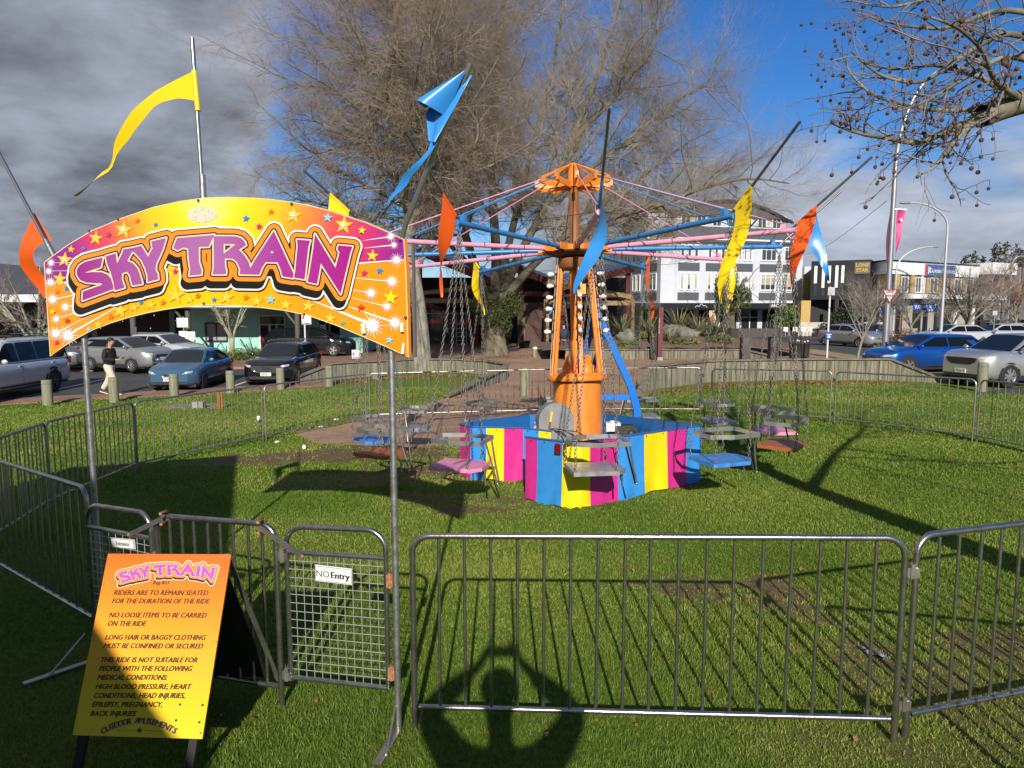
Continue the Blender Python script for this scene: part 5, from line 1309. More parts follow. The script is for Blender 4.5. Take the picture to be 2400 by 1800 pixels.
skin_m = mat('skin', (.52, .29, .20), .5, var=.08); hair_m = mat('dark_hair', (.02, .014, .010), .6); sweater_m = mat('black_sweater', (.012, .012, .013), .85, bump=.2, bscale=90)
cream_m = mat('cream_trousers', (.60, .53, .43), .85, var=.08, vscale=9, bump=.3, bscale=14); shoe_m = mat('dark_red_shoe', (.13, .02, .02), .6); sole_m = mat('shoe_sole', (.70, .62, .55), .7)


def hand(pts, edges, wrist, palm, d, up, side, pre, curl=.5, s=1.):
    """palm and five fingers; d: pointing direction, up: back of the hand, side: towards the thumb"""
    d, up, side = Vector(d).normalized(), Vector(up).normalized(), Vector(side).normalized(); p = Vector(palm)
    pts[pre + 'palm'] = (p, (.034 * s, .020 * s)); edges.append((wrist, pre + 'palm'))
    for i, (off, ln) in enumerate(((.028, .072), (.009, .080), (-.011, .075), (-.030, .058))):
        b = p + d * .045 * s + side * off * s; m_ = b + (d * (1 - curl * .5) - up * curl * .5).normalized() * ln * .5 * s; e_ = m_ + (d * (1 - curl) - up * curl).normalized() * ln * .5 * s
        for nm, q, r in (('a', b, .0095), ('b', m_, .0085), ('c', e_, .0065)): pts[pre + nm + str(i)] = (q, r * s)
        edges += [(pre + 'palm', pre + 'a' + str(i)), (pre + 'a' + str(i), pre + 'b' + str(i)), (pre + 'b' + str(i), pre + 'c' + str(i))]
    b = p + side * .036 * s + d * .002; m_ = b + (side * .6 + d * .8).normalized() * .032 * s; e_ = m_ + (side * .1 + d) .normalized() * .03 * s
    for nm, q, r in (('ta', b, .011), ('tb', m_, .0095), ('tc', e_, .007)): pts[pre + nm] = (q, r * s)
    edges += [(pre + 'palm', pre + 'ta'), (pre + 'ta', pre + 'tb'), (pre + 'tb', pre + 'tc')]


def walker():
    base = G(262, 927); t = thing('person', 'person walking right in a black sweater and cream trousers, looking at a phone', 'person', (base.x, base.y, gz(base.x, base.y) + .03)); S = 1.78 / 1.75
    V3 = lambda x, y, z: Vector((x, y, z)) * S
    # x is the walking direction (right in the picture), y away from the camera
    lh, lk, la, lt = V3(-.01, -.09, .90), V3(.14, -.10, .50), V3(.20, -.10, .085), V3(.36, -.10, .045)       # near leg forward
    rh, rk, ra, rt = V3(-.03, .09, .90), V3(-.10, .10, .49), V3(-.33, .10, .125), V3(-.22, .10, .04)          # far leg behind
    p = {'pelvis': (V3(-.02, 0, .95), (.115, .10)), 'waist': (V3(-.01, 0, 1.10), (.115, .10)), 'chest': (V3(.0, 0, 1.30), (.13, .10)), 'neck0': (V3(.015, 0, 1.455), .062), 'neck': (V3(.045, 0, 1.53), .055), 'head0': (V3(.075, 0, 1.60), (.084, .088)), 'head1': (V3(.092, 0, 1.67), (.098, .104)), 'head2': (V3(.08, 0, 1.725), .080),
         'nose': (V3(.175, 0, 1.635), .014), 'chin': (V3(.135, 0, 1.575), .030),
         'lsh': (V3(.01, -.185, 1.38), .05), 'lel': (V3(-.03, -.235, 1.12), .042), 'lwr': (V3(.24, -.13, 1.10), .032), 'rsh': (V3(.01, .185, 1.38), .05), 'rel': (V3(.0, .24, 1.13), .042), 'rwr': (V3(.25, .12, 1.13), .032),
         'lh': (lh, .07), 'lk': (lk, .055), 'la': (la, .040), 'lt': (lt, .030), 'rh': (rh, .07), 'rk': (rk, .055), 'ra': (ra, .040), 'rt': (rt, .030)}
    e = [('pelvis', 'waist'), ('waist', 'chest'), ('chest', 'neck0'), ('neck0', 'neck'), ('neck', 'head0'), ('head0', 'head1'), ('head1', 'head2'), ('head1', 'nose'), ('head0', 'chin'), ('chest', 'lsh'), ('lsh', 'lel'), ('lel', 'lwr'), ('chest', 'rsh'), ('rsh', 'rel'), ('rel', 'rwr'),
         ('pelvis', 'lh'), ('lh', 'lk'), ('lk', 'la'), ('la', 'lt'), ('pelvis', 'rh'), ('rh', 'rk'), ('rk', 'ra'), ('ra', 'rt')]
    hand(p, e, 'lwr', V3(.315, -.095, 1.105), (1, .25, .05), (0, 0, -1), (0, 1, .3), 'l', .55); hand(p, e, 'rwr', V3(.33, .08, 1.135), (1, -.3, .05), (0, 0, -1), (0, -1, .3), 'r', .45)
    skin('body', p, e, skin_m, t)
    sw = {'hem': (V3(-.02, 0, .90), (.20, .19)), 'w': (V3(-.005, 0, 1.06), (.205, .18)), 'c': (V3(.0, 0, 1.29), (.205, .165)), 'n': (V3(.012, 0, 1.43), (.10, .085)), 'n2': (V3(.03, 0, 1.485), .068), 'ls': (V3(.005, -.19, 1.385), .095), 'lm': (V3(-.03, -.235, 1.24), .088), 'le': (V3(-.03, -.24, 1.12), .082), 'lf': (V3(.10, -.19, 1.105), .068), 'lw': (V3(.265, -.118, 1.10), .050), 'rs': (V3(.005, .19, 1.385), .095), 're': (V3(.0, .24, 1.13), .08), 'rw': (V3(.275, .11, 1.13), .050)}
    skin('sweater', sw, [('hem', 'w'), ('w', 'c'), ('c', 'n'), ('n', 'n2'), ('c', 'ls'), ('ls', 'lm'), ('lm', 'le'), ('le', 'lf'), ('lf', 'lw'), ('c', 'rs'), ('rs', 're'), ('re', 'rw')], sweater_m, t)
    tr = {'b': (V3(-.02, 0, 1.04), (.165, .145)), 'p': (V3(-.03, 0, .92), (.19, .165)), 'lh': (lh - V3(0, 0, .08), .135), 'lk': (lk, .108), 'l2': (V3(.18, -.10, .28), .096), 'la': (la + V3(-.005, 0, .05), .085), 'rh': (rh - V3(0, 0, .08), .135), 'rk': (rk, .108), 'r2': (V3(-.22, .10, .30), .094), 'ra': (ra + V3(-.0, 0, .03), .084)}
    skin('trousers', tr, [('b', 'p'), ('p', 'lh'), ('lh', 'lk'), ('lk', 'l2'), ('l2', 'la'), ('p', 'rh'), ('rh', 'rk'), ('rk', 'r2'), ('r2', 'ra')], cream_m, t)
    for (a, b, pit) in ((la, lt, .0), (ra, rt, -.5)):
        d = Vector((b.x - a.x, 0, 0)).normalized(); M = Matrix.Rotation(-pit * .6, 3, 'Y') if pit else Matrix.Identity(3); c_ = Vector((a.x + .06, a.y, max(.062, a.z - .035))); q = MB(); q.ball(c_, .05, 14, (2.75, .95, .85), M); q.ball(c_ + M @ Vector((-.07, 0, .035)), .048, 12, (1, .9, 1), M); so = q.build('shoe', shoe_m, t, world=False)
        q = MB(); q.box(c_ + M @ Vector((0, 0, -.036)), (.275, .092, .026), M); q.build('sole', sole_m, so, world=False)
    q = MB(); hc = V3(.068, 0, 1.705); q.ball(hc, .106, 18, (.98, .90, .80)); q.ball(hc + V3(-.055, 0, -.055), .072, 14, (.72, 1.05, 1.1)); q.ball(hc + V3(.012, 0, .022), .088, 14, (1.0, .9, .72)); q.build('hair', hair_m, t, world=False)
    for s in (-1, 1): q = MB(); q.ball(V3(.068, s * .086, 1.645), .026, 10, (.7, .35, 1.15)); q.build('ear', skin_m, t, world=False)
    for s in (-1, 1): q = MB(); q.ball(V3(.150, s * .032, 1.662), .0105, 8); q.build('eye', mat('eye', (.03, .025, .02), .2), t, world=False)
    q = MB(); q.box(V3(.158, 0, 1.598), (.012, .044, .009)); q.build('mouth', mat('lips', (.40, .15, .13), .5), t, world=False)
    ph = MB(); cph = Vector(t.location) + V3(.395, -.02, 1.145); ph.box(cph, (.15, .072, .010), Matrix.Rotation(rad(-24), 3, 'Y')); po = ph.build('mobile_phone', mat('phone_black', (.015, .015, .017), .2), None); tag(po, "dark mobile phone in the walking person's hands", 'phone')
    return t


walker()


def back_walker():
    base = G(1321, 836); t = thing('person', 'distant person in a navy top seen from behind through the ride legs', 'person', (base.x, base.y, gz(base.x, base.y) + .006)); V3 = lambda x, y, z: Vector((x, y, z))
    p = {'pelvis': (V3(0, 0, .95), (.10, .09)), 'chest': (V3(0, .01, 1.30), (.13, .10)), 'neck': (V3(0, .02, 1.50), .055), 'head0': (V3(0, .03, 1.60), .08), 'head1': (V3(0, .03, 1.68), .092), 'head2': (V3(0, .03, 1.73), .07), 'lsh': (V3(-.19, 0, 1.40), .06), 'lel': (V3(-.25, .02, 1.12), .045), 'lwr': (V3(-.22, .08, .92), .03), 'rsh': (V3(.19, 0, 1.40), .06), 'rel': (V3(.25, -.03, 1.12), .045), 'rwr': (V3(.24, .05, .92), .03),
         'lh': (V3(-.09, 0, .84), .06), 'lk': (V3(-.10, .10, .50), .056), 'la': (V3(-.10, .02, .09), .04), 'lt': (V3(-.10, .16, .04), .03), 'rh': (V3(.09, 0, .84), .06), 'rk': (V3(.10, -.02, .48), .056), 'ra': (V3(.10, -.22, .13), .04), 'rt': (V3(.10, -.12, .04), .03)}
    e = [('pelvis', 'chest'), ('chest', 'neck'), ('neck', 'head0'), ('head0', 'head1'), ('head1', 'head2'), ('chest', 'lsh'), ('lsh', 'lel'), ('lel', 'lwr'), ('chest', 'rsh'), ('rsh', 'rel'), ('rel', 'rwr'), ('pelvis', 'lh'), ('lh', 'lk'), ('lk', 'la'), ('la', 'lt'), ('pelvis', 'rh'), ('rh', 'rk'), ('rk', 'ra'), ('ra', 'rt')]
    hand(p, e, 'lwr', V3(-.21, .10, .84), (0, .2, -1), (-1, 0, 0), (0, 1, 0), 'l', .3); hand(p, e, 'rwr', V3(.235, .07, .84), (0, .2, -1), (1, 0, 0), (0, 1, 0), 'r', .3)
    skin('body', p, e, skin_m, t)
    skin('jacket', {'h': (V3(0, 0, .86), (.19, .16)), 'c': (V3(0, .0, 1.3), (.21, .16)), 'n': (V3(0, .01, 1.46), .075), 'ls': (V3(-.2, 0, 1.39), .075), 'le': (V3(-.26, .02, 1.12), .065), 'lw': (V3(-.225, .07, .95), .045), 'rs': (V3(.2, 0, 1.39), .075), 're': (V3(.26, -.03, 1.12), .065), 'rw': (V3(.245, .04, .95), .045)}, [('h', 'c'), ('c', 'n'), ('c', 'ls'), ('ls', 'le'), ('le', 'lw'), ('c', 'rs'), ('rs', 're'), ('re', 'rw')], mat('navy_jacket', (.025, .03, .055), .8), t)
    skin('trousers', {'p': (V3(0, 0, .98), (.17, .14)), 'lh': (V3(-.09, 0, .80), .12), 'lk': (V3(-.10, .10, .50), .09), 'la': (V3(-.10, .03, .13), .065), 'rh': (V3(.09, 0, .80), .105), 'rk': (V3(.10, -.02, .48), .08), 'ra': (V3(.10, -.2, .17), .065)}, [('p', 'lh'), ('lh', 'lk'), ('lk', 'la'), ('p', 'rh'), ('rh', 'rk'), ('rk', 'ra')], mat('grey_trousers', (.09, .085, .09), .85), t)
    for (x, y) in ((-.10, .07), (.10, -.17)): q = MB(); q.ball((x, y, .055), .05, 12, (.95, 2.5, .9)); q.build('shoe', black, t, world=False)
    q = MB(); q.ball((0, .015, 1.70), .105, 16, (.95, 1, .9)); q.build('hair', hair_m, t, world=False)


back_walker()


def photographer():
    """stands behind the lens, phone held up in both hands; only the shadow is in the picture"""
    y0 = -.16; t = thing('person', 'photographer holding a phone up with both hands, seen only as a shadow on the grass', 'person', (0, y0, gz(0, y0))); S = 1.16
    V3 = lambda x, y, z: Vector((x, y, z)) * S
    p = {'pelvis': (V3(0, 0, .98), (.17, .13)), 'chest': (V3(0, 0, 1.34), (.19, .13)), 'neck': (V3(0, .02, 1.54), .065), 'head0': (V3(-.012, .03, 1.64), .085), 'head1': (V3(-.012, .03, 1.72), .108), 'head2': (V3(-.012, .03, 1.80), .085),
         'lsh': (V3(-.20, 0, 1.50), .07), 'lel': (V3(-.37, .04, 1.64), .055), 'lwr': (V3(-.125, .065, 1.86), .034), 'rsh': (V3(.20, 0, 1.50), .07), 'rel': (V3(.37, .04, 1.64), .055), 'rwr': (V3(.125, .065, 1.86), .034),
         'lh': (V3(-.10, 0, .9), .095), 'lk': (V3(-.12, .02, .50), .062), 'la': (V3(-.13, 0, .09), .045), 'lt': (V3(-.14, .15, .04), .034), 'rh': (V3(.10, 0, .9), .095), 'rk': (V3(.12, .02, .50), .062), 'ra': (V3(.13, 0, .09), .045), 'rt': (V3(.14, .15, .04), .034)}
    e = [('pelvis', 'chest'), ('chest', 'neck'), ('neck', 'head0'), ('head0', 'head1'), ('head1', 'head2'), ('chest', 'lsh'), ('lsh', 'lel'), ('lel', 'lwr'), ('chest', 'rsh'), ('rsh', 'rel'), ('rel', 'rwr'), ('pelvis', 'lh'), ('lh', 'lk'), ('lk', 'la'), ('la', 'lt'), ('pelvis', 'rh'), ('rh', 'rk'), ('rk', 'ra'), ('ra', 'rt')]
    hand(p, e, 'lwr', V3(-.095, .068, 1.91), (.3, 0, 1), (-1, 0, .2), (.5, -.6, .6), 'l', .3, 1.1); hand(p, e, 'rwr', V3(.095, .068, 1.91), (-.3, 0, 1), (1, 0, .2), (-.5, -.6, .6), 'r', .3, 1.1)
    skin('body', p, e, skin_m, t)
    skin('jacket', {'h': (V3(0, 0, .93), (.21, .17)), 'c': (V3(0, .0, 1.32), (.22, .16)), 'n': (V3(0, .01, 1.53), .085), 'ls': (V3(-.21, 0, 1.48), .09), 'le': (V3(-.375, .04, 1.64), .085), 'lw': (V3(-.16, .06, 1.82), .055), 'rs': (V3(.21, 0, 1.48), .09), 're': (V3(.375, .04, 1.64), .085), 'rw': (V3(.16, .06, 1.82), .055)}, [('h', 'c'), ('c', 'n'), ('c', 'ls'), ('ls', 'le'), ('le', 'lw'), ('c', 'rs'), ('rs', 're'), ('re', 'rw')], mat('dark_jacket', (.03, .03, .035), .8), t)
    skin('trousers', {'p': (V3(0, 0, .95), (.19, .15)), 'lh': (V3(-.1, 0, .82), .115), 'lk': (V3(-.12, .02, .5), .085), 'la': (V3(-.13, 0, .13), .07), 'rh': (V3(.1, 0, .82), .115), 'rk': (V3(.12, .02, .5), .085), 'ra': (V3(.13, 0, .13), .07)}, [('p', 'lh'), ('lh', 'lk'), ('lk', 'la'), ('p', 'rh'), ('rh', 'rk'), ('rk', 'ra')], mat('dark_denim', (.03, .04, .07), .85), t)
    q = MB(); q.ball(V3(-.012, .015, 1.77), .125, 16, (.95, 1, .9)); q.build('hair', hair_m, t, world=False)
    po = MB(); po.box((0, -.035, CAM_H + .0), (.165, .010, .078)); po = po.build('mobile_phone', mat('phone_black', (.015, .015, .017), .2), None); tag(po, 'mobile phone held up by the photographer, out of frame', 'phone')


photographer()


# ------------------------------------------------------------------ timber walls
def plank_wall(name, label, pts, th=.10, seed=1, cap=True, group='timber edging walls round the lawn'):
    """vertical boards along a line of (x, y, top z); capped with a wide rail"""
    r = random.Random(seed); base = Vector((pts[0][0], pts[0][1], gz(pts[0][0], pts[0][1]))); t = thing(name, label, 'wall', base, 0, group); q = MB(); cp = MB()
    for (x0, y0, z0), (x1, y1, z1) in zip(pts, pts[1:]):
        L = math.hypot(x1 - x0, y1 - y0); n = max(1, int(L / .145)); d = Vector((x1 - x0, y1 - y0, 0)) / L; nn = Vector((-d.y, d.x, 0)); ang = math.atan2(d.y, d.x)
        for i in range(n):
            u = (i + .5) / n; x, y, zt = x0 + (x1 - x0) * u, y0 + (y1 - y0) * u, z0 + (z1 - z0) * u; zb = gz(x, y) - .05
            if zt - zb < .07: continue
            off = r.uniform(-.012, .012); q.box(Vector((x, y, (zt + zb) / 2)) + nn * off, (L / n * .93, th, zt - zb), Matrix.Rotation(ang, 3, 'Z'))
        cp.bar(Vector((x0, y0, z0 + .028)) - d * .05, Vector((x1, y1, z1 + .028)) + d * .05, .24, .05)
    q.build('boards', wall_timber, t); cp.build('cap_rail', cap_timber, t); return t


wall_timber = mat('wall_boards', (.085, .08, .06), .88, stretch=(5, 5, .35), vscale=2.6, col2=(.30, .275, .20), bump=.35, bscale=8)
cap_timber = mat('wall_cap', (.10, .09, .07), .85, stretch=(1.2, 1.2, 5), vscale=3, col2=(.26, .23, .17), bump=.3)
plank_wall('timber_wall', 'low timber board wall on the left, sloping down to the lawn beside the bollards', [(-8.2, 25.6, -.42), (-6.9, 27, .13), (-4.1, 29.3, .12), (-2.2, 29.2, .12), (-.9, 28.3, .12), (-.2, 27, .12), (-.25, 25.6, .10), (-1.93, 20.9, -.34)], seed=2)
plank_wall('timber_wall', 'weathered timber board wall on the right edge of the lawn, stepping down at both ends', [(3.62, 19.9, -.20), (4.25, 21.9, .44), (4.6, 22.4, .44), (6.6, 24.0, .46), (9.5, 24.2, .50), (12.9, 24.0, .52), (14.3, 23.1, -.16)], seed=3)
plank_wall('timber_wall', 'timber retaining wall of the flax bed behind the brick path', [(2.6, 34.4, .20), (7, 34.4, .20), (11.3, 34.4, .20), (12.3, 33.2, -.05), (13, 32.0, -.25)], seed=4)
# planted bed behind the third wall
bark = mat('bark_mulch', (.10, .065, .045), .95, vscale=9, col2=(.22, .15, .105), bump=.6, bscale=30)
q = MB(); P = []
for j in range(9):
    r = []
    for i in range(26): x = 1.5 + 13.5 * i / 25; y = 34.5 + 9.5 * j / 8; r.append(Vector((x, y, gz(x, y) + .50 + .55 * math.sin(math.pi * min(1, j / 6)) * math.sin(math.pi * i / 25) + .05 * math.sin(i * 1.7 + j))))
    P.append(r)
q.grid(P); struct(q.build('planting_bed', bark))
BEDZ = lambda x, y: gz(x, y) + .50 + .55 * math.sin(math.pi * min(1, (y - 34.5) / 9.5 * 8 / 6)) * math.sin(math.pi * min(1, max(0, (x - 1.5) / 13.5)))

# ------------------------------------------------------------------ bollards
def bollard(px, py, h, rd, label, m=None):
    p = G(px, py); t = thing('bollard', label, 'bollard', p, random.uniform(0, 6), 'timber bollards'); q = MB(); q.lathe([(rd * 1.02, -.05), (rd, h * .5), (rd * .98, h - .012), (rd * .94, h), (.0001, h + .004)], n=18); q.build('post', m or bollard_wood, t, world=False)
    q = MB(); q.lathe([(rd * 1.0, h - .11), (rd * 1.005, h - .105), (rd * .995, h - .10)], n=18); q.build('groove', timber_dark, t, world=False); return t


for (px, py, h, rd, lb) in ((113, 951, .74, .135, 'timber bollard below the rear wheel of the white ute'), (268, 943, .74, .135, 'timber bollard standing in front of the walking person'), (409, 932, .74, .135, 'timber bollard in front of the old blue hatchback'), (541, 922, .74, .135, 'timber bollard between the blue hatchback and the black wagon'), (658, 913, .74, .135, 'timber bollard against the right headlight of the black wagon'), (772, 905, .72, .135, 'timber bollard in front of the left timber wall, nearest its slope'), (880, 890, .62, .12, 'timber bollard at the left wall beside the right sign post'), (1230, 927, .85, .135, 'timber bollard standing alone in the middle of the brick path'), (1254, 838, .60, .12, 'small far bollard with a white band by the base of the thick tree'), (2300, 918, .86, .14, 'timber bollard in front of the front wheel of the silver sport utility car')): bollard(px, py, h, rd, lb)
q = MB(); p_ = G(1254, 838); q.lathe([(.123, .45), (.123, .53)], p_ + Vector((0, -.0, 0)), 16); q.build('white_band', white, [o for o in C.objects if o.get('label', '').startswith('small far bollard')][0])

# ------------------------------------------------------------------ buildings
def P3(x, y, z): return Vector((x, y, z))


def wallbox(mb, A, B, z0, z1, th):
    """upright slab along A-B (2D), its outside face on the line, thickness inward (left of A->B)"""
    d = Vector((B[0] - A[0], B[1] - A[1], 0)); L = d.length; d /= L; n = Vector((-d.y, d.x, 0)); c_ = Vector(((A[0] + B[0]) / 2, (A[1] + B[1]) / 2, (z0 + z1) / 2)) + n * th / 2; mb.box(c_, (L, th, z1 - z0), Matrix.Rotation(math.atan2(d.y, d.x), 3, 'Z'))


class Face:
    """facade frame: u metres along A->B, v metres up from z0, o metres out"""
    def __init__(s, A, B): s.A = Vector((*A, 0)); d = Vector((B[0] - A[0], B[1] - A[1], 0)); s.L = d.length; s.d = d / s.L; s.n = Vector((s.d.y, -s.d.x, 0)); s.M = Matrix.Rotation(math.atan2(s.d.y, s.d.x), 3, 'Z')
    def p(s, u, z, o=0.): return s.A + s.d * u + s.n * o + Vector((0, 0, z))
    def box(s, mb, u0, u1, z0, z1, o0, o1): mb.box(s.p((u0 + u1) / 2, (z0 + z1) / 2, (o0 + o1) / 2), (abs(u1 - u0), abs(o1 - o0), abs(z1 - z0)), s.M)

    def window(s, parent, u0, u1, z0, z1, frame, glass, fw=.10, mull=0, trans=0., name='window', blind=None):
        q = MB(); s.box(q, u0, u0 + fw, z0, z1, .03, .12); s.box(q, u1 - fw, u1, z0, z1, .03, .12); s.box(q, u0 + fw, u1 - fw, z1 - fw, z1, .03, .115); s.box(q, u0 + fw, u1 - fw, z0, z0 + fw, .03, .14)
        for k in range(mull): um = u0 + (u1 - u0) * (k + 1) / (mull + 1); s.box(q, um - .03, um + .03, z0 + fw, z1 - fw, .03, .10)
        if trans: s.box(q, u0 + fw, u1 - fw, z0 + (z1 - z0) * trans - .03, z0 + (z1 - z0) * trans + .03, .03, .105)
        o = q.build(name, frame, parent); q = MB(); s.box(q, u0 + fw * .6, u1 - fw * .6, z0 + fw * .6, z1 - fw * .6, .015, .045); q.build('pane', glass, o)
        if blind: q = MB(); s.box(q, u0 + fw, u1 - fw, z0 + (z1 - z0) * blind[0], z1 - fw, .05, .058); q.build('blind', blind[1], o)
        return o


w_wall = mat('pale_blue_render', (.54, .57, .63), .7, var=.05, vscale=1.5); w_trim = mat('white_trim', (.80, .81, .82), .6); slate = mat('slate_panel', (.085, .09, .105), .6); bglass = mat('building_glass', (.05, .06, .065), .08, spec=.8); blind_m = mat('cream_blind', (.38, .37, .29), .7); sign_dark = mat('dark_fascia', (.016, .018, .020), .4); shopg = mat('shop_glass', (.02, .022, .024), .08)
# --- white three-storey block
WA, WB, WC_, WD = (13.2, 98.), (16.5, 79.6), (18.1, 79.9), (34.4, 85.)
wb = thing('office_building', 'pale three-storey corner block with slate panels, black canopy and dark curved roof', 'building', P3(18, 84, gz(18, 84)))
g0 = gz(20, 84); q = MB(); poly = [WA, WB, WC_, WD, (34.4, 104), (13.2, 104)]; q.prism(poly, 9.55 - g0, Matrix.Translation((0, 0, g0))); q.build('wall', w_wall, wb)
fl_, fc, fr2 = Face(WA, WB), Face(WB, WC_), Face(WC_, WD)
for (f, bays, nw) in ((fr2, [(.02, .19), (.225, .39), (.46, .60), (.645, .79), (.83, .955)], 3), (fl_, [(.03, .20), (.27, .44), (.51, .68), (.75, .95)], 2)):
    for bi, (a, b) in enumerate(bays):
        u0, u1 = f.L * a, f.L * b
        for (z0, z1) in ((4.05, 6.0), (7.45, 9.15)):
            n_ = nw if bi < 3 else 1; nn_ = max(n_, 1); gap = .28; wd = (u1 - u0 - gap * (nn_ + 1)) / nn_
            if n_ == 1: f.window(wb, u0 + .15, u1 - .15, z0, z1, w_trim, bglass, .14, 2, .78, blind=(.25 + .1 * (bi % 2), blind_m) if z0 < 5 else None); continue
            for k in range(nn_): uu = u0 + gap + k * (wd + gap); f.window(wb, uu, uu + wd, z0, z1, w_trim, bglass, .13, 0, .80, blind=((.05, .3, .0, .12, .4)[(bi + k) % 5], blind_m) if z0 < 5 else None)
        for (z0, z1) in ((6.22, 7.12), (2.95, 3.82)):
            q = MB(); f.box(q, u0 + .1, u1 - .1, z0, z1, .0, .05); q.build('spandrel_panel', slate, wb)
    q = MB(); f.box(q, -.2, f.L + .2, 9.48, 9.62, .0, .55); f.box(q, -.25, f.L + .25, 9.62, 9.80, .0, .95); q.build('cornice', w_trim, wb)
    q = MB(); f.box(q, .3, f.L - .2, 9.80, 11.3, -1.4, -1.2); q.build('parapet', slate, wb)
q = MB(); fc.box(q, -.1, fc.L + .1, 9.48, 9.62, 0, .5); fc.box(q, -.2, fc.L + .2, 9.62, 9.8, 0, .8); q.build('cornice', w_trim, wb)
# attic storey and curved roof
q = MB(); q.prism([(15.8, 84), (18.6, 82.4), (33.0, 86.9), (33, 100), (15.5, 100)], 3.2, Matrix.Translation((0, 0, 9.8))); q.build('attic_wall', w_wall, wb)
fa = Face((18.6, 82.4), (33.0, 86.9))
for k in range(7):
    u = .7 + k * 2.05; fa.window(wb, u, u + 1.25, 11.45, 12.75, w_trim, bglass, .1, 1, name='attic_window')
roof_m = mat('dark_metal_roof', (.035, .036, .042), .5, .3)
q = MB(); n = 24; arc = [(-.6 + (fa.L + 1.2) * k / n, 12.75 + 2.6 * math.sin(math.pi * (.10 + .86 * k / n)) ** 1.0 - .8) for k in range(n + 1)]
vs = [fa.p(u, z, .6) for u, z in arc] + [fa.p(u, z, -14) for u, z in arc] + [fa.p(u, min(z - .28, z), .6) for u, z in arc]; m = n + 1
q.add(vs, [(k, k + 1, m + k + 1, m + k) for k in range(n)] + [(k, k + 1, 2 * m + k + 1, 2 * m + k) for k in range(n)], True); q.build('roof', roof_m, wb)
q = MB(); f2 = [fa.p(u, z - .26, .3) for u, z in arc] + [fa.p(u, 12.6, .3) for u, z in arc]; q.add(f2, [(k, k + 1, m + k + 1, m + k) for k in range(n)], False); q.build('gable_wall', slate, wb)
q = MB(); q.prism([(13.6, 99), (16.2, 84.5), (18.2, 83.0), (18.4, 100)], .35, Matrix.Translation((0, 0, 13.0))); q.build('flat_roof', roof_m, wb)
# canopy with black fascia and lettering
for (f, n0, n1) in ((fl_, 0, f_ex) if False else (fl_, -.5, fl_.L + 3.1), (fr2, -3.2, fr2.L + 3.0)):
    q = MB(); f.box(q, n0, n1, 2.02, 2.62, 2.85, 3.0); q.build('canopy_fascia', sign_dark, wb); q = MB(); f.box(q, n0 + .1, n1 - .1, 2.45, 2.55, .02, 2.85); q.build('canopy', mat('canopy_soffit', (.35, .30, .27), .8), wb)
    q = MB()
    for k in range(6): u = f.L * (k + .5) / 6; q.tube([f.p(u, 2.6, 2.8), f.p(u, 3.9, .05)], .03, 5)
    q.build('stay_rod', slate, wb)
q = MB(); q.prism([(fc.p(-.6, 0, 2.8)[0], fc.p(-.6, 0, 2.8)[1]), (fc.p(fc.L + .6, 0, 2.8)[0], fc.p(fc.L + .6, 0, 2.8)[1]), (WC_[0], WC_[1]), (WB[0], WB[1])], .1, Matrix.Translation((0, 0, 2.43))); q.build('canopy', mat('canopy_soffit', (.35, .30, .27), .8), wb)
q = MB(); fc2 = Face(tuple(fl_.p(fl_.L + 3.0, 0, 3.0)[:2]), tuple(fr2.p(-3.1, 0, 3.0)[:2])); fc2.box(q, 0, fc2.L, 2.02, 2.62, -.12, .01); q.build('canopy_fascia', sign_dark, wb)
lw = mat('lettering_white', (.75, .75, .74), .5); ly = mat('lettering_yellow', (.85, .48, .02), .5)
up_ = Vector((0, 0, 1))
for (f, u, tx, sz, m_) in ((fr2, 11.6, 'ARCADE', .52, lw), (fr2, 14.35, 'ASB', .55, ly), (fl_, 16.2, 'ASB', .55, ly), (fl_, 4.2, 'PENNYS LANE', .55, lw), (fr2, 15.35, 'Business and', .19, lw), (fl_, 18.5, 'Business and', .19, lw)):
    q = MB(); text_on(q, tx, sz, f.p(u, 2.32 + (.1 if sz < .3 else 0), 3.006), f.d, up_, bold=.01); 
    if sz < .3: text_on(q, 'Rural Centre', sz, f.p(u, 2.2, 3.006), f.d, up_, bold=.004)
    q.build('shop_lettering', m_, wb)
for u in (1.6,):
    q = MB(); pk = [(-.75, -.16), (-.45, .02), (-.25, -.08), (.05, .24), (.32, -.04), (.45, .06), (.75, -.16)]
    for a, b in zip(pk, pk[1:]): q.bar(fr2.p(u + a[0], 2.32 + a[1], 3.01), fr2.p(u + b[0], 2.32 + b[1], 3.01), .05, .01, fr2.n)
    q.build('mountain_logo', lw, wb)
q = MB(); text_on(q, 'LAKESIDE', 1.05, fl_.p(12.0, 10.75, -1.1), fl_.d, up_, bold=.02); q.build('roof_lettering', lw, wb)
# ground floor: piers and dark shop fronts
for f, n_ in ((fr2, 6), (fl_, 6)):
    for k in range(n_):
        u0, u1 = f.L * (k + .12) / n_, f.L * (k + .88) / n_; q = MB(); f.box(q, u0, u1, g0 + .35, 1.85, -.02, .04); o = q.build('shop_window', shopg, wb)
        q = MB(); um = (u0 + u1) / 2; f.box(q, um - .05, um + .05, g0 + .35, 1.85, .04, .09); f.box(q, u0, u1, .95, 1.02, .04, .085); q.build('window_frame', w_trim if k % 2 else slate, o)
q = MB(); fc.box(q, .3, fc.L - .3, g0 + .1, 1.7, 0, .05); q.build('shop_door', shopg, wb)

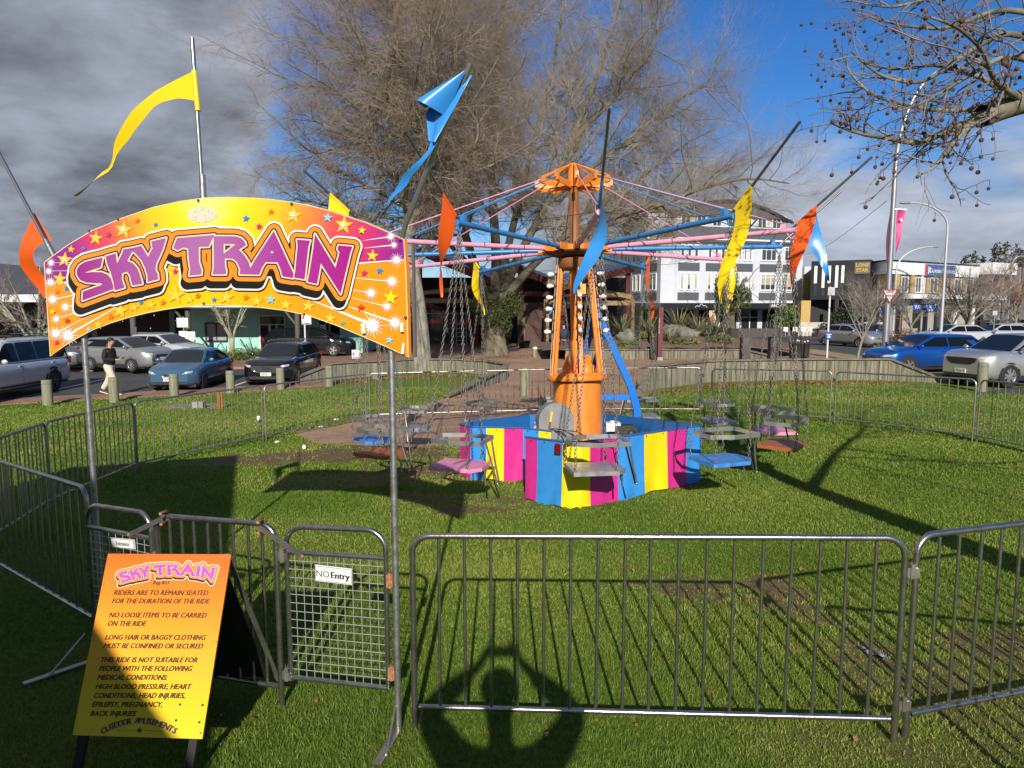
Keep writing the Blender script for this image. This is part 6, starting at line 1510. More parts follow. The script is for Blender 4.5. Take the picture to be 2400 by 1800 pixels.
# --- black restaurant block
bb = thing('restaurant_building', 'black ribbed two-storey block with white and yellow strips and a square gold sign', 'building', P3(38, 80, gz(38, 80)))
blk = mat('black_cladding', (.014, .015, .019), .55); yel = mat('yellow_tile', (.50, .34, .11), .75, var=.15, vscale=8)
gB0 = gz(38, 80); Yb = 78.; X_ = lambda px, Y: (px - 1200) / F_PX * Y
q = MB(); q.span((X_(1876, 84.5), 84.3, gB0), (X_(2018, Yb), 96, 6.9)); q.build('wall', w_wall, bb)
f = Face((X_(1893, 80), 80.), (X_(2019, 78), 76.9)); q = MB(); f.box(q, 0, f.L, 3.0, 7.25, -8.2, 0); q.build('upper_box', blk, bb)
q = MB()
for k in range(24): u = 3.6 + k * (f.L - 3.7) / 23; f.box(q, u - .05, u + .05, 3.02, 7.2, 0, .06)
q.build('rib', mat('black_rib', (.022, .023, .028), .5), bb)
for k, u in enumerate((.35, 1.15, 1.75, 2.5, 3.1)):
    q = MB(); f.box(q, u, u + .30, 4.8 - .5 * (k % 2), 6.7, .0, .05); q.build('white_strip', w_trim, bb); q = MB(); f.box(q, u + .02, u + .32, 3.4, 4.6 - .5 * (k % 2), .0, .04); q.build('strip_window', bglass, bb)
q = MB(); f.box(q, 4.4, 5.9, 5.75, 7.0, .08, .16); o = q.build('sign_board', mat('bronze_board', (.16, .13, .10), .6), bb)
q = MB(); text_on(q, 'LONE', .50, f.p(5.15, 6.66, .17), f.d, up_, bold=.02); text_on(q, 'STAR', .50, f.p(5.15, 6.12, .17), f.d, up_, bold=.02); q.build('lettering', mat('gold_letters', (.55, .36, .10), .5), o)
q = MB(); q.span((X_(1875, 84), 83.9, 3.2), (X_(1890, 84), 84.0, 6.0)); q.build('yellow_panel', yel, bb)
q = MB(); q.span((X_(1873, 80), 79.9, gB0), (X_(1895, 80), 80.5, 2.9)); q.build('yellow_panel', yel, bb)
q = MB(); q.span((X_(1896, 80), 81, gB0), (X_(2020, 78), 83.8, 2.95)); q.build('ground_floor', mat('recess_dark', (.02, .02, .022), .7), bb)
for px in (1955, 2012): q = MB(); q.span((X_(px, 77.6) - .2, 77.4, gB0), (X_(px, 77.6) + .2, 77.8, 3.0)); q.build('column', blk, bb)
q = MB(); q.span((X_(1868, 74), 73.8, gz(30, 74)), (X_(2080, 74), 74.1, .62)); tag(q.build('concrete_wall', mat('pale_concrete', (.50, .47, .39), .85, var=.12, vscale=2), None), 'long low pale concrete wall behind the silver liftback car', 'wall')

# --- white and yellow insurance block
ib = thing('insurance_building', 'white flat-roofed block with yellow panels and a blue Dawson Insurance sign', 'building', P3(46, 80, gz(46, 80)))
IA, IB_, IC = (39.2, 80.2), (39.4, 75.2), (55.4, 85.4); gI0 = gz(46, 79)
q = MB(); q.prism([IA, IB_, IC, (55.4, 98), (39.2, 98)], 5.8 - 3.2, Matrix.Translation((0, 0, 3.2))); q.build('upper_wall', mat('graphite_wall', (.03, .032, .036), .6), ib)
fL, fR = Face(IA, IB_), Face(IB_, IC)
for f in (fL, fR):
    q = MB(); f.box(q, 0, f.L, 5.65, 6.98, 0, .18); q.build('fascia', w_trim, ib); q = MB(); f.box(q, -.1, f.L + .1, 6.98, 7.12, -.2, .28); q.build('roof_edge', blk, ib); q = MB(); f.box(q, 0, f.L, 3.1, 3.62, 0, .25); q.build('lower_band', w_trim, ib)
q = MB(); q.prism([IA, IB_, IC, (55.4, 98), (39.2, 98)], .2, Matrix.Translation((0, 0, 6.7))); q.build('roof', roof_m, ib)
us = [(1.3, 2.2, 'y'), (2.5, 3.9, 'w'), (4.4, 5.1, 'y'), (5.3, 6.5, 'w'), (6.6, 7.5, 's'), (7.6, 8.2, 'y'), (8.3, 10.0, 'w'), (10.2, 10.8, 'y'), (10.9, 12.2, 'w'), (12.5, 13.4, 'y'), (13.6, 15.2, 'w'), (15.5, 16.2, 'y'), (16.4, 18., 'w'), (18.1, 18.7, 'y')]
for (a, b, k) in us:
    if k == 'y': q = MB(); fR.box(q, a, b, 3.68, 5.6, .0, .12); q.build('yellow_panel', yel, ib)
    elif k == 's':
        for j in range(3): q = MB(); fR.box(q, a + j * .3, a + j * .3 + .12, 3.7, 5.6, 0, .1); q.build('white_strip', w_trim, ib)
    else: fR.window(ib, a, b, 3.72, 5.45, w_trim, bglass, .10, 1)
fL.window(ib, .5, 3.4, 3.75, 5.45, w_trim, bglass, .1, 3); q = MB(); fL.box(q, 3.6, 4.9, 3.68, 5.6, 0, .12); q.build('yellow_panel', yel, ib); q = MB(); fL.box(q, 0, .4, 3.68, 5.6, 0, .12); q.build('yellow_panel', yel, ib)
q = MB(); fR.box(q, 7.0, 13.2, 5.55, 6.85, .19, .32); o = q.build('shop_sign', mat('sign_blue', (.02, .10, .33), .4), ib)
q = MB(); fR.box(q, 6.85, 7.05, 5.55, 6.85, .19, .33); q.build('red_edge', mat('sign_red', (.55, .05, .04), .4), o); q = MB(); text_on(q, 'Dawson Insurance', .72, fR.p(10.4, 6.18, .325), fR.d, up_, bold=.018); fR.box(q, 7.3, 7.45, 5.8, 6.6, .32, .33); fR.box(q, 7.55, 7.7, 5.95, 6.6, .32, .33); q.build('lettering', lw, o)
q = MB(); q.prism([(40.6, 82), (41.2, 77.6), (55.2, 86.5), (55.2, 97), (40.6, 97)], 3.1 - gI0, Matrix.Translation((0, 0, gI0))); q.build('ground_floor', mat('beige_wall', (.36, .33, .28), .8, var=.1, vscale=1), ib)
fG = Face((41.2, 77.6), (55.2, 86.5))
for (a, b, z0, z1) in ((1.0, 2.3, gI0 + .1, 2.4), (4.4, 5.6, gI0 + .7, 1.9), (6.6, 7.6, gI0 + .1, 2.3), (9, 13, gI0 + .3, 2.5)): q = MB(); fG.box(q, a, b, z0, z1, 0, .05); q.build('shop_window', shopg, ib)
for u in (0.3, 8.0, 14.5, 18.6): q = MB(); fR.box(q, u, u + .35, gz(48, 78), 3.1, -.3, .05); q.build('column', w_trim if u > 8 else blk, ib)
# --- far right shop with fins
fb_ = thing('shop_building', 'dark glazed block at the right edge with tall grey fins and yellow tabs', 'building', P3(64, 92, gz(64, 92)))
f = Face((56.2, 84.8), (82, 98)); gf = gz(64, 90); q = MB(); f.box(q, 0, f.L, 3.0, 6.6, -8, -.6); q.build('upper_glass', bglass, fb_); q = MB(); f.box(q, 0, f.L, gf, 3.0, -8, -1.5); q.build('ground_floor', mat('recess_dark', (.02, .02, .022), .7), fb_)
q = MB(); f.box(q, -.6, 4.4, 6.0, 7.35, -3, .9); o = q.build('canopy_block', w_trim, fb_); q = MB(); f.box(q, 2.6, 3.9, 6.5, 6.95, .905, .92); q.build('red_mark', mat('sign_red', (.55, .05, .04), .4), o)
for k in range(9): u = .8 + k * 1.9; q = MB(); f.box(q, u, u + .32, gf + 1.6, 7.0 + .1 * (k % 3), -.55, .1); fn_ = q.build('fin', mat('grey_fin', (.30, .30, .31), .6), fb_); q = MB(); f.box(q, u + .05, u + .5, 2.2 + 1.4 * ((k * 7) % 4) / 2, 4.2 + 1.4 * ((k * 7) % 4) / 2, .1, .2); q.build('yellow_tab', yel, fn_)
q = MB(); f.box(q, -.5, 4, 3.0, 3.5, -.5, .2); q.build('shop_sign', lw, fb_)

# --- left: dark cafe row and mint green shop
db = thing('cafe_building', 'dark verandah building with a white fascia at the left edge', 'building', P3(-27, 44, gz(-27, 44)))
dk_ = mat('dark_wall', (.03, .03, .033), .8); gD0 = gz(-27, 44)
q = MB(); q.span((-46, 46.5, gD0), (-19.2, 56, 3.1)); q.build('wall', dk_, db); q = MB(); q.span((-46, 41.6, 2.62), (-19.0, 46.5, 2.78)); q.build('verandah_roof', mat('roof_grey', (.12, .12, .125), .7), db); q = MB(); q.span((-46, 41.4, 2.55), (-27.4, 41.6, 2.98)); q.build('fascia', w_trim, db); q = MB(); q.span((-27.4, 41.4, 2.35), (-19.0, 41.6, 2.85)); q.build('fascia', dk_, db)
q = MB(); q.prism([(-48, 2.8), (-30, 2.8), (-37.5, 5.4)], 14, Matrix(((1, 0, 0, 0), (0, 0, 1, 43.), (0, 1, 0, 0), (0, 0, 0, 1)))); q.build('gable_roof', mat('roof_slate', (.10, .10, .11), .8), db)
for x in (-31.5, -27.2, -22.3): q = MB(); q.tube([(x, 41.9, gD0), (x, 41.9, 2.6)], .17, 12); q.build('verandah_post', mat('post_grey', (.10, .10, .105), .7), db)
for k in range(8):
    x = -32.5 + k * 1.7
    if k in (0, 1, 2, 3, 6): q = MB(); q.span((x, 46.35, gD0 + .2), (x + .35, 46.48, 2.0)); q.build('window_strip', mat('blue_glass', (.12, .18, .22), .15), db)
q = MB(); q.span((-31.6, 46.3, -.1), (-30.7, 46.45, .9)); q.build('notice', w_trim, db)
q = MB()
for k in range(30): q.ball((-33 + k * .62 + .2 * math.sin(k), 43 + .8 * math.sin(k * 1.9), 1.75 - .5 * abs(math.sin(k * .8)) + .3 * math.sin(k * 2.7)), .035, 6)
o = q.build('string_light', mat('small_bulb', (.7, .68, .6), .3), db); o['kind'] = 'stuff'
# slatted stall between the two
sl_ = thing('slat_screen', 'grey slatted screens under the dark verandah beside the mint shop', 'screen', P3(-21, 41.2, gz(-21, 41))); 
for k in range(5): q = MB(); z = gD0 + .15 + k * .26; q.span((-22.6 + .9, 41.15, z), (-19.6, 41.2, z + .2)); q.build('slat', mat('slat_grey', (.10, .105, .11), .7), sl_)
q = MB(); q.span((-21.8, 41.1, gD0), (-21.7, 41.2, 1.1)); q.build('post', mat('slat_grey', (.10, .105, .11), .7), sl_)
mbld = thing('mint_shop', 'mint green shop with white-framed doors under a verandah', 'shop', P3(-14, 43, gz(-14, 43)))
mint = mat('mint_paint', (.33, .66, .58), .7, var=.05, vscale=2); gM = gz(-14, 42) + .1; fm = Face((-18.9, 41.8), (-8.8, 41.8))
q = MB(); fm.box(q, 0, fm.L, gM, 3.6, -8, 0); q.build('wall', mint, mbld); q = MB(); fm.box(q, -.3, fm.L + .4, 2.28, 2.40, 0, 3.3); q.build('verandah_roof', mat('roof_grey', (.12, .12, .125), .7), mbld); q = MB(); fm.box(q, -.3, fm.L + .4, 2.20, 2.62, 3.3, 3.4); o = q.build('fascia', mat('fascia_dark', (.05, .055, .06), .5), mbld); q = MB(); fm.box(q, .2, fm.L * .62, 2.26, 2.31, 3.4, 3.41); fm.box(q, .2, fm.L * .62, 2.52, 2.56, 3.4, 3.41); q.build('white_line', w_trim, o)
q = MB(); q.prism([(0, 2.4), (-3.5, 4.6), (-8, 2.4)], fm.L, Matrix(((0, 0, 1, -18.9), (-1, 0, 0, 41.8), (0, 1, 0, 0), (0, 0, 0, 1)))); q.build('roof', mat('roof_slate', (.10, .10, .11), .8), mbld)
for u in (1.25, 7.2): q = MB(); q.tube([fm.p(u, gM, 3.0), fm.p(u, 2.28, 3.0)], .14, 14); q.bar(fm.p(u - .1, 1.35, 3.0), fm.p(u - .75, 2.2, 3.0), .1, .1); q.build('verandah_post', mat('post_brown', (.10, .085, .07), .7), mbld)
ud = 4.05; wtr = mat('cream_trim', (.60, .58, .52), .6)
d_ = fm.window(mbld, ud, ud + 1.6, gM, 1.82, wtr, shopg, .10, 0, .74, name='door'); q = MB(); fm.box(q, ud + .58, ud + .70, gM + .1, 1.3, .03, .12); fm.box(q, ud + 1.0, ud + 1.1, gM + .1, 1.3, .03, .12); q.build('door_stile', wtr, d_)
fm.window(mbld, .9, 2.2, .25, 1.35, mat('frame_dark', (.04, .04, .045), .5), mat('pale_glass', (.35, .36, .36), .2), .07, 1)
fm.window(mbld, 7.5, 8.9, .05, 1.55, wtr, shopg, .09, 1); q = MB(); q.box(fm.p(7.95, 1.0, .6), (.35, .04, .5)); q.build('hanging_pennant', w_trim, mbld)
q = MB()
for k in range(4): p0 = fm.p(6.1, 1.15, .02); q.tube([p0 + fm.d * (.5 * math.cos(a) * (1 - .15 * k)) + up_ * (.28 * math.sin(a + k)) for a in [2 * math.pi * j / 14 for j in range(15)]], .015, 5)
for j in range(5): q.ball(fm.p(5.75 + j * .2, .72, .03), .07, 8)
q.build('scroll_sign', mat('mint_shadow', (.20, .40, .36), .7), mbld)
# bike rack hoops in front of the mint shop
br = thing('bike_rack', 'black looping bike rack outside the mint shop', 'bike rack', P3(-17.7, 40.5, gz(-17, 40) + .1)); q = MB(); q.tube([P3(-18.6 + .17 * k, 40.4 + .1 * math.cos(k * 1.2), gM + .38 + .32 * math.sin(k * 1.2)) for k in range(15)], .025, 6); q.build('hoop_rail', black, br)
for x in (-18.6, -16.3): q = MB(); q.tube([(x, 40.5, gM), (x, 40.5, gM + .5)], .025, 6); q.build('post', black, br)

# --- red framed market hall
mk = thing('market_hall', 'dark red steel market hall with grey sheet roofs behind the two big trees', 'building', P3(-4, 56, gz(-4, 56)))
red = mat('dark_red_steel', (.15, .022, .018), .55); rsheet = mat('roof_sheet', (.36, .37, .37), .45, .4, stretch=(1, 1, 1), var=.1, vscale=1); gK = gz(-3, 54)
q = MB(); q.span((-13.5, 58, gK), (9.6, 66, 4.6)); q.build('back_wall', mat('hall_dark', (.035, .028, .028), .8), mk)
for (x0, x1, zl, zm_, zr, xm) in ((-10.5, -1.5, 4.6, 6.4, 4.3, -6.6), (-.8, 8.6, 5.6, 3.9, 5.2, 3.6)):
    q = MB(); v = [P3(x0, 51, zl), P3(xm, 51, zm_), P3(x1, 51, zr), P3(x0, 64, zl + 1), P3(xm, 64, zm_ + 1), P3(x1, 64, zr + 1)]; v2 = [p - Vector((0, 0, .12)) for p in v]; q.add(v + v2, [(0, 1, 4, 3), (1, 2, 5, 4), (6, 9, 10, 7), (7, 10, 11, 8), (0, 6, 7, 1), (1, 7, 8, 2)], False); rf = q.build('roof', rsheet, mk)
    q = MB(); q.bar((x0, 50.9, zl - .25), (xm, 50.9, zm_ - .25), .2, .5); q.bar((xm, 50.9, zm_ - .25), (x1, 50.9, zr - .25), .2, .5); q.build('fascia', red, rf)
    q = MB()
    for i in range(18): a = i / 17; q.bar(P3(x0 + (xm - x0) * a, 50.95, zl + (zm_ - zl) * a + .03), P3(x0 + (xm - x0) * a, 64, zl + (zm_ - zl) * a + 1.03), .06, .05); q.bar(P3(xm + (x1 - xm) * a, 50.95, zm_ + (zr - zm_) * a + .03), P3(xm + (x1 - xm) * a, 64, zm_ + (zr - zm_) * a + 1.03), .06, .05)
    q.build('roof_rib', rsheet, rf)
for (x, z1) in ((-10.2, 4.4), (-6.6, 6), (-2.6, 4.4), (.6, 5.2), (3.6, 3.8), (6.2, 4.6), (8.3, 5)): q = MB(); q.span((x - .17, 51.1, gK), (x + .17, 51.45, z1)); q.build('column', red, mk)
for (a, b) in (((-10.2, 2.6), (-2.6, 3.4)), ((-10.2, 3.8), (-5, 2.0)), ((-6.6, 3.2), (-2, 2.2)), ((.6, 3.2), (8.3, 3.1)), ((-2.6, 1.9), (.6, 2.0))): q = MB(); q.bar((a[0], 51.6, a[1]), (b[0], 51.6, b[1]), .22, .34); q.build('beam', red, mk)
q = MB(); q.span((-8.4, 57.6, gK), (-3.2, 57.9, 2.0)); q.build('screen_panel', mat('grey_panel', (.10, .095, .10), .6), mk); q = MB(); q.span((-8.4, 57.4, .95), (-3.2, 57.55, 1.25)); q.build('orange_band', mat('orange_band', (.55, .12, .04), .6), mk)
q = MB(); q.span((.4, 49.6, gK), (2.35, 50.2, 2.55)); q.build('board_wall', mat('brown_board', (.10, .05, .04), .7), mk); q = MB(); q.span((2.4, 49.5, gK), (2.9, 49.8, 2.4)); q.build('door_panel', mat('door_dark', (.03, .03, .032), .5), mk)
for k in range(5): q = MB(); x = 2.95 + k * .72; q.span((x, 57.2, 2.15), (x + .55, 57.35, 3.1)); q.build('window', mat('bright_window', (.45, .47, .45), .4), mk)
q = MB()
for k in range(6): q.tube([(-3.9, 49.8, gK + .3 + k * .28), (-3.2, 49.8, gK + .3 + k * .28)], .03, 5)
for x in (-3.9, -3.2): q.tube([(x, 49.8, gK), (x, 49.8, 1.9)], .035, 5)
for z in (1.1, 1.8): q.tube([(-6.6, 50, z), (-3.2, 49.8, z)], .025, 5)
q.build('scaffold', mat('scaffold_white', (.45, .45, .44), .5), mk)
# pine pergolas
for (lb, pts) in (('pine pergola in front of the red market hall, left of the thick tree', [(-6.9, 46.5), (-1.9, 46.5), (-6.9, 49.5), (-1.9, 49.5)]), ('pine pergola in front of the white block, right of the orange column', [(2.2, 44.0), (7.45, 44.0), (2.2, 47), (7.45, 47)])):
    gp = gz(*pts[0]); t = thing('pergola', lb, 'pergola', P3(*pts[0], gp), 0, 'pine pergolas'); zt = 2.9 if pts[0][0] < 0 else 2.75
    for (x, y) in pts: q = MB(); q.span((x - .09, y - .09, gz(x, y)), (x + .09, y + .09, zt + .0)); q.build('post', pine_wood, t)
    for (a, b) in ((0, 1), (2, 3), (0, 2), (1, 3)): q = MB(); q.bar((*pts[a], zt - .25), (*pts[b], zt - .25), .09, .28); q.build('beam', pine_wood, t)
    q = MB(); q.bar((pts[0][0], pts[0][1] - .05, zt + (.1 if pts[0][0] < 0 else 1.1)), (pts[1][0], pts[1][1] - .05, zt + (.75 if pts[0][0] < 0 else .1)), .12, .26); q.build('rafter', pine_wood, t)

# ------------------------------------------------------------------ street furniture
def bent_lamp(name, label, px, Y, ztop, px_tip, r0, r1, m, bend=.35, flat=.15):
    b = XY(px, Y); t = thing(name, label, 'street lamp', b, 0, 'street lamps'); xt = XY(px_tip, Y).x; q = MB(); pts = []; rr = []; zk = b.z + (ztop - b.z) * (1 - bend)
    for k in range(8): pts.append(Vector((b.x, Y, b.z + (zk - b.z) * k / 7))); rr.append(r0 + (r1 - r0) * k / 10)
    for k in range(1, 11): a = math.pi / 2 * k / 10; pts.append(Vector((b.x + (xt - b.x) * (1 - math.cos(a)), Y, zk + (ztop - zk) * math.sin(a)))); rr.append(r1 + (r0 - r1) * .25 * (1 - k / 10))
    q.tube(pts, rr, 14); q.build('pole', m, t); q = MB(); d = 1 if xt > b.x else -1; c_ = pts[-1] + Vector((d * .3, 0, -.02)); q.ball(c_, .14, 12, (2.8, 1, .6)); h = q.build('lamp_head', mat('lamp_head_grey', (.25, .25, .26), .5), t); q = MB(); q.ball(c_ + Vector((0, 0, -.05)), .1, 10, (2.2, .9, .5)); q.build('lens', lamp_m, h); return t


lampgal = mat('lamp_galvanised', (.36, .37, .39), .45, .7, var=.12, vscale=2)
big = bent_lamp('street_lamp', 'tall tapering lamp pole on the right with a Give Way sign and a pink banner', 2080, 30, 11.9, 2190, .135, .075, lampgal, .33)
bent_lamp('street_lamp', 'pale lamp post curving left behind the blue hatchback', 2209, 45, 8.7, 2118, .11, .05, mat('lamp_pale', (.55, .56, .58), .45, .5), .17); bent_lamp('street_lamp', 'far lamp post in front of the insurance block with an arm to the right', 2096, 72, 8.2, 2178, .13, .06, mat('lamp_pale', (.55, .56, .58), .45, .5), .25); bent_lamp('street_lamp', 'far lamp post at the right edge with a short hooked arm', 2364, 80, 7.8, 2384, .13, .07, lampgal, .12)
bp_ = XY(2080, 30); fz = lambda py, Y: at(1200, py, Y).z
q = MB(); zc = fz(690, 29.85); s_ = .33; tri_ = lambda k: [(-s_ * k, s_ * .62 * k), (s_ * k, s_ * .62 * k), (0, -s_ * 1.15 * k)]
xg = XY(2085, 29.8).x; Mg = lambda o: Matrix(((1, 0, 0, xg), (0, 0, -1, 29.84 - o), (0, 1, 0, zc), (0, 0, 0, 1)))
q.prism(tri_(1.0), .012, Mg(0)); gw = q.build('give_way_sign', mat('sign_crimson', (.38, .02, .03), .4), big); q = MB(); q.flat([tri_(.78)], lambda x, y: Vector((xg + x, 29.84 - .014, zc + y))); q.build('sign_face', mat('sign_pale', (.62, .60, .58), .4), gw); q = MB(); text_on(q, 'GIVE', .15, (xg, 29.822, zc + .10), (1, 0, 0), up_, bold=.004); text_on(q, 'WAY', .13, (xg, 29.822, zc - .06), (1, 0, 0), up_, bold=.004); q.build('lettering', black, gw)
q = MB(); P = []; x0 = bp_.x
for i in range(15):
    s = i / 14; z = fz(490, 29.9) + (fz(600, 29.9) - fz(490, 29.9)) * s; wd = .36 * (1 - .97 * max(0, s - .02)) ; P.append([Vector((x0 + .13 + wd * j / 4, 29.9 + .05 * math.sin(s * 5 + j * .5), z - .02 * j)) for j in range(5)])
q.grid(P); bn_ = q.build('banner', mat('magenta_banner', (.50, .02, .16), .5), big); q = MB(); q.bar((x0, 29.9, fz(490, 29.9)), (x0 + .52, 29.9, fz(490, 29.9) - .02), .05, .05); q.build('banner_arm', w_trim, big)
q = MB(); text_on(q, 'e', .22, (x0 + .26, 29.8, fz(515, 29.9)), (1, 0, -.2), up_, bold=.006); q.build('banner_mark', w_trim, bn_)
q = MB(); P = [[Vector((x0 - .14 - .10 * math.sin(math.pi * s) * j / 2, 29.95, fz(500, 29.9) + (fz(625, 29.9) - fz(500, 29.9)) * s)) for j in range(3)] for s in [i / 8 for i in range(9)]]; q.grid(P); q.build('banner_edge', mat('banner_dark', (.10, .015, .05), .6), big)
# blue street name blades
sn = thing('street_name_sign', 'blue street name blades reading Tutanekai St and Whakaue St', 'sign', XY(2198, 50)); b = XY(2198, 50)
q = MB(); q.tube([b, (b.x, b.y, fz(708, 50))], .04, 8); q.build('post', lampgal, sn)
sb = mat('street_blue', (.012, .06, .42), .4); sb2 = mat('street_blue_light', (.12, .28, .68), .4)
for (xa, xb, za, zb_, tx, m_) in ((2140, 2197, 712, 726, 'TUTANEKAI ST', sb), (2170, 2199, 722, 731.5, 'WHAKAUE ST', sb2)):
    A, B = at(xa, (za + zb_) / 2 + 1.5, 49.9 if m_ is sb else 49.8), at(xb, (za + zb_) / 2 - 1, 49.9 if m_ is sb else 49.8); q = MB(); q.bar(A, B, .03, (zb_ - za) / F_PX * 49.9); bl = q.build('name_blade', m_, sn); vs, fs = text_geo(tx, .33 if m_ is sb else .22, bold=.008); w0 = max(v[0] for v in vs) - min(v[0] for v in vs); k = (B - A).length * .9 / w0; q = MB(); ex = (B - A).normalized(); q.add([(A + B) / 2 + ex * v[0] * k + up_ * v[1] + Vector((0, -.02, 0)) for v in vs], fs, False); q.build('lettering', lw, bl)


def post_sign(label, px, py_base, Y, py_top, plates, r=.03, m=None, group='small post signs'):
    b = XY(px, Y) if py_base is None else G(px, py_base); Y = b.y; t = thing('sign_post', label, 'sign', b, 0, group); q = MB(); zt = fz(py_top, Y); q.tube([b, (b.x, b.y, zt)], r, 10); q.build('post', m or mat('post_white', (.68, .69, .70), .5, .1), t)
    for (x0, x1, y0, y1, m_, marks) in plates:
        A, B = at(x0, y1, Y - .05), at(x1, y0, Y - .05); q = MB(); q.span((A.x, Y - .06, A.z), (B.x, Y - .045, B.z)); pl = q.build('sign_plate', m_, t)
        for (u0, u1, v0, v1, mm) in marks: q = MB(); q.span((A.x + (B.x - A.x) * u0, Y - .065, A.z + (B.z - A.z) * v0), (A.x + (B.x - A.x) * u1, Y - .0612, A.z + (B.z - A.z) * v1)); q.build('sign_mark', mm, pl)
    return t


sw_ = mat('sign_white', (.80, .80, .79), .35); sr_ = mat('sign_red', (.55, .05, .04), .4); sgk = mat('sign_grey', (.45, .46, .47), .5); sbl = mat('sign_navy', (.015, .07, .32), .4)
post_sign('white post with a parking plate in front of the black wagon', 718, 878, 0, 741, [(707.5, 729, 738, 760, sw_, [(.08, .30, .55, .9, sr_), (.1, .9, .06, .14, black)])], .035)
post_sign('short grey post with a white plate beside the left timber wall', 835, None, 31.5, 823, [(825, 844, 820, 840, sw_, [(.1, .3, .3, .7, sr_), (.1, .9, .08, .15, black)])], .03, lampgal)
post_sign('grey post with two white plates left of the mint shop', 428, None, 37.5, 742, [(415, 440, 745, 767, sw_, [(.0, 1, .12, .17, black), (.15, .85, .55, .6, sgk)]), (420, 436, 776, 793, sw_, [(0, 1, .12, .2, black)]), (437, 457, 777, 801, sw_, [(.1, .9, .1, .9, mat('poster_grey', (.55, .56, .55), .6))])], .04, lampgal)
post_sign('slim white post with a grey plate above a blue plate, behind the right wall', 1944, None, 27.5, 672, [(1940, 1957, 673, 692, sgk, []), (1934, 1951, 778, 795, sbl, [(.15, .85, .62, .72, lw), (.3, .7, .2, .5, lw)])], .035)
post_sign('brown post with a blue parking plate under the insurance block', 2112, None, 60, 690, [(2107, 2117, 715, 730, mat('park_blue', (.02, .16, .50), .4), [(.3, .7, .3, .7, lw)]), (2110, 2114, 731, 739, sw_, [])], .08, mat('post_rust', (.22, .10, .05), .7))
post_sign('thin post with a blue plate to the left of the tall lamp pole', 2064, None, 56, 722, [(2060, 2068, 726, 735, mat('park_blue', (.02, .16, .50), .4), [])], .035)
post_sign('small square plate on a post among the white cars', 2333, None, 48, 728, [(2326, 2338, 728, 739, sgk, [])], .035, lampgal)
# dark red marker slab, T-shaped timber frame, planter bin
mn = thing('marker_slab', 'tall dark red marker slab standing before the flax bed wall', 'sign', XY(1549, 33.6)); b = XY(1549, 33.6); q = MB(); zt = fz(720, 33.6); q.span((b.x - .11, 33.5, b.z), (b.x + .11, 33.75, zt)); sl1 = q.build('slab', mat('marker_red', (.13, .025, .03), .5, var=.15, vscale=3), mn); q = MB(); q.span((b.x - .13, 33.48, b.z), (b.x + .13, 33.77, b.z + .15)); q.build('base', concrete, mn)
q = MB()
for k in range(9): q.span((b.x - .10, 33.492, zt - .55 - .085 * k), (b.x - .055, 33.499, zt - .51 - .085 * k + .012 * (k % 3)))
q.build('faded_marks', mat('faded_white', (.42, .33, .33), .6), sl1)
bin_ = thing('litter_bin', 'black rubbish bin beside the dark red marker slab', 'bin', XY(1537, 33.9)); q = MB(); b = XY(1538, 33.9); q.span((b.x - .2, 33.75, b.z), (b.x + .16, 34.1, b.z + .9)); q.build('bin_body', black, bin_); q = MB(); q.span((b.x - .23, 33.72, b.z + .9), (b.x + .19, 34.13, b.z + .97)); q.build('lid', trim, bin_)
tf = thing('timber_frame', 'dark heavy timber frame of two posts and a crossbeam behind the right wall', 'frame', XY(1750, 25)); zt = fz(773, 25)
for px in (1750, 1816): b = XY(px, 25 if px < 1800 else 26); q = MB(); q.span((b.x - .15, b.y - .15, b.z), (b.x + .15, b.y + .15, zt - .26)); q.build('post', timber_dark, tf)
A, B = at(1722, 780, 24.9), at(1828, 779, 26.1); q = MB(); q.bar(A, B, .30, .30); q.build('crossbeam', timber_dark, tf)
pb = thing('planter_bin', 'round dark slatted planter with red and white flowers behind the right wall', 'planter', XY(1878, 30)); b = XY(1878, 30); q = MB(); q.lathe([(.38, 0), (.41, .92), (.44, .93), (.44, 1.0), (.36, 1.0), (.35, .86), (.0001, .86)], b, 28); q.build('tub', mat('tub_dark', (.03, .028, .026), .7, stretch=(14, 14, .3), vscale=2, col2=(.07, .065, .06)), pb)
for k in range(16): a, rr_ = k * 2.4, .08 + .018 * k; q = MB(); q.ball(b + Vector((rr_ * math.cos(a), rr_ * math.sin(a), 1.02 + .04 * math.sin(k))), .06, 7, (1, 1, .7)); q.build('flower', (mat('flower_red', (.40, .07, .05), .7), mat('flower_white', (.65, .62, .58), .7), mat('flower_leaf', (.05, .09, .03), .7))[k % 3], pb)
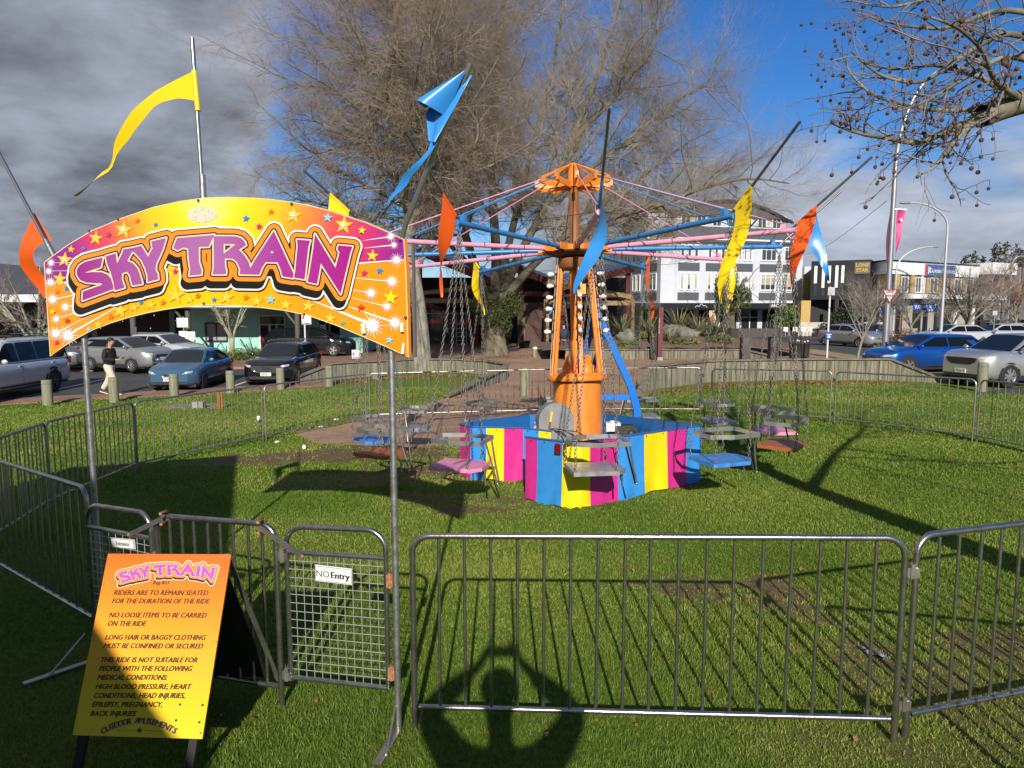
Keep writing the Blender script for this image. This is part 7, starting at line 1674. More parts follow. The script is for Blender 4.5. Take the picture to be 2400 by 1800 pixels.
# feather banners
def feather(label, px, py0, py1, Y, m, word=None, tilt=0.):
    t = thing('feather_flag', label, 'flag', XY(px, Y), 0, 'feather flags'); b = XY(px, Y); z1, z0 = fz(py0, Y), fz(py1, Y); h = z1 - z0; q = MB(); L, R_ = [], []
    for k in range(17):
        s = k / 16; z = z1 - h * s; xc = b.x - .55 * h * .38 * (1 - s) + tilt * s; wd = .20 * h * (math.sin(math.pi * min(1, .12 + s * .9)) ** .6) * (1 - .75 * s) + .01; L.append(Vector((xc - wd, Y + .03 * math.sin(s * 6), z))); R_.append(Vector((xc + wd, Y + .03 * math.sin(s * 6 + 1), z)))
    q.grid([[a, (a + c_) / 2 + Vector((0, -.03, 0)), c_] for a, c_ in zip(L, R_)]); fo = q.build('sail', m, t); q = MB(); q.tube([b, R_[-1] + Vector((.02, 0, 0))] + [p + Vector((.01, .01, 0)) for p in reversed(R_)], .018, 6); q.build('pole', dark_steel, t)
    if word: q = MB(); ctr = (L[8] + R_[8]) / 2; dn = (L[11] + R_[11] - L[5] - R_[5]).normalized(); text_on(q, word, .27 * h / 1.6, ctr + Vector((0, -.06, 0)), dn, Vector((-dn.z, 0, dn.x)) * -1 if dn.x < 0 else Vector((-dn.z, 0, dn.x)), bold=.006); q.build('lettering', lw, fo)


feather('navy teardrop flag reading Coffee by the left pergola', 1052, 747, 792, 45, mat('navy_flag', (.012, .018, .06), .5), 'Coffee'); feather('peach teardrop flag in front of the white block', 1678, 728, 775, 60, mat('peach_flag', (.72, .42, .27), .5))
# cafe chairs and tubs at the foot of the white block
def chair_set(px, Y, label):
    b = XY(px, Y); t = thing('cafe_chair', label, 'chair', b, 0, 'white cafe chairs'); m_ = mat('chair_white', (.70, .70, .68), .5)
    for (x, y) in ((-.2, -.2), (.2, -.2), (-.2, .2), (.2, .2)): q = MB(); q.tube([b + Vector((x, y, 0)), b + Vector((x * .9, y * .9, .45))], .022, 5); q.build('leg', m_, t)
    q = MB(); q.box(b + Vector((0, 0, .46)), (.46, .46, .04)); q.build('seat', m_, t); q = MB(); q.box(b + Vector((0, .22, .72)), (.46, .04, .42)); q.build('backrest', m_, t)


for i, (px, Y, lb) in enumerate(((1846, 72, 'white cafe chair left of the planter bin, far behind'), (1868, 72, 'white cafe chair straight behind the planter bin'), (1888, 71, 'white cafe chair right of the planter bin, far behind'), (1905, 71, 'white cafe chair nearest the black tubs'))): chair_set(px, Y, lb)
for (px, Y, lb, m_) in ((1917, 71, 'black square tub left of the slim blue-plated post', black), (1928, 70.5, 'square tub with a blue label behind the slim post', mat('tub_navy', (.03, .09, .22), .5))):
    b = XY(px, Y); t = thing('square_tub', lb, 'tub', b, 0, 'square tubs'); q = MB(); q.span((b.x - .33, Y - .33, b.z), (b.x + .33, Y + .33, b.z + .75)); q.build('tub', m_, t); q = MB(); q.span((b.x - .36, Y - .36, b.z + .75), (b.x + .36, Y + .36, b.z + .8)); q.build('rim', trim, t)
# lawn bits: concrete pad with a block and an orange stake, litter
pc_ = G(455, 952); q = MB(); q.prism([(pc_.x + .95 * math.cos(a) * (1 + .06 * math.sin(3 * a)), pc_.y + .42 * math.sin(a)) for a in [2 * math.pi * k / 24 for k in range(24)]], .02, Matrix.Translation((0, 0, pc_.z))); tag(q.build('concrete_pad', mat('pad_concrete', (.20, .19, .17), .9, var=.25, vscale=5, bump=.3)), 'grey concrete pad set in the lawn behind the barrier', 'pad')
p = G(467, 957) + Vector((0, 0, .02)); q = MB(); bm = q.box(p + Vector((0, 0, .085)), (.30, .22, .17)); bx = q.build('concrete_block', concrete); tag(bx, 'small pale concrete block on the concrete pad', 'block')
p = G(514, 958); sk = thing('marker_stake', 'orange painted wooden stake beside the concrete pad', 'stake', p); q = MB(); q.box(p + Vector((0, 0, .2)), (.07, .05, .44)); q.build('stake', mat('stake_orange', (.42, .12, .03), .7, var=.2, vscale=10), sk); q = MB(); q.box(p + Vector((.085, 0, .2)), (.035, .03, .42)); q.build('batten', mat('stake_orange', (.42, .12, .03), .7), sk)
cupm = mat('paper_white', (.78, .77, .74), .7)
for (px, py, lb, ang) in ((713, 1055, 'white paper cup lying on bare earth inside the ring', 80), (606, 990, 'white paper cup on the grass left of the wagon barrier', 15), (788, 985, 'crumpled white paper at the foot of the far left barrier', 60), (276, 1092, 'white wrapper on the grass by the left barrier', 85), (752, 1002, 'flat white scrap near the barrier foot', 90), (650, 1038, 'pale scrap lying on the worn path edge', 88), (946, 962, 'pale ball of paper beside the brick path', 50), (958, 968, 'white plastic bag behind the silver seat', 85)):
    p = G(px, py); t = thing('paper_cup' if 'cup' in lb else 'paper_scrap', lb, 'litter', p, random.uniform(0, 6), 'white litter'); q = MB(); Mr = Matrix.Rotation(rad(ang), 3, 'X'); q.lathe([(.0001, 0), (.030, 0), (.042, .11), (.040, .11), (.029, .005)], (0, 0, .035), 14, Mr) if 'cup' in lb else q.ball((0, 0, .02), .05, 9, (1.3, .8, .45)); q.build('paper', cupm, t, world=False)
p = G(2045, 1535); t = thing('snack_wrapper', 'blue and silver snack wrapper on bare soil behind the front barrier', 'litter', p, .6); q = MB(); q.grid([[Vector((-.02 + .04 * j / 3, -.09 + .18 * i / 8, .015 + .012 * math.sin(i + 2 * j))) for j in range(4)] for i in range(9)]); q.build('foil', mat('wrapper_blue', (.05, .07, .35), .3, .3, vscale=60, col2=(.5, .5, .55)), t, world=False)
# overhead wires
wr_ = thing('overhead_wire', 'thin overhead wire from the tall lamp pole across to the white block', 'wire', (0, 0, 0)); a, b = at(2079, 470, 30), at(1873, 598, 85); q = MB(); q.tube([a.lerp(b, k / 12) - Vector((0, 0, .6 * math.sin(math.pi * k / 12))) for k in range(13)], .012, 4); q.build('cable', black, wr_)
wr_ = thing('overhead_wire', 'thin overhead wire crossing behind the mast of the ride', 'wire', (0, 0, 0)); a, b = at(900, 528, 24), at(1760, 492, 30); q = MB(); q.tube([a.lerp(b, k / 14) - Vector((0, 0, .35 * math.sin(math.pi * k / 14) - .45 * math.sin(math.pi * k / 14))) for k in range(15)], .008, 4); q.build('cable', mat('cable_brown', (.10, .08, .06), .6), wr_)
# unseen caravan-shaped block, added to cast the shadow over the left foreground
tk = thing('shade_caravan', 'unseen caravan-shaped block added outside the frame to shade the left foreground', 'caravan', (-4.6, -.5, gz(-4.6, -.5)))
ce = Face((-.66, -5.6), (-4.66, 4.55)); q = MB(); ce.box(q, 0, ce.L, .5, 3.62, -.02, -2.6); q.build('body', mat('caravan_white', (.55, .56, .56), .5), tk)
for u in (2.2, 6.4): q = MB(); Mw = ce.M @ Matrix.Rotation(math.pi / 2, 3, 'X'); q.lathe([(.0001, 0), (.33, 0), (.35, .1), (.33, .22), (.0001, .22)], ce.p(u, gz(-3, 0) + .34, -.1), 20, Mw); q.build('wheel', tyre_m, tk)
q = MB(); ce.box(q, 2, 5, 1.4, 2.6, .0, -.03); q.build('counter_window', bglass, tk)


# ------------------------------------------------------------------ trees
def resample(pts, n):
    P = np.array([tuple(p) for p in pts], float); L = np.concatenate([[0], np.cumsum(np.linalg.norm(np.diff(P, axis=0), axis=1))]); t = np.linspace(0, L[-1], n + 1)
    Q = np.stack([np.interp(t, L, P[:, k]) for k in range(3)], 1)
    for _ in range(2): Q[1:-1] = .25 * Q[:-2] + .5 * Q[1:-1] + .25 * Q[2:]
    return Q


def unit(a): return a / np.maximum(1e-9, np.linalg.norm(a, axis=-1, keepdims=True))


def sprout(PR, per, t0, t1, ang, asd, ln, lsd, nseg, wig, trop, rr, rend, rg, taper=.0, flat=None, rmax=9.):
    """children of every branch in PR = (points [n, m+1, 3], radii [n, m+1])"""
    P, R = PR; n, m1, _ = P.shape; m = m1 - 1; idx = np.repeat(np.arange(n), per); N = len(idx)
    t = np.clip((np.tile(np.arange(per), n) + rg.uniform(0, 1, N)) / per, 0, 1); t = t0 + (t1 - t0) * t; k = np.minimum((t * m).astype(int), m - 1); f = (t * m - k)[:, None]
    pos = P[idx, k] * (1 - f) + P[idx, k + 1] * f; tan = unit(P[idx, k + 1] - P[idx, k]); r = R[idx, k] * (1 - f[:, 0]) + R[idx, k + 1] * f[:, 0]
    rnd = rg.normal(size=(N, 3));
    if flat is not None: rnd[:, 2] *= flat
    perp = unit(rnd - tan * np.sum(rnd * tan, 1, keepdims=True)); a = np.radians(rg.normal(ang, asd, N))[:, None]; d = unit(tan * np.cos(a) + perp * np.sin(a))
    plen = np.linalg.norm(np.diff(P, axis=1), axis=2).sum(1)[idx]; L = ln * np.exp(rg.normal(0, lsd, N)) * (1 - taper * t); step = (L / nseg)[:, None]
    out = np.empty((N, nseg + 1, 3)); out[:, 0] = pos; tr = np.array(trop)
    for s in range(nseg): d = unit(d + rg.normal(0, wig, (N, 3)) + tr * (s + 1) / nseg); out[:, s + 1] = out[:, s] + d * step
    r0 = np.minimum(r * rr, rmax); return out, r0[:, None] * (1 - (1 - rend) * np.linspace(0, 1, nseg + 1)[None])


def tubes(batches, sides):
    Vs, Fs = [], []; base = 0
    for P, R in batches:
        n, m1, _ = P.shape; T = np.empty_like(P); T[:, 1:-1] = P[:, 2:] - P[:, :-2]; T[:, 0] = P[:, 1] - P[:, 0]; T[:, -1] = P[:, -1] - P[:, -2]; T = unit(T)
        ref = np.where(np.abs(T[:, :1, 2:3]) < .9, np.array([0, 0, 1.]), np.array([1., 0, 0])); u = unit(np.cross(T, np.broadcast_to(ref, T.shape))); v = np.cross(T, u)
        th = 2 * np.pi * np.arange(sides) / sides; V_ = P[:, :, None] + (u[:, :, None] * np.cos(th)[None, None, :, None] + v[:, :, None] * np.sin(th)[None, None, :, None]) * R[:, :, None, None]
        i = (base + np.arange(n)[:, None, None] * m1 * sides + np.arange(m1 - 1)[None, :, None] * sides); k = np.arange(sides)[None, None]; k2 = (k + 1) % sides
        Fs.append(np.stack([i + k, i + k2, i + k2 + sides, i + k + sides], -1).reshape(-1, 4)); Vs.append(V_.reshape(-1, 3)); base += n * m1 * sides
    return np.concatenate(Vs), np.concatenate(Fs)


def one(P, r0, r1, flare=0.):
    n = len(P); s = np.linspace(0, 1, n); R = r0 + (r1 - r0) * s ** .8
    if flare: R = R * (1 + flare * np.exp(-s * 9))
    return P[None], R[None]


def bark(name, c1, c2, sc=5., st=(1, 1, .35), bump=.5): return mat(name, c1, .9, col2=c2, vscale=sc, stretch=st, bump=bump, bscale=7)


def tree(label, cat_, base, trunk_b, crown_b, m1, m2, name='bare_tree', group='bare trees'):
    t = thing(name, label, cat_, base, 0, group); V_, F_ = tubes(trunk_b, 10); np_mesh('trunk', V_, F_, m1, t, True)
    for sides, bt, nm in crown_b:
        if bt: V_, F_ = tubes(bt, sides); np_mesh(nm, V_, F_, m2 if nm == 'crown' else m1, t, nm != 'crown')
    return t


rg = np.random.default_rng(11)
bk_grey = bark('grey_bark', (.11, .10, .08), (.36, .33, .26)); tw_brown = mat('brown_twigs', (.19, .145, .11), .85, vscale=1.2, col2=(.40, .33, .255))
bk_moss = bark('mossy_bark', (.075, .065, .045), (.24, .21, .13), 2.5); tw_olive = mat('olive_twigs', (.19, .155, .115), .85, vscale=.8, col2=(.44, .38, .29))
# the weeping tree on the left
pa = [at(990, 872, 29.4), at(988, 790, 29.4), at(980, 700, 29.4), at(966, 620, 29.5), at(958, 520, 29.6), at(952, 380, 29.8), at(945, 240, 30), at(936, 80, 30.2), at(930, -60, 30.3), at(925, -190, 30.4)]
TA = one(resample(pa, 40), .33, .05, .35)
fork = [at(970, 640, 29.5), at(1010, 560, 30.2), at(1050, 420, 30.9), at(1085, 250, 31.5), at(1105, 60, 31.8), at(1120, -90, 32)]
TA2 = one(resample(fork, 30), .17, .03)
L1 = sprout(TA, 76, .27, .985, 66, 14, 8.5, .22, 14, .10, (0, 0, .05), .40, .16, rg, .45, .5, .11); L1b = sprout(TA2, 36, .36, .98, 58, 14, 5.4, .22, 12, .10, (0, 0, .04), .45, .16, rg, .3, .5, .08)
keep = lambda b, zmin: (b[0][b[0][:, :, 2].min(1) > zmin], b[1][b[0][:, :, 2].min(1) > zmin])
L1, L1b = keep(L1, 5.0), keep(L1b, 5.0)
L2 = sprout(L1, 28, .12, .98, 42, 14, 2.3, .28, 8, .12, (0, 0, -.05), .50, .22, rg, .35, None, .03); L2b = sprout(L1b, 16, .12, .98, 42, 14, 2.0, .28, 8, .12, (0, 0, -.05), .50, .22, rg, .35, None, .03)
L3 = sprout(L2, 14, .1, .98, 36, 14, 1.05, .3, 5, .16, (0, 0, -.16), .55, .35, rg, .3, None, .014); L3b = sprout(L2b, 12, .1, .98, 36, 14, 1.0, .3, 5, .16, (0, 0, -.14), .55, .35, rg, .3, None, .014)
cat2 = lambda a, b: (np.concatenate([a[0], b[0]]), np.concatenate([a[1], b[1]]))
L3 = cat2(L3, L3b); L4 = sprout(L3, 3, .2, .95, 34, 14, .55, .3, 2, .18, (0, 0, -.15), .75, .5, rg, .2, None, .010)
tree('big bare tree with dense brown drooping twigs, just right of the arch sign', 'tree', pa[0], [TA, TA2], [(6, [L1, L1b], 'limbs'), (4, [L2, L2b], 'crown'), (3, [L3, L4], 'crown')], bk_grey, tw_brown)
# the thick many-stemmed tree behind the column
Yt = 39.; S_ = lambda L: [at(*p) for p in L]
stems = [[(1162, 832, 39), (1160, 780, 39), (1158, 730, 39), (1150, 690, 39)],
         [(1150, 730, 39), (1118, 640, 38.6), (1075, 500, 38), (1045, 320, 37.2), (1005, 120, 36.4), (985, -60, 36)],
         [(1158, 730, 39), (1165, 610, 39.2), (1152, 440, 39.6), (1160, 220, 40.2), (1185, -40, 41), (1195, -190, 41.5)],
         [(1165, 725, 39), (1205, 620, 39.6), (1280, 480, 40.4), (1340, 330, 41.2), (1410, 150, 42), (1470, -60, 42.6)],
         [(1172, 715, 38.8), (1230, 640, 38), (1330, 545, 37), (1450, 505, 36.6), (1560, 480, 36.2), (1640, 440, 36), (1760, 415, 35.6), (1850, 430, 35.3)],
         [(1160, 720, 39.3), (1190, 580, 41), (1235, 400, 42.5), (1300, 140, 44), (1330, -80, 45)],
         [(1290, 470, 40.4), (1380, 400, 40.3), (1480, 320, 40), (1580, 240, 39.8), (1660, 190, 39.6), (1700, 120, 39.5)],
         [(1250, 520, 40.2), (1380, 500, 42), (1500, 420, 43.5), (1600, 340, 44.5), (1680, 300, 45)],
         [(1340, 330, 41.2), (1460, 210, 40.6), (1540, 90, 40.2), (1590, -60, 40)],
         [(1120, 640, 38.6), (1040, 560, 37.2), (960, 470, 36.2), (900, 380, 35.6), (850, 260, 35)]]
rad_ = [(.62, .52, .3), (.30, .05, 0), (.34, .05, 0), (.30, .05, 0), (.26, .03, 0), (.27, .05, 0), (.15, .03, 0), (.15, .03, 0), (.14, .03, 0), (.16, .03, 0)]
TB = [one(resample(S_(s), 28), *r) for s, r in zip(stems, rad_)]
allst = (np.concatenate([b[0] for b in TB[1:]]), np.concatenate([b[1] for b in TB[1:]]))
M1 = sprout(allst, 30, .22, .98, 52, 16, 4.6, .28, 12, .15, (0, 0, .06), .50, .16, rg, .35, None, .10)
M1 = keep(M1, 4.6); M2 = sprout(M1, 14, .12, .98, 46, 16, 2.1, .3, 8, .18, (0, 0, .08), .52, .22, rg, .35, None, .032); M3 = sprout(M2, 12, .12, .98, 42, 16, 1.05, .3, 5, .22, (0, 0, .10), .56, .35, rg, .3, None, .016); M4 = sprout(M3, 3, .2, .95, 42, 16, .55, .3, 2, .22, (0, 0, .12), .75, .5, rg, .2, None, .0115)
tb = tree('huge bare tree with a thick mossy trunk and many stems, behind the orange column', 'tree', S_(stems[0])[0], TB, [(6, [M1], 'limbs'), (4, [M2], 'crown'), (3, [M3, M4], 'crown')], bk_moss, tw_olive)


# leaves: many small faces through a volume
def leaf_cloud(name, centres, n, size, m, parent=None, rg_=rg, squash=1., shell=.0):
    C_ = np.array([c[:3] for c in centres], float); Rr = np.array([c[3] for c in centres], float); wgt = Rr ** 2.2; idx = rg_.choice(len(C_), n, p=wgt / wgt.sum()); u = unit(rg_.normal(size=(n, 3))); rr = Rr[idx] * (shell + (1 - shell) * rg_.uniform(0, 1, n) ** .5)
    p = C_[idx] + u * rr[:, None] * np.array([1, 1, squash]); a = unit(rg_.normal(size=(n, 3)) + u * .6); b = unit(np.cross(a, rg_.normal(size=(n, 3)))); s = size * rg_.uniform(.6, 1.4, n)[:, None]; c_ = np.cross(a, b)
    V_ = np.stack([p - b * s, p + c_ * s * .45, p + b * s, p - c_ * s * .45], 1).reshape(-1, 3); F_ = np.arange(4 * n).reshape(-1, 4); return np_mesh(name, V_, F_, m, parent)


leaf_ivy = mat('ivy_leaves', (.030, .050, .012), .6, vscale=3, col2=(.105, .14, .030)); leaf_dark = mat('dark_leaves', (.012, .022, .010), .7, vscale=.6, col2=(.035, .055, .02)); leaf_hedge = mat('hedge_leaves', (.045, .085, .014), .6, vscale=2, col2=(.15, .20, .04)); leaf_olive = mat('olive_leaves', (.10, .105, .03), .65, vscale=2, col2=(.21, .20, .07))
leaf_cloud('ivy', [(*at(x, y, 38.4), r) for (x, y, r) in ((1165, 735, .75), (1190, 720, .7), (1140, 740, .65), (1205, 700, .55), (1120, 715, .5), (1175, 760, .6), (1150, 690, .5))], 5200, .055, leaf_ivy, tb, shell=.6)
# plane tree at the right: trunk outside the frame, limbs with seed balls reaching in
tw_pale = mat('pale_twigs', (.09, .068, .065), .8, vscale=3, col2=(.29, .24, .22)); bk_plane = bark('plane_bark', (.07, .062, .05), (.27, .25, .18), 6)
trk = [Vector((4.95, 3.2, gz(4.9, 3.2))), Vector((4.75, 3.3, .8)), Vector((4.35, 3.55, 1.8)), Vector((3.85, 4.0, 2.8)), Vector((3.80, 4.7, 3.45)), at(2470, 215, 5.5), at(2400, 238, 5.45), at(2345, 250, 5.4), at(2300, 272, 5.35)]
TP = one(resample(trk, 34), .25, .085, .3)
Yp = 5.4; lim = [[(2400, 238, 5.45), (2330, 262, 5.3), (2262, 300, 5.15), (2225, 345, 5.1), (2190, 395, 5.0), (2160, 408, 4.95)], [(2310, 266, 5.35), (2235, 300, 5.3), (2150, 338, 5.2), (2070, 322, 5.1), (2005, 312, 5.0), (1952, 290, 4.9)], [(2330, 250, 5.4), (2240, 262, 5.6), (2130, 250, 5.7), (2040, 222, 5.9), (1990, 170, 6.0), (1975, 130, 6.1)],
                [(2380, 235, 5.45), (2300, 180, 5.7), (2190, 150, 5.9), (2100, 165, 6.0), (2030, 150, 6.1)], [(2480, 120, 5.6), (2360, 70, 5.6), (2270, 120, 5.6), (2160, 200, 5.6), (2060, 180, 5.6), (1995, 120, 5.6)], [(2480, 40, 5.9), (2340, 20, 6.0), (2220, 70, 6.1), (2110, 60, 6.2), (2010, 30, 6.3)], [(2480, 150, 5.3), (2350, 130, 5.0), (2250, 190, 4.9), (2170, 240, 4.9), (2100, 262, 4.9)], [(2480, -40, 6.2), (2340, -30, 6.3), (2200, -10, 6.4), (2090, 20, 6.5), (1985, 0, 6.6)], [(2400, 240, 5.45), (2330, 190, 5.0), (2300, 110, 4.7), (2240, 60, 4.5), (2180, 40, 4.4)]]
TL = [one(resample(S_(s), 22), r, .007) for s, r in zip(lim, (.055, .034, .022, .026, .030, .03, .026, .03, .03))]
# limbs that stay outside the frame and only shade the lawn
up_l = [[Vector((3.8, 4.3, 3.2)), Vector((4.6, 4.0, 4.6)), Vector((5.4, 3.6, 6.2)), Vector((6.0, 3.2, 8))], [Vector((4.0, 3.9, 2.6)), Vector((5.4, 4.2, 3.6)), Vector((7.0, 4.4, 4.6)), Vector((8.4, 4.4, 6))], [Vector((3.8, 4.6, 3.4)), Vector((5.0, 5.6, 4.8)), Vector((6.2, 6.4, 6.2)), Vector((7.2, 6.8, 8))], [at(2480, 120, 5.6), Vector((4.6, 5.0, 4.4)), Vector((4.0, 4.7, 3.6))], [at(2480, 40, 5.9), Vector((5.0, 5.4, 5.2)), Vector((4.6, 4.0, 4.6))], [at(2480, -40, 6.2), Vector((5.3, 5.8, 5.5)), Vector((5.0, 5.6, 4.8))], [at(2480, 150, 5.3), Vector((4.1, 4.9, 3.8)), Vector((3.8, 4.6, 3.4))]]
TU = [one(resample(s, 20), r0, r1) for s, (r0, r1) in zip(up_l, ((.07, .02), (.07, .02), (.05, .02), (.03, .06), (.03, .06), (.03, .06), (.026, .05)))]
inl = (np.concatenate([b[0] for b in TL]), np.concatenate([b[1] for b in TL])); K1 = sprout(inl, 14, .12, .98, 46, 14, .56, .32, 9, .17, (-.06, 0, .05), .62, .30, rg, .35, None, .0088); K2 = sprout(K1, 4, .2, .95, 48, 14, .24, .3, 6, .18, (0, 0, .05), .62, .45, rg, .2, None, .0042)
ul = (np.concatenate([b[0] for b in TU[:3]]), np.concatenate([b[1] for b in TU[:3]])); U1 = sprout(ul, 14, .2, .98, 52, 14, 2.3, .3, 10, .15, (0, 0, .05), .5, .2, rg, .3, None, .05); U2 = sprout(U1, 9, .15, .98, 46, 14, .9, .3, 6, .18, (0, 0, .05), .55, .3, rg, .2, None, .014)
fp = tree('overhanging plane tree limb with hanging seed balls at the top right corner', 'tree', trk[0], [TP], [(8, TL + TU, 'limbs'), (5, [K1], 'crown'), (4, [K2], 'crown'), (4, [U1], 'crown'), (3, [U2], 'crown')], bk_plane, tw_pale, 'plane_tree')
seedm = mat('seed_ball', (.055, .030, .028), .9, vscale=60, col2=(.16, .085, .06), bump=.6, bscale=160)
q = MB(); q.ball((0, 0, -.055), .0145, 9); q.tube([(0, 0, 0), (.004, 0, -.025), (0, 0, -.045)], .0016, 4); sb0 = q.build('seed_ball', seedm, fp, world=False)
ends = np.concatenate([K1[0][:, 6], K2[0][:, -1], K2[0][:, 4]]); rg.shuffle(ends); vis = [e for e in ends if e[1] > 3 and abs(e[0] / e[1]) < .74][:280]; off = np.array(wloc(fp)); rest = MB()
for i, e_ in enumerate(vis):
    if i < 100:
        o = sb0 if i == 0 else sb0.copy()
        if i: C.collection.objects.link(o)
        o.location = tuple(e_ - off); o.rotation_euler = (rg.normal(0, .2), rg.normal(0, .2), 0); s_ = rg.uniform(.8, 1.2); o.scale = (s_, s_, s_)
    else: rest.ball(e_ + np.array([0, 0, -.055]), .0145 * rg.uniform(.8, 1.2), 8); rest.tube([e_, e_ + np.array([.004, 0, -.025]), e_ + np.array([0, 0, -.045])], .0016, 4)
struct(rest.build('seed_ball', seedm, fp), 'stuff')


# small street trees
def small_tree(label, px, Y, ytop, spread, m1, m2, r0=.07, nl=7, seed=1, fork=.4, dens=(8, 6, 4), lean=0., ybase=None, group='small bare street trees', name='bare_tree', up=.12):
    r_ = np.random.default_rng(seed); b = XY(px, Y) if ybase is None else G(px, ybase); Y = b.y; H_ = fz(ytop, Y) - b.z; tp = [b, b + Vector((lean * .3, 0, H_ * fork * .5)), b + Vector((lean, .1, H_ * fork))]; tk_ = one(resample(tp, 12), r0, r0 * .72, .35)
    ls = []
    for k in range(nl):
        a = 2 * math.pi * k / nl + r_.uniform(-.4, .4); sp = spread * r_.uniform(.6, 1.05); hh = H_ * (1 - fork) * r_.uniform(.65, 1.0); p0 = tp[2] - Vector((0, 0, H_ * .06 * r_.uniform(0, 1))); ls.append(one(resample([p0, p0 + Vector((math.cos(a) * sp * .35, math.sin(a) * sp * .35, hh * .35)), p0 + Vector((math.cos(a) * sp * .7, math.sin(a) * sp * .7, hh * .75)), p0 + Vector((math.cos(a) * sp, math.sin(a) * sp, hh))], 10), r0 * .5, r0 * .14))
    lb = (np.concatenate([x[0] for x in ls]), np.concatenate([x[1] for x in ls])); c1 = sprout(lb, dens[0], .2, .98, 42, 12, H_ * .24, .3, 7, .15, (0, 0, up), .55, .3, r_, .3, None, r0 * .28); c2 = sprout(c1, dens[1], .2, .98, 38, 12, H_ * .11, .3, 5, .16, (0, 0, up), .6, .4, r_, .2, None, r0 * .15); c3 = sprout(c2, dens[2], .2, .98, 36, 12, H_ * .055, .3, 3, .16, (0, 0, up), .7, .5, r_, .2, None, .010)
    return tree(label, 'tree', b, [tk_], [(6, [lb], 'limbs'), (4, [c1, c2], 'crown'), (3, [c3], 'crown')], m1, m2, name, group)


bk_lichen = bark('lichen_bark', (.20, .20, .14), (.46, .46, .33), 7); tw_grey = mat('grey_twigs', (.15, .13, .11), .85, vscale=2, col2=(.34, .30, .26)); tw_pink = mat('pinkish_twigs', (.22, .11, .11), .85, vscale=2, col2=(.36, .20, .19))
small_tree('pollarded lichen-barked tree in front of the mint green shop', 539, 37.8, 700, 1.15, bk_lichen, bk_lichen, .17, 6, 3, .36, (4, 3, 2))
small_tree('bare spreading tree behind the white ute at the left edge', 80, 33, 610, 2.6, bk_lichen, tw_grey, .17, 9, 4, .22, (11, 7, 3))
small_tree('thin leaning sapling in front of the silver liftback car', 2012, 26.5, 668, 1.0, bk_grey, tw_grey, .06, 6, 5, .42, (7, 5, 3), .28)
small_tree('bare street tree left of the tall lamp pole, before the insurance block', 2052, 52, 640, 3.3, bk_grey, tw_grey, .14, 10, 6, .28, (12, 8, 4))
small_tree('bare street tree behind the blue street name blades', 2140, 60, 668, 2.4, bk_grey, tw_grey, .12, 9, 7, .28, (11, 7, 4))
small_tree('large bare street tree right of the second lamp post, above the white cars', 2275, 47, 610, 3.0, bk_grey, tw_grey, .15, 11, 8, .30, (12, 8, 4))
small_tree('slender bare street tree between the second lamp and the large one', 2236, 60, 660, 2.2, bk_grey, tw_grey, .11, 8, 9, .28, (11, 7, 4))
small_tree('pinkish bare tree at the right edge above the white cars', 2385, 58, 600, 2.8, bk_grey, tw_pink, .13, 10, 10, .28, (12, 8, 4))
small_tree('low bare tree at the right edge below the pinkish one', 2345, 66, 690, 2.4, bk_grey, tw_grey, .12, 9, 12, .25, (11, 7, 4))
# ivy-clad pollard before the white block
pl_ = small_tree('thick ivy-clad pollard with stubby branches before the white block', 1712, 46, 640, 1.2, bk_moss, bk_moss, .42, 7, 13, .45, (3, 2, 1), group='pollarded trees', up=.2); leaf_cloud('ivy', [(*at(x, y, 46), r) for (x, y, r) in ((1712, 700, .95), (1702, 670, .8), (1715, 650, .5), (1738, 690, .6), (1745, 705, .5), (1700, 725, .6))], 4200, .075, leaf_ivy, pl_, shell=.5)
# dark leafy trees
def leafy(label, px, Y, blobs, m, n, size, group, name='leafy_tree', trunk=True):
    b = XY(px, Y); t = thing(name, label, 'tree' if trunk else 'shrub', b, 0, group); cs = [(*at(x, y, Y + dy), r) for (x, y, r, dy) in blobs]
    if trunk:
        tops = max(c[2] for c in cs); q = MB(); q.tube([b, b + Vector((.05, 0, (tops - b.z) * .5)), b + Vector((.1, 0, (tops - b.z) * .85))], [.14, .1, .04], 8)
        for c in cs: q.tube([b + Vector((.05, 0, (tops - b.z) * .45)), Vector(c[:3])], [.06, .02], 6)
        q.build('trunk', bk_grey, t)
    leaf_cloud('crown' if trunk else 'foliage', cs, n, size, m, t); return t


leafy('dark green round tree under the canopy at the right end of the white block', 1838, 73, [(1830, 748, 1.0, 0), (1848, 742, 1.1, 0), (1842, 732, .9, 0), (1858, 752, .8, 0)], leaf_hedge, 2600, .13, 'dark leafy trees'); leafy('dark bushy tree below the ribbed black block', 1985, 70, [(1975, 748, 1.3, 0), (2000, 745, 1.4, 0), (1988, 730, 1.1, 0), (1960, 755, .9, 0), (2015, 735, .9, 0)], leaf_dark, 3000, .14, 'dark leafy trees')
def conifer(label, px, Y, ytop, wd, seed):
    b = XY(px, Y, -2.); t = thing('pine_tree', label, 'tree', b, 0, 'pines beyond the roofs'); zt = fz(ytop, Y); r_ = np.random.default_rng(seed); q = MB(); q.tube([b, (b.x, b.y, zt)], [.4, .05], 7); q.build('trunk', bk_grey, t); cs = []
    for k in range(34): s = k / 33; z = b.z + (zt - b.z) * (.15 + .85 * s); w_ = wd * (1 - s) ** .75 * r_.uniform(.55, 1.1) + .25; a = r_.uniform(0, 6.28); cs.append((b.x + math.cos(a) * w_ * .55, b.y + math.sin(a) * w_ * .55, z, .5 + w_ * .5))
    leaf_cloud('crown', cs, 1800, .34, leaf_dark, t, r_, .7)


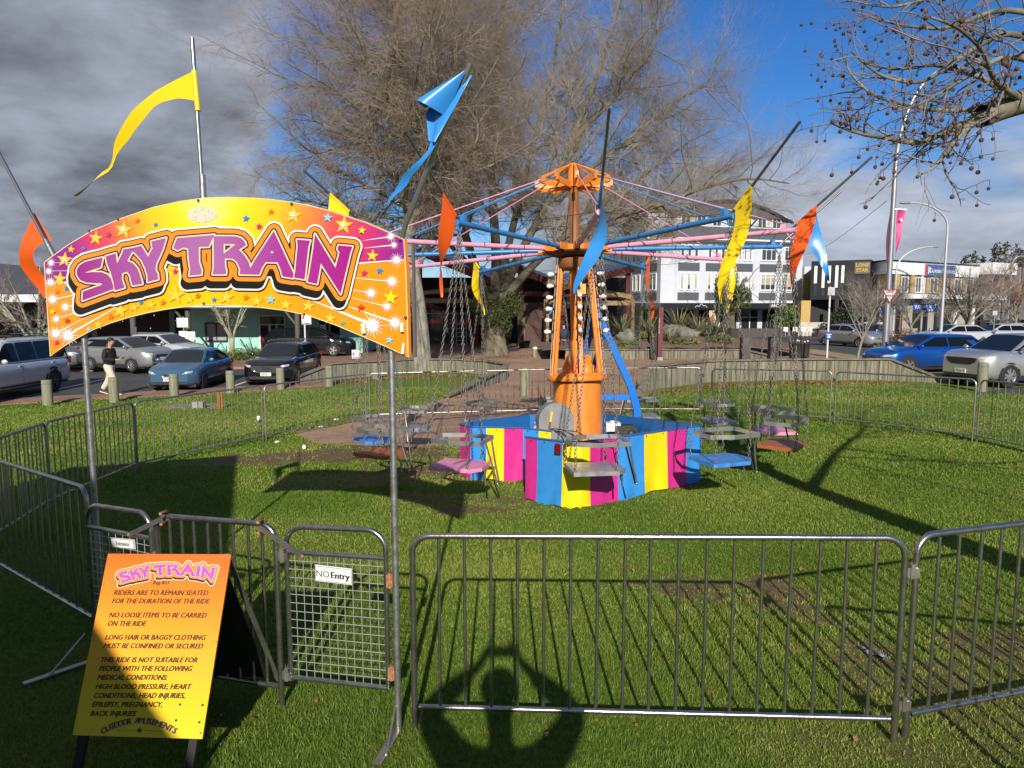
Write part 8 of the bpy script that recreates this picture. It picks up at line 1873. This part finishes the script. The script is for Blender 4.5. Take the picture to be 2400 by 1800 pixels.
for i, (px, yt, wd, lb) in enumerate(((2256, 600, 3.2, 'leftmost low dark pine above the insurance block roof'), (2274, 592, 3.4, 'dark pine second from the left above the roofs'), (2299, 604, 3.2, 'lower dark pine in the middle gap of the pine row'), (2326, 572, 3.0, 'tall pointed dark pine in the middle of the row'), (2348, 570, 3.4, 'tallest dark pine in the row above the roofs'), (2370, 572, 3.4, 'tall dark pine on the right of the row, left of the last'), (2388, 588, 3.0, 'rightmost dark pine by the hooked lamp'))): conifer(lb, px, 150, yt, wd, 40 + i)


# flax clumps, shrubs, rocks in the planting bed
flax_m = mat('flax_leaves', (.10, .115, .045), .5, vscale=1.5, col2=(.34, .31, .17))


def flax(label, px, py, h, n, seed, Y=None, zb=None):
    r_ = np.random.default_rng(seed); Y = Y or 37.5; x = at(px, HZ, Y).x; z = (BEDZ(x, Y) - .06) if zb is None else zb; t = thing('flax_bush', label, 'bush', (x, Y, z), 0, 'flax bushes'); a = r_.uniform(0, 2 * np.pi, n); el = np.radians(r_.uniform(18, 88, n)); L = h * r_.uniform(.6, 1.25, n); wd = h * .028 * r_.uniform(.7, 1.3, n); k = 6; V_ = np.empty((n, k + 1, 2, 3)); d = np.stack([np.cos(a), np.sin(a)], 1); side = np.stack([-np.sin(a), np.cos(a), np.zeros(n)], 1); p = np.concatenate([d * r_.uniform(0, .12 * h, (n, 1)), np.zeros((n, 1))], 1) + np.array([x, Y, z]); e = el.copy()
    for j in range(k + 1):
        s = j / k; w_ = (wd * (1 - s ** 2.2) + .004)[:, None]; V_[:, j, 0] = p - side * w_; V_[:, j, 1] = p + side * w_; p = p + np.concatenate([d * np.cos(e)[:, None], np.sin(e)[:, None]], 1) * (L / k)[:, None]; e = e - r_.uniform(.03, .22, n)
    base = np.arange(n)[:, None] * (k + 1) * 2 + np.arange(k)[None] * 2; F_ = np.stack([base, base + 1, base + 3, base + 2], -1).reshape(-1, 4); np_mesh('leaves', V_.reshape(-1, 3), F_, flax_m, t); return t


for i, (px, py, h, n, Y, lb) in enumerate(((1458, 790, 1.30, 150, 38.5, 'flax bush at the left end of the bed, beside the blue ram'), (1524, 795, 1.15, 150, 37, 'flax bush left of the dark red marker slab'), (1592, 780, 1.45, 190, 38, 'tallest flax bush right of the dark red marker slab'), (1640, 795, 1.25, 160, 37.2, 'flax bush in the middle of the bed between the chains'), (1680, 790, 1.15, 150, 38.2, 'flax bush at the right of the bed below the pollard'), (1572, 815, .85, 110, 35.6, 'small flax bush in front of the bed by the marker slab'), (1715, 795, .9, 100, 38.5, 'flax bush at the right end of the bed behind the timber frame'))): flax(lb, px, py, h, n, 60 + i, Y)
for i, (px, Y, h, lb) in enumerate(((2165, 36, 1.0, 'flax bush left of the second lamp post behind the blue hatchback'), (2205, 38, 1.0, 'flax bush at the foot of the second lamp post'), (2245, 37, .9, 'flax bush right of the second lamp post'))): flax(lb, px, 0, h, 110, 80 + i, Y, XY(px, Y).z)
def shrub(label, px, Y, blobs, m, n, size, zb=None, group='low shrubs'):
    x = at(px, HZ, Y).x; z = zb if zb is not None else BEDZ(x, Y); t = thing('shrub', label, 'shrub', (x, Y, z), 0, group); leaf_cloud('foliage', [(x + dx, Y + dy, z + dz, r) for dx, dy, dz, r in blobs], n, size, m, t, rg, .8); return t


shrub('olive green shrub behind the left flax bushes', 1510, 36.2, [(0, 0, .2, .35), (.4, .1, .15, .3), (-.4, 0, .1, .25)], leaf_olive, 900, .06); shrub('olive shrub in front of the bed left of the timber frame', 1688, 35.4, [(0, 0, .15, .4), (.5, .1, .12, .35), (-.5, 0, .1, .3)], leaf_olive, 1000, .06); shrub('low green shrub in the bed to the right of the marker slab', 1608, 35.2, [(0, 0, .1, .3), (.5, .1, .1, .3), (-.4, 0, .05, .25)], leaf_olive, 900, .06); shrub('low green shrub in the bed at the foot of the blue ram', 1462, 35.2, [(0, 0, .05, .3), (.6, .1, .05, .3)], leaf_hedge, 700, .06)
shrub('clipped green hedge mound below the pollard by the mint shop', 590, 36.0, [(-1.6, 0, .15, .5), (-.8, .1, .2, .55), (0, 0, .22, .55), (.8, .1, .15, .5), (-2.3, 0, .1, .4)], leaf_hedge, 5200, .05, XY(590, 36).z + .1, 'hedge mounds'); shrub('green shrub mound between the silver liftback and the blue hatchback', 2105, 38, [(-.8, 0, .15, .5), (0, 0, .2, .55), (.8, .1, .15, .5), (1.7, .2, .1, .45)], leaf_hedge, 2600, .06, XY(2105, 38).z, 'hedge mounds')
shrub('bare brown hedge along the kerb behind the tall lamp pole', 2120, 50, [(-3, 0, .5, .8), (-1.5, 0, .5, .8), (0, 0, .55, .8), (1.5, 0, .5, .8), (3, 0, .45, .7)], mat('hedge_brown', (.10, .06, .045), .9, vscale=2, col2=(.22, .15, .12)), 3600, .06, XY(2120, 50).z, 'hedge mounds')
# cabbage tree in a tub by the hall
ct = thing('cabbage_tree', 'small spiky cabbage tree in a tub before the brown board wall', 'tree', XY(1229, 47)); b = XY(1229, 47); q = MB(); q.tube([b + Vector((0, 0, .3)), b + Vector((.02, 0, 1.1)), b + Vector((0, 0, 1.65))], .05, 8); q.build('trunk', bk_grey, ct); q = MB(); q.lathe([(.0001, 0), (.3, 0), (.42, .5), (.38, .5), (.0001, .45)], b, 18); q.build('tub', trim, ct); q = MB()
for k in range(60):
    a = k * 2.4; el = rad(-25 + 110 * ((k * 37) % 60) / 60); d = Vector((math.cos(a) * math.cos(el), math.sin(a) * math.cos(el), math.sin(el))); s = Vector((-math.sin(a), math.cos(a), 0)) * .025; p0 = b + Vector((0, 0, 1.62)); p1 = p0 + d * .4; p2 = p0 + d * .72 - Vector((0, 0, .12)); q.add([p0 - s, p0 + s, p1 + s, p1 - s, p2], [(0, 1, 2, 3), (3, 2, 4)], False)
q.build('leaves', leaf_olive, ct)
rock_m = mat('grey_rock', (.10, .10, .085), .9, vscale=3, col2=(.25, .24, .19), bump=.7, bscale=6)
for (px, Y, sx, sz, lb) in ((1471, 36.4, .55, .38, 'rounded grey rock at the left of the planting bed'), (1582, 37.4, .62, .42, 'large pale rock behind the dark red marker slab'), (1612, 36.9, .6, .34, 'low pale rock right of the tallest flax')):
    x = at(px, HZ, Y).x; t = thing('rock', lb, 'rock', (x, Y, BEDZ(x, Y)), 0, 'rocks in the planting bed'); bm = bmesh.new(); bmesh.ops.create_icosphere(bm, subdivisions=3, radius=1)
    for v in bm.verts: n_ = .14 * math.sin(v.co.x * 4 + px) + .12 * math.sin(v.co.y * 5 + v.co.z * 3) + .08 * math.sin(v.co.z * 9 + v.co.x * 7); v.co = Vector((v.co.x * sx, v.co.y * sx * .8, v.co.z * sz + sz * .3)) * (1 + n_)
    me = bpy.data.meshes.new('stone'); bm.to_mesh(me); bm.free(); me.materials.append(rock_m); o = bpy.data.objects.new('stone', me); C.collection.objects.link(o); o.parent = t
    for p in me.polygons: p.use_smooth = True
# fallen leaves along the walls and over the lawn
def fallen():
    pts = []
    for (ax, ay, bx, by, n) in ((-8, 24.8, -6, 26.2, 250), (-6, 26.4, -3, 28.4, 500), (-3, 28.2, -1, 27, 250), (4.6, 21.4, 7, 23.2, 420), (7, 23.3, 12.8, 23.4, 900), (-2.2, 21, -.8, 24, 120)):
        u = rg.random(n); pts.append(np.stack([ax + (bx - ax) * u + rg.normal(0, .25, n), ay + (by - ay) * u - np.abs(rg.normal(0, .35, n)), np.zeros(n)], 1))
    n = 900; y = rg.uniform(3.4, 22, n); pts.append(np.stack([rg.uniform(-.75, .75, n) * y, y, np.zeros(n)], 1)); n = 500; a = rg.uniform(0, 6.28, n); r = np.abs(rg.normal(0, 2.2, n)); pts.append(np.stack([-.9 + np.cos(a) * r, 38 + np.sin(a) * r * .6 - .6, np.full(n, .012)], 1))
    p = np.concatenate(pts); n = len(p); p[:, 2] += gnp(p[:, 0], p[:, 1]) + rg.uniform(.012, .035, n); a = unit(rg.normal(size=(n, 3)) + np.array([0, 0, 2.])); b = unit(np.cross(a, rg.normal(size=(n, 3)))); c_ = np.cross(a, b); s = (.032 * rg.uniform(.5, 1.3, n) * np.clip(p[:, 1] / 12, .55, 1.3))[:, None]
    V_ = np.stack([p - b * s, p + c_ * s * .7, p + b * s, p - c_ * s * .7], 1).reshape(-1, 3); struct(np_mesh('fallen_leaves', V_, np.arange(4 * n).reshape(-1, 4), mat('dry_leaves', (.16, .055, .018), .8, vscale=3, col2=(.36, .16, .06))), 'stuff')


fallen()
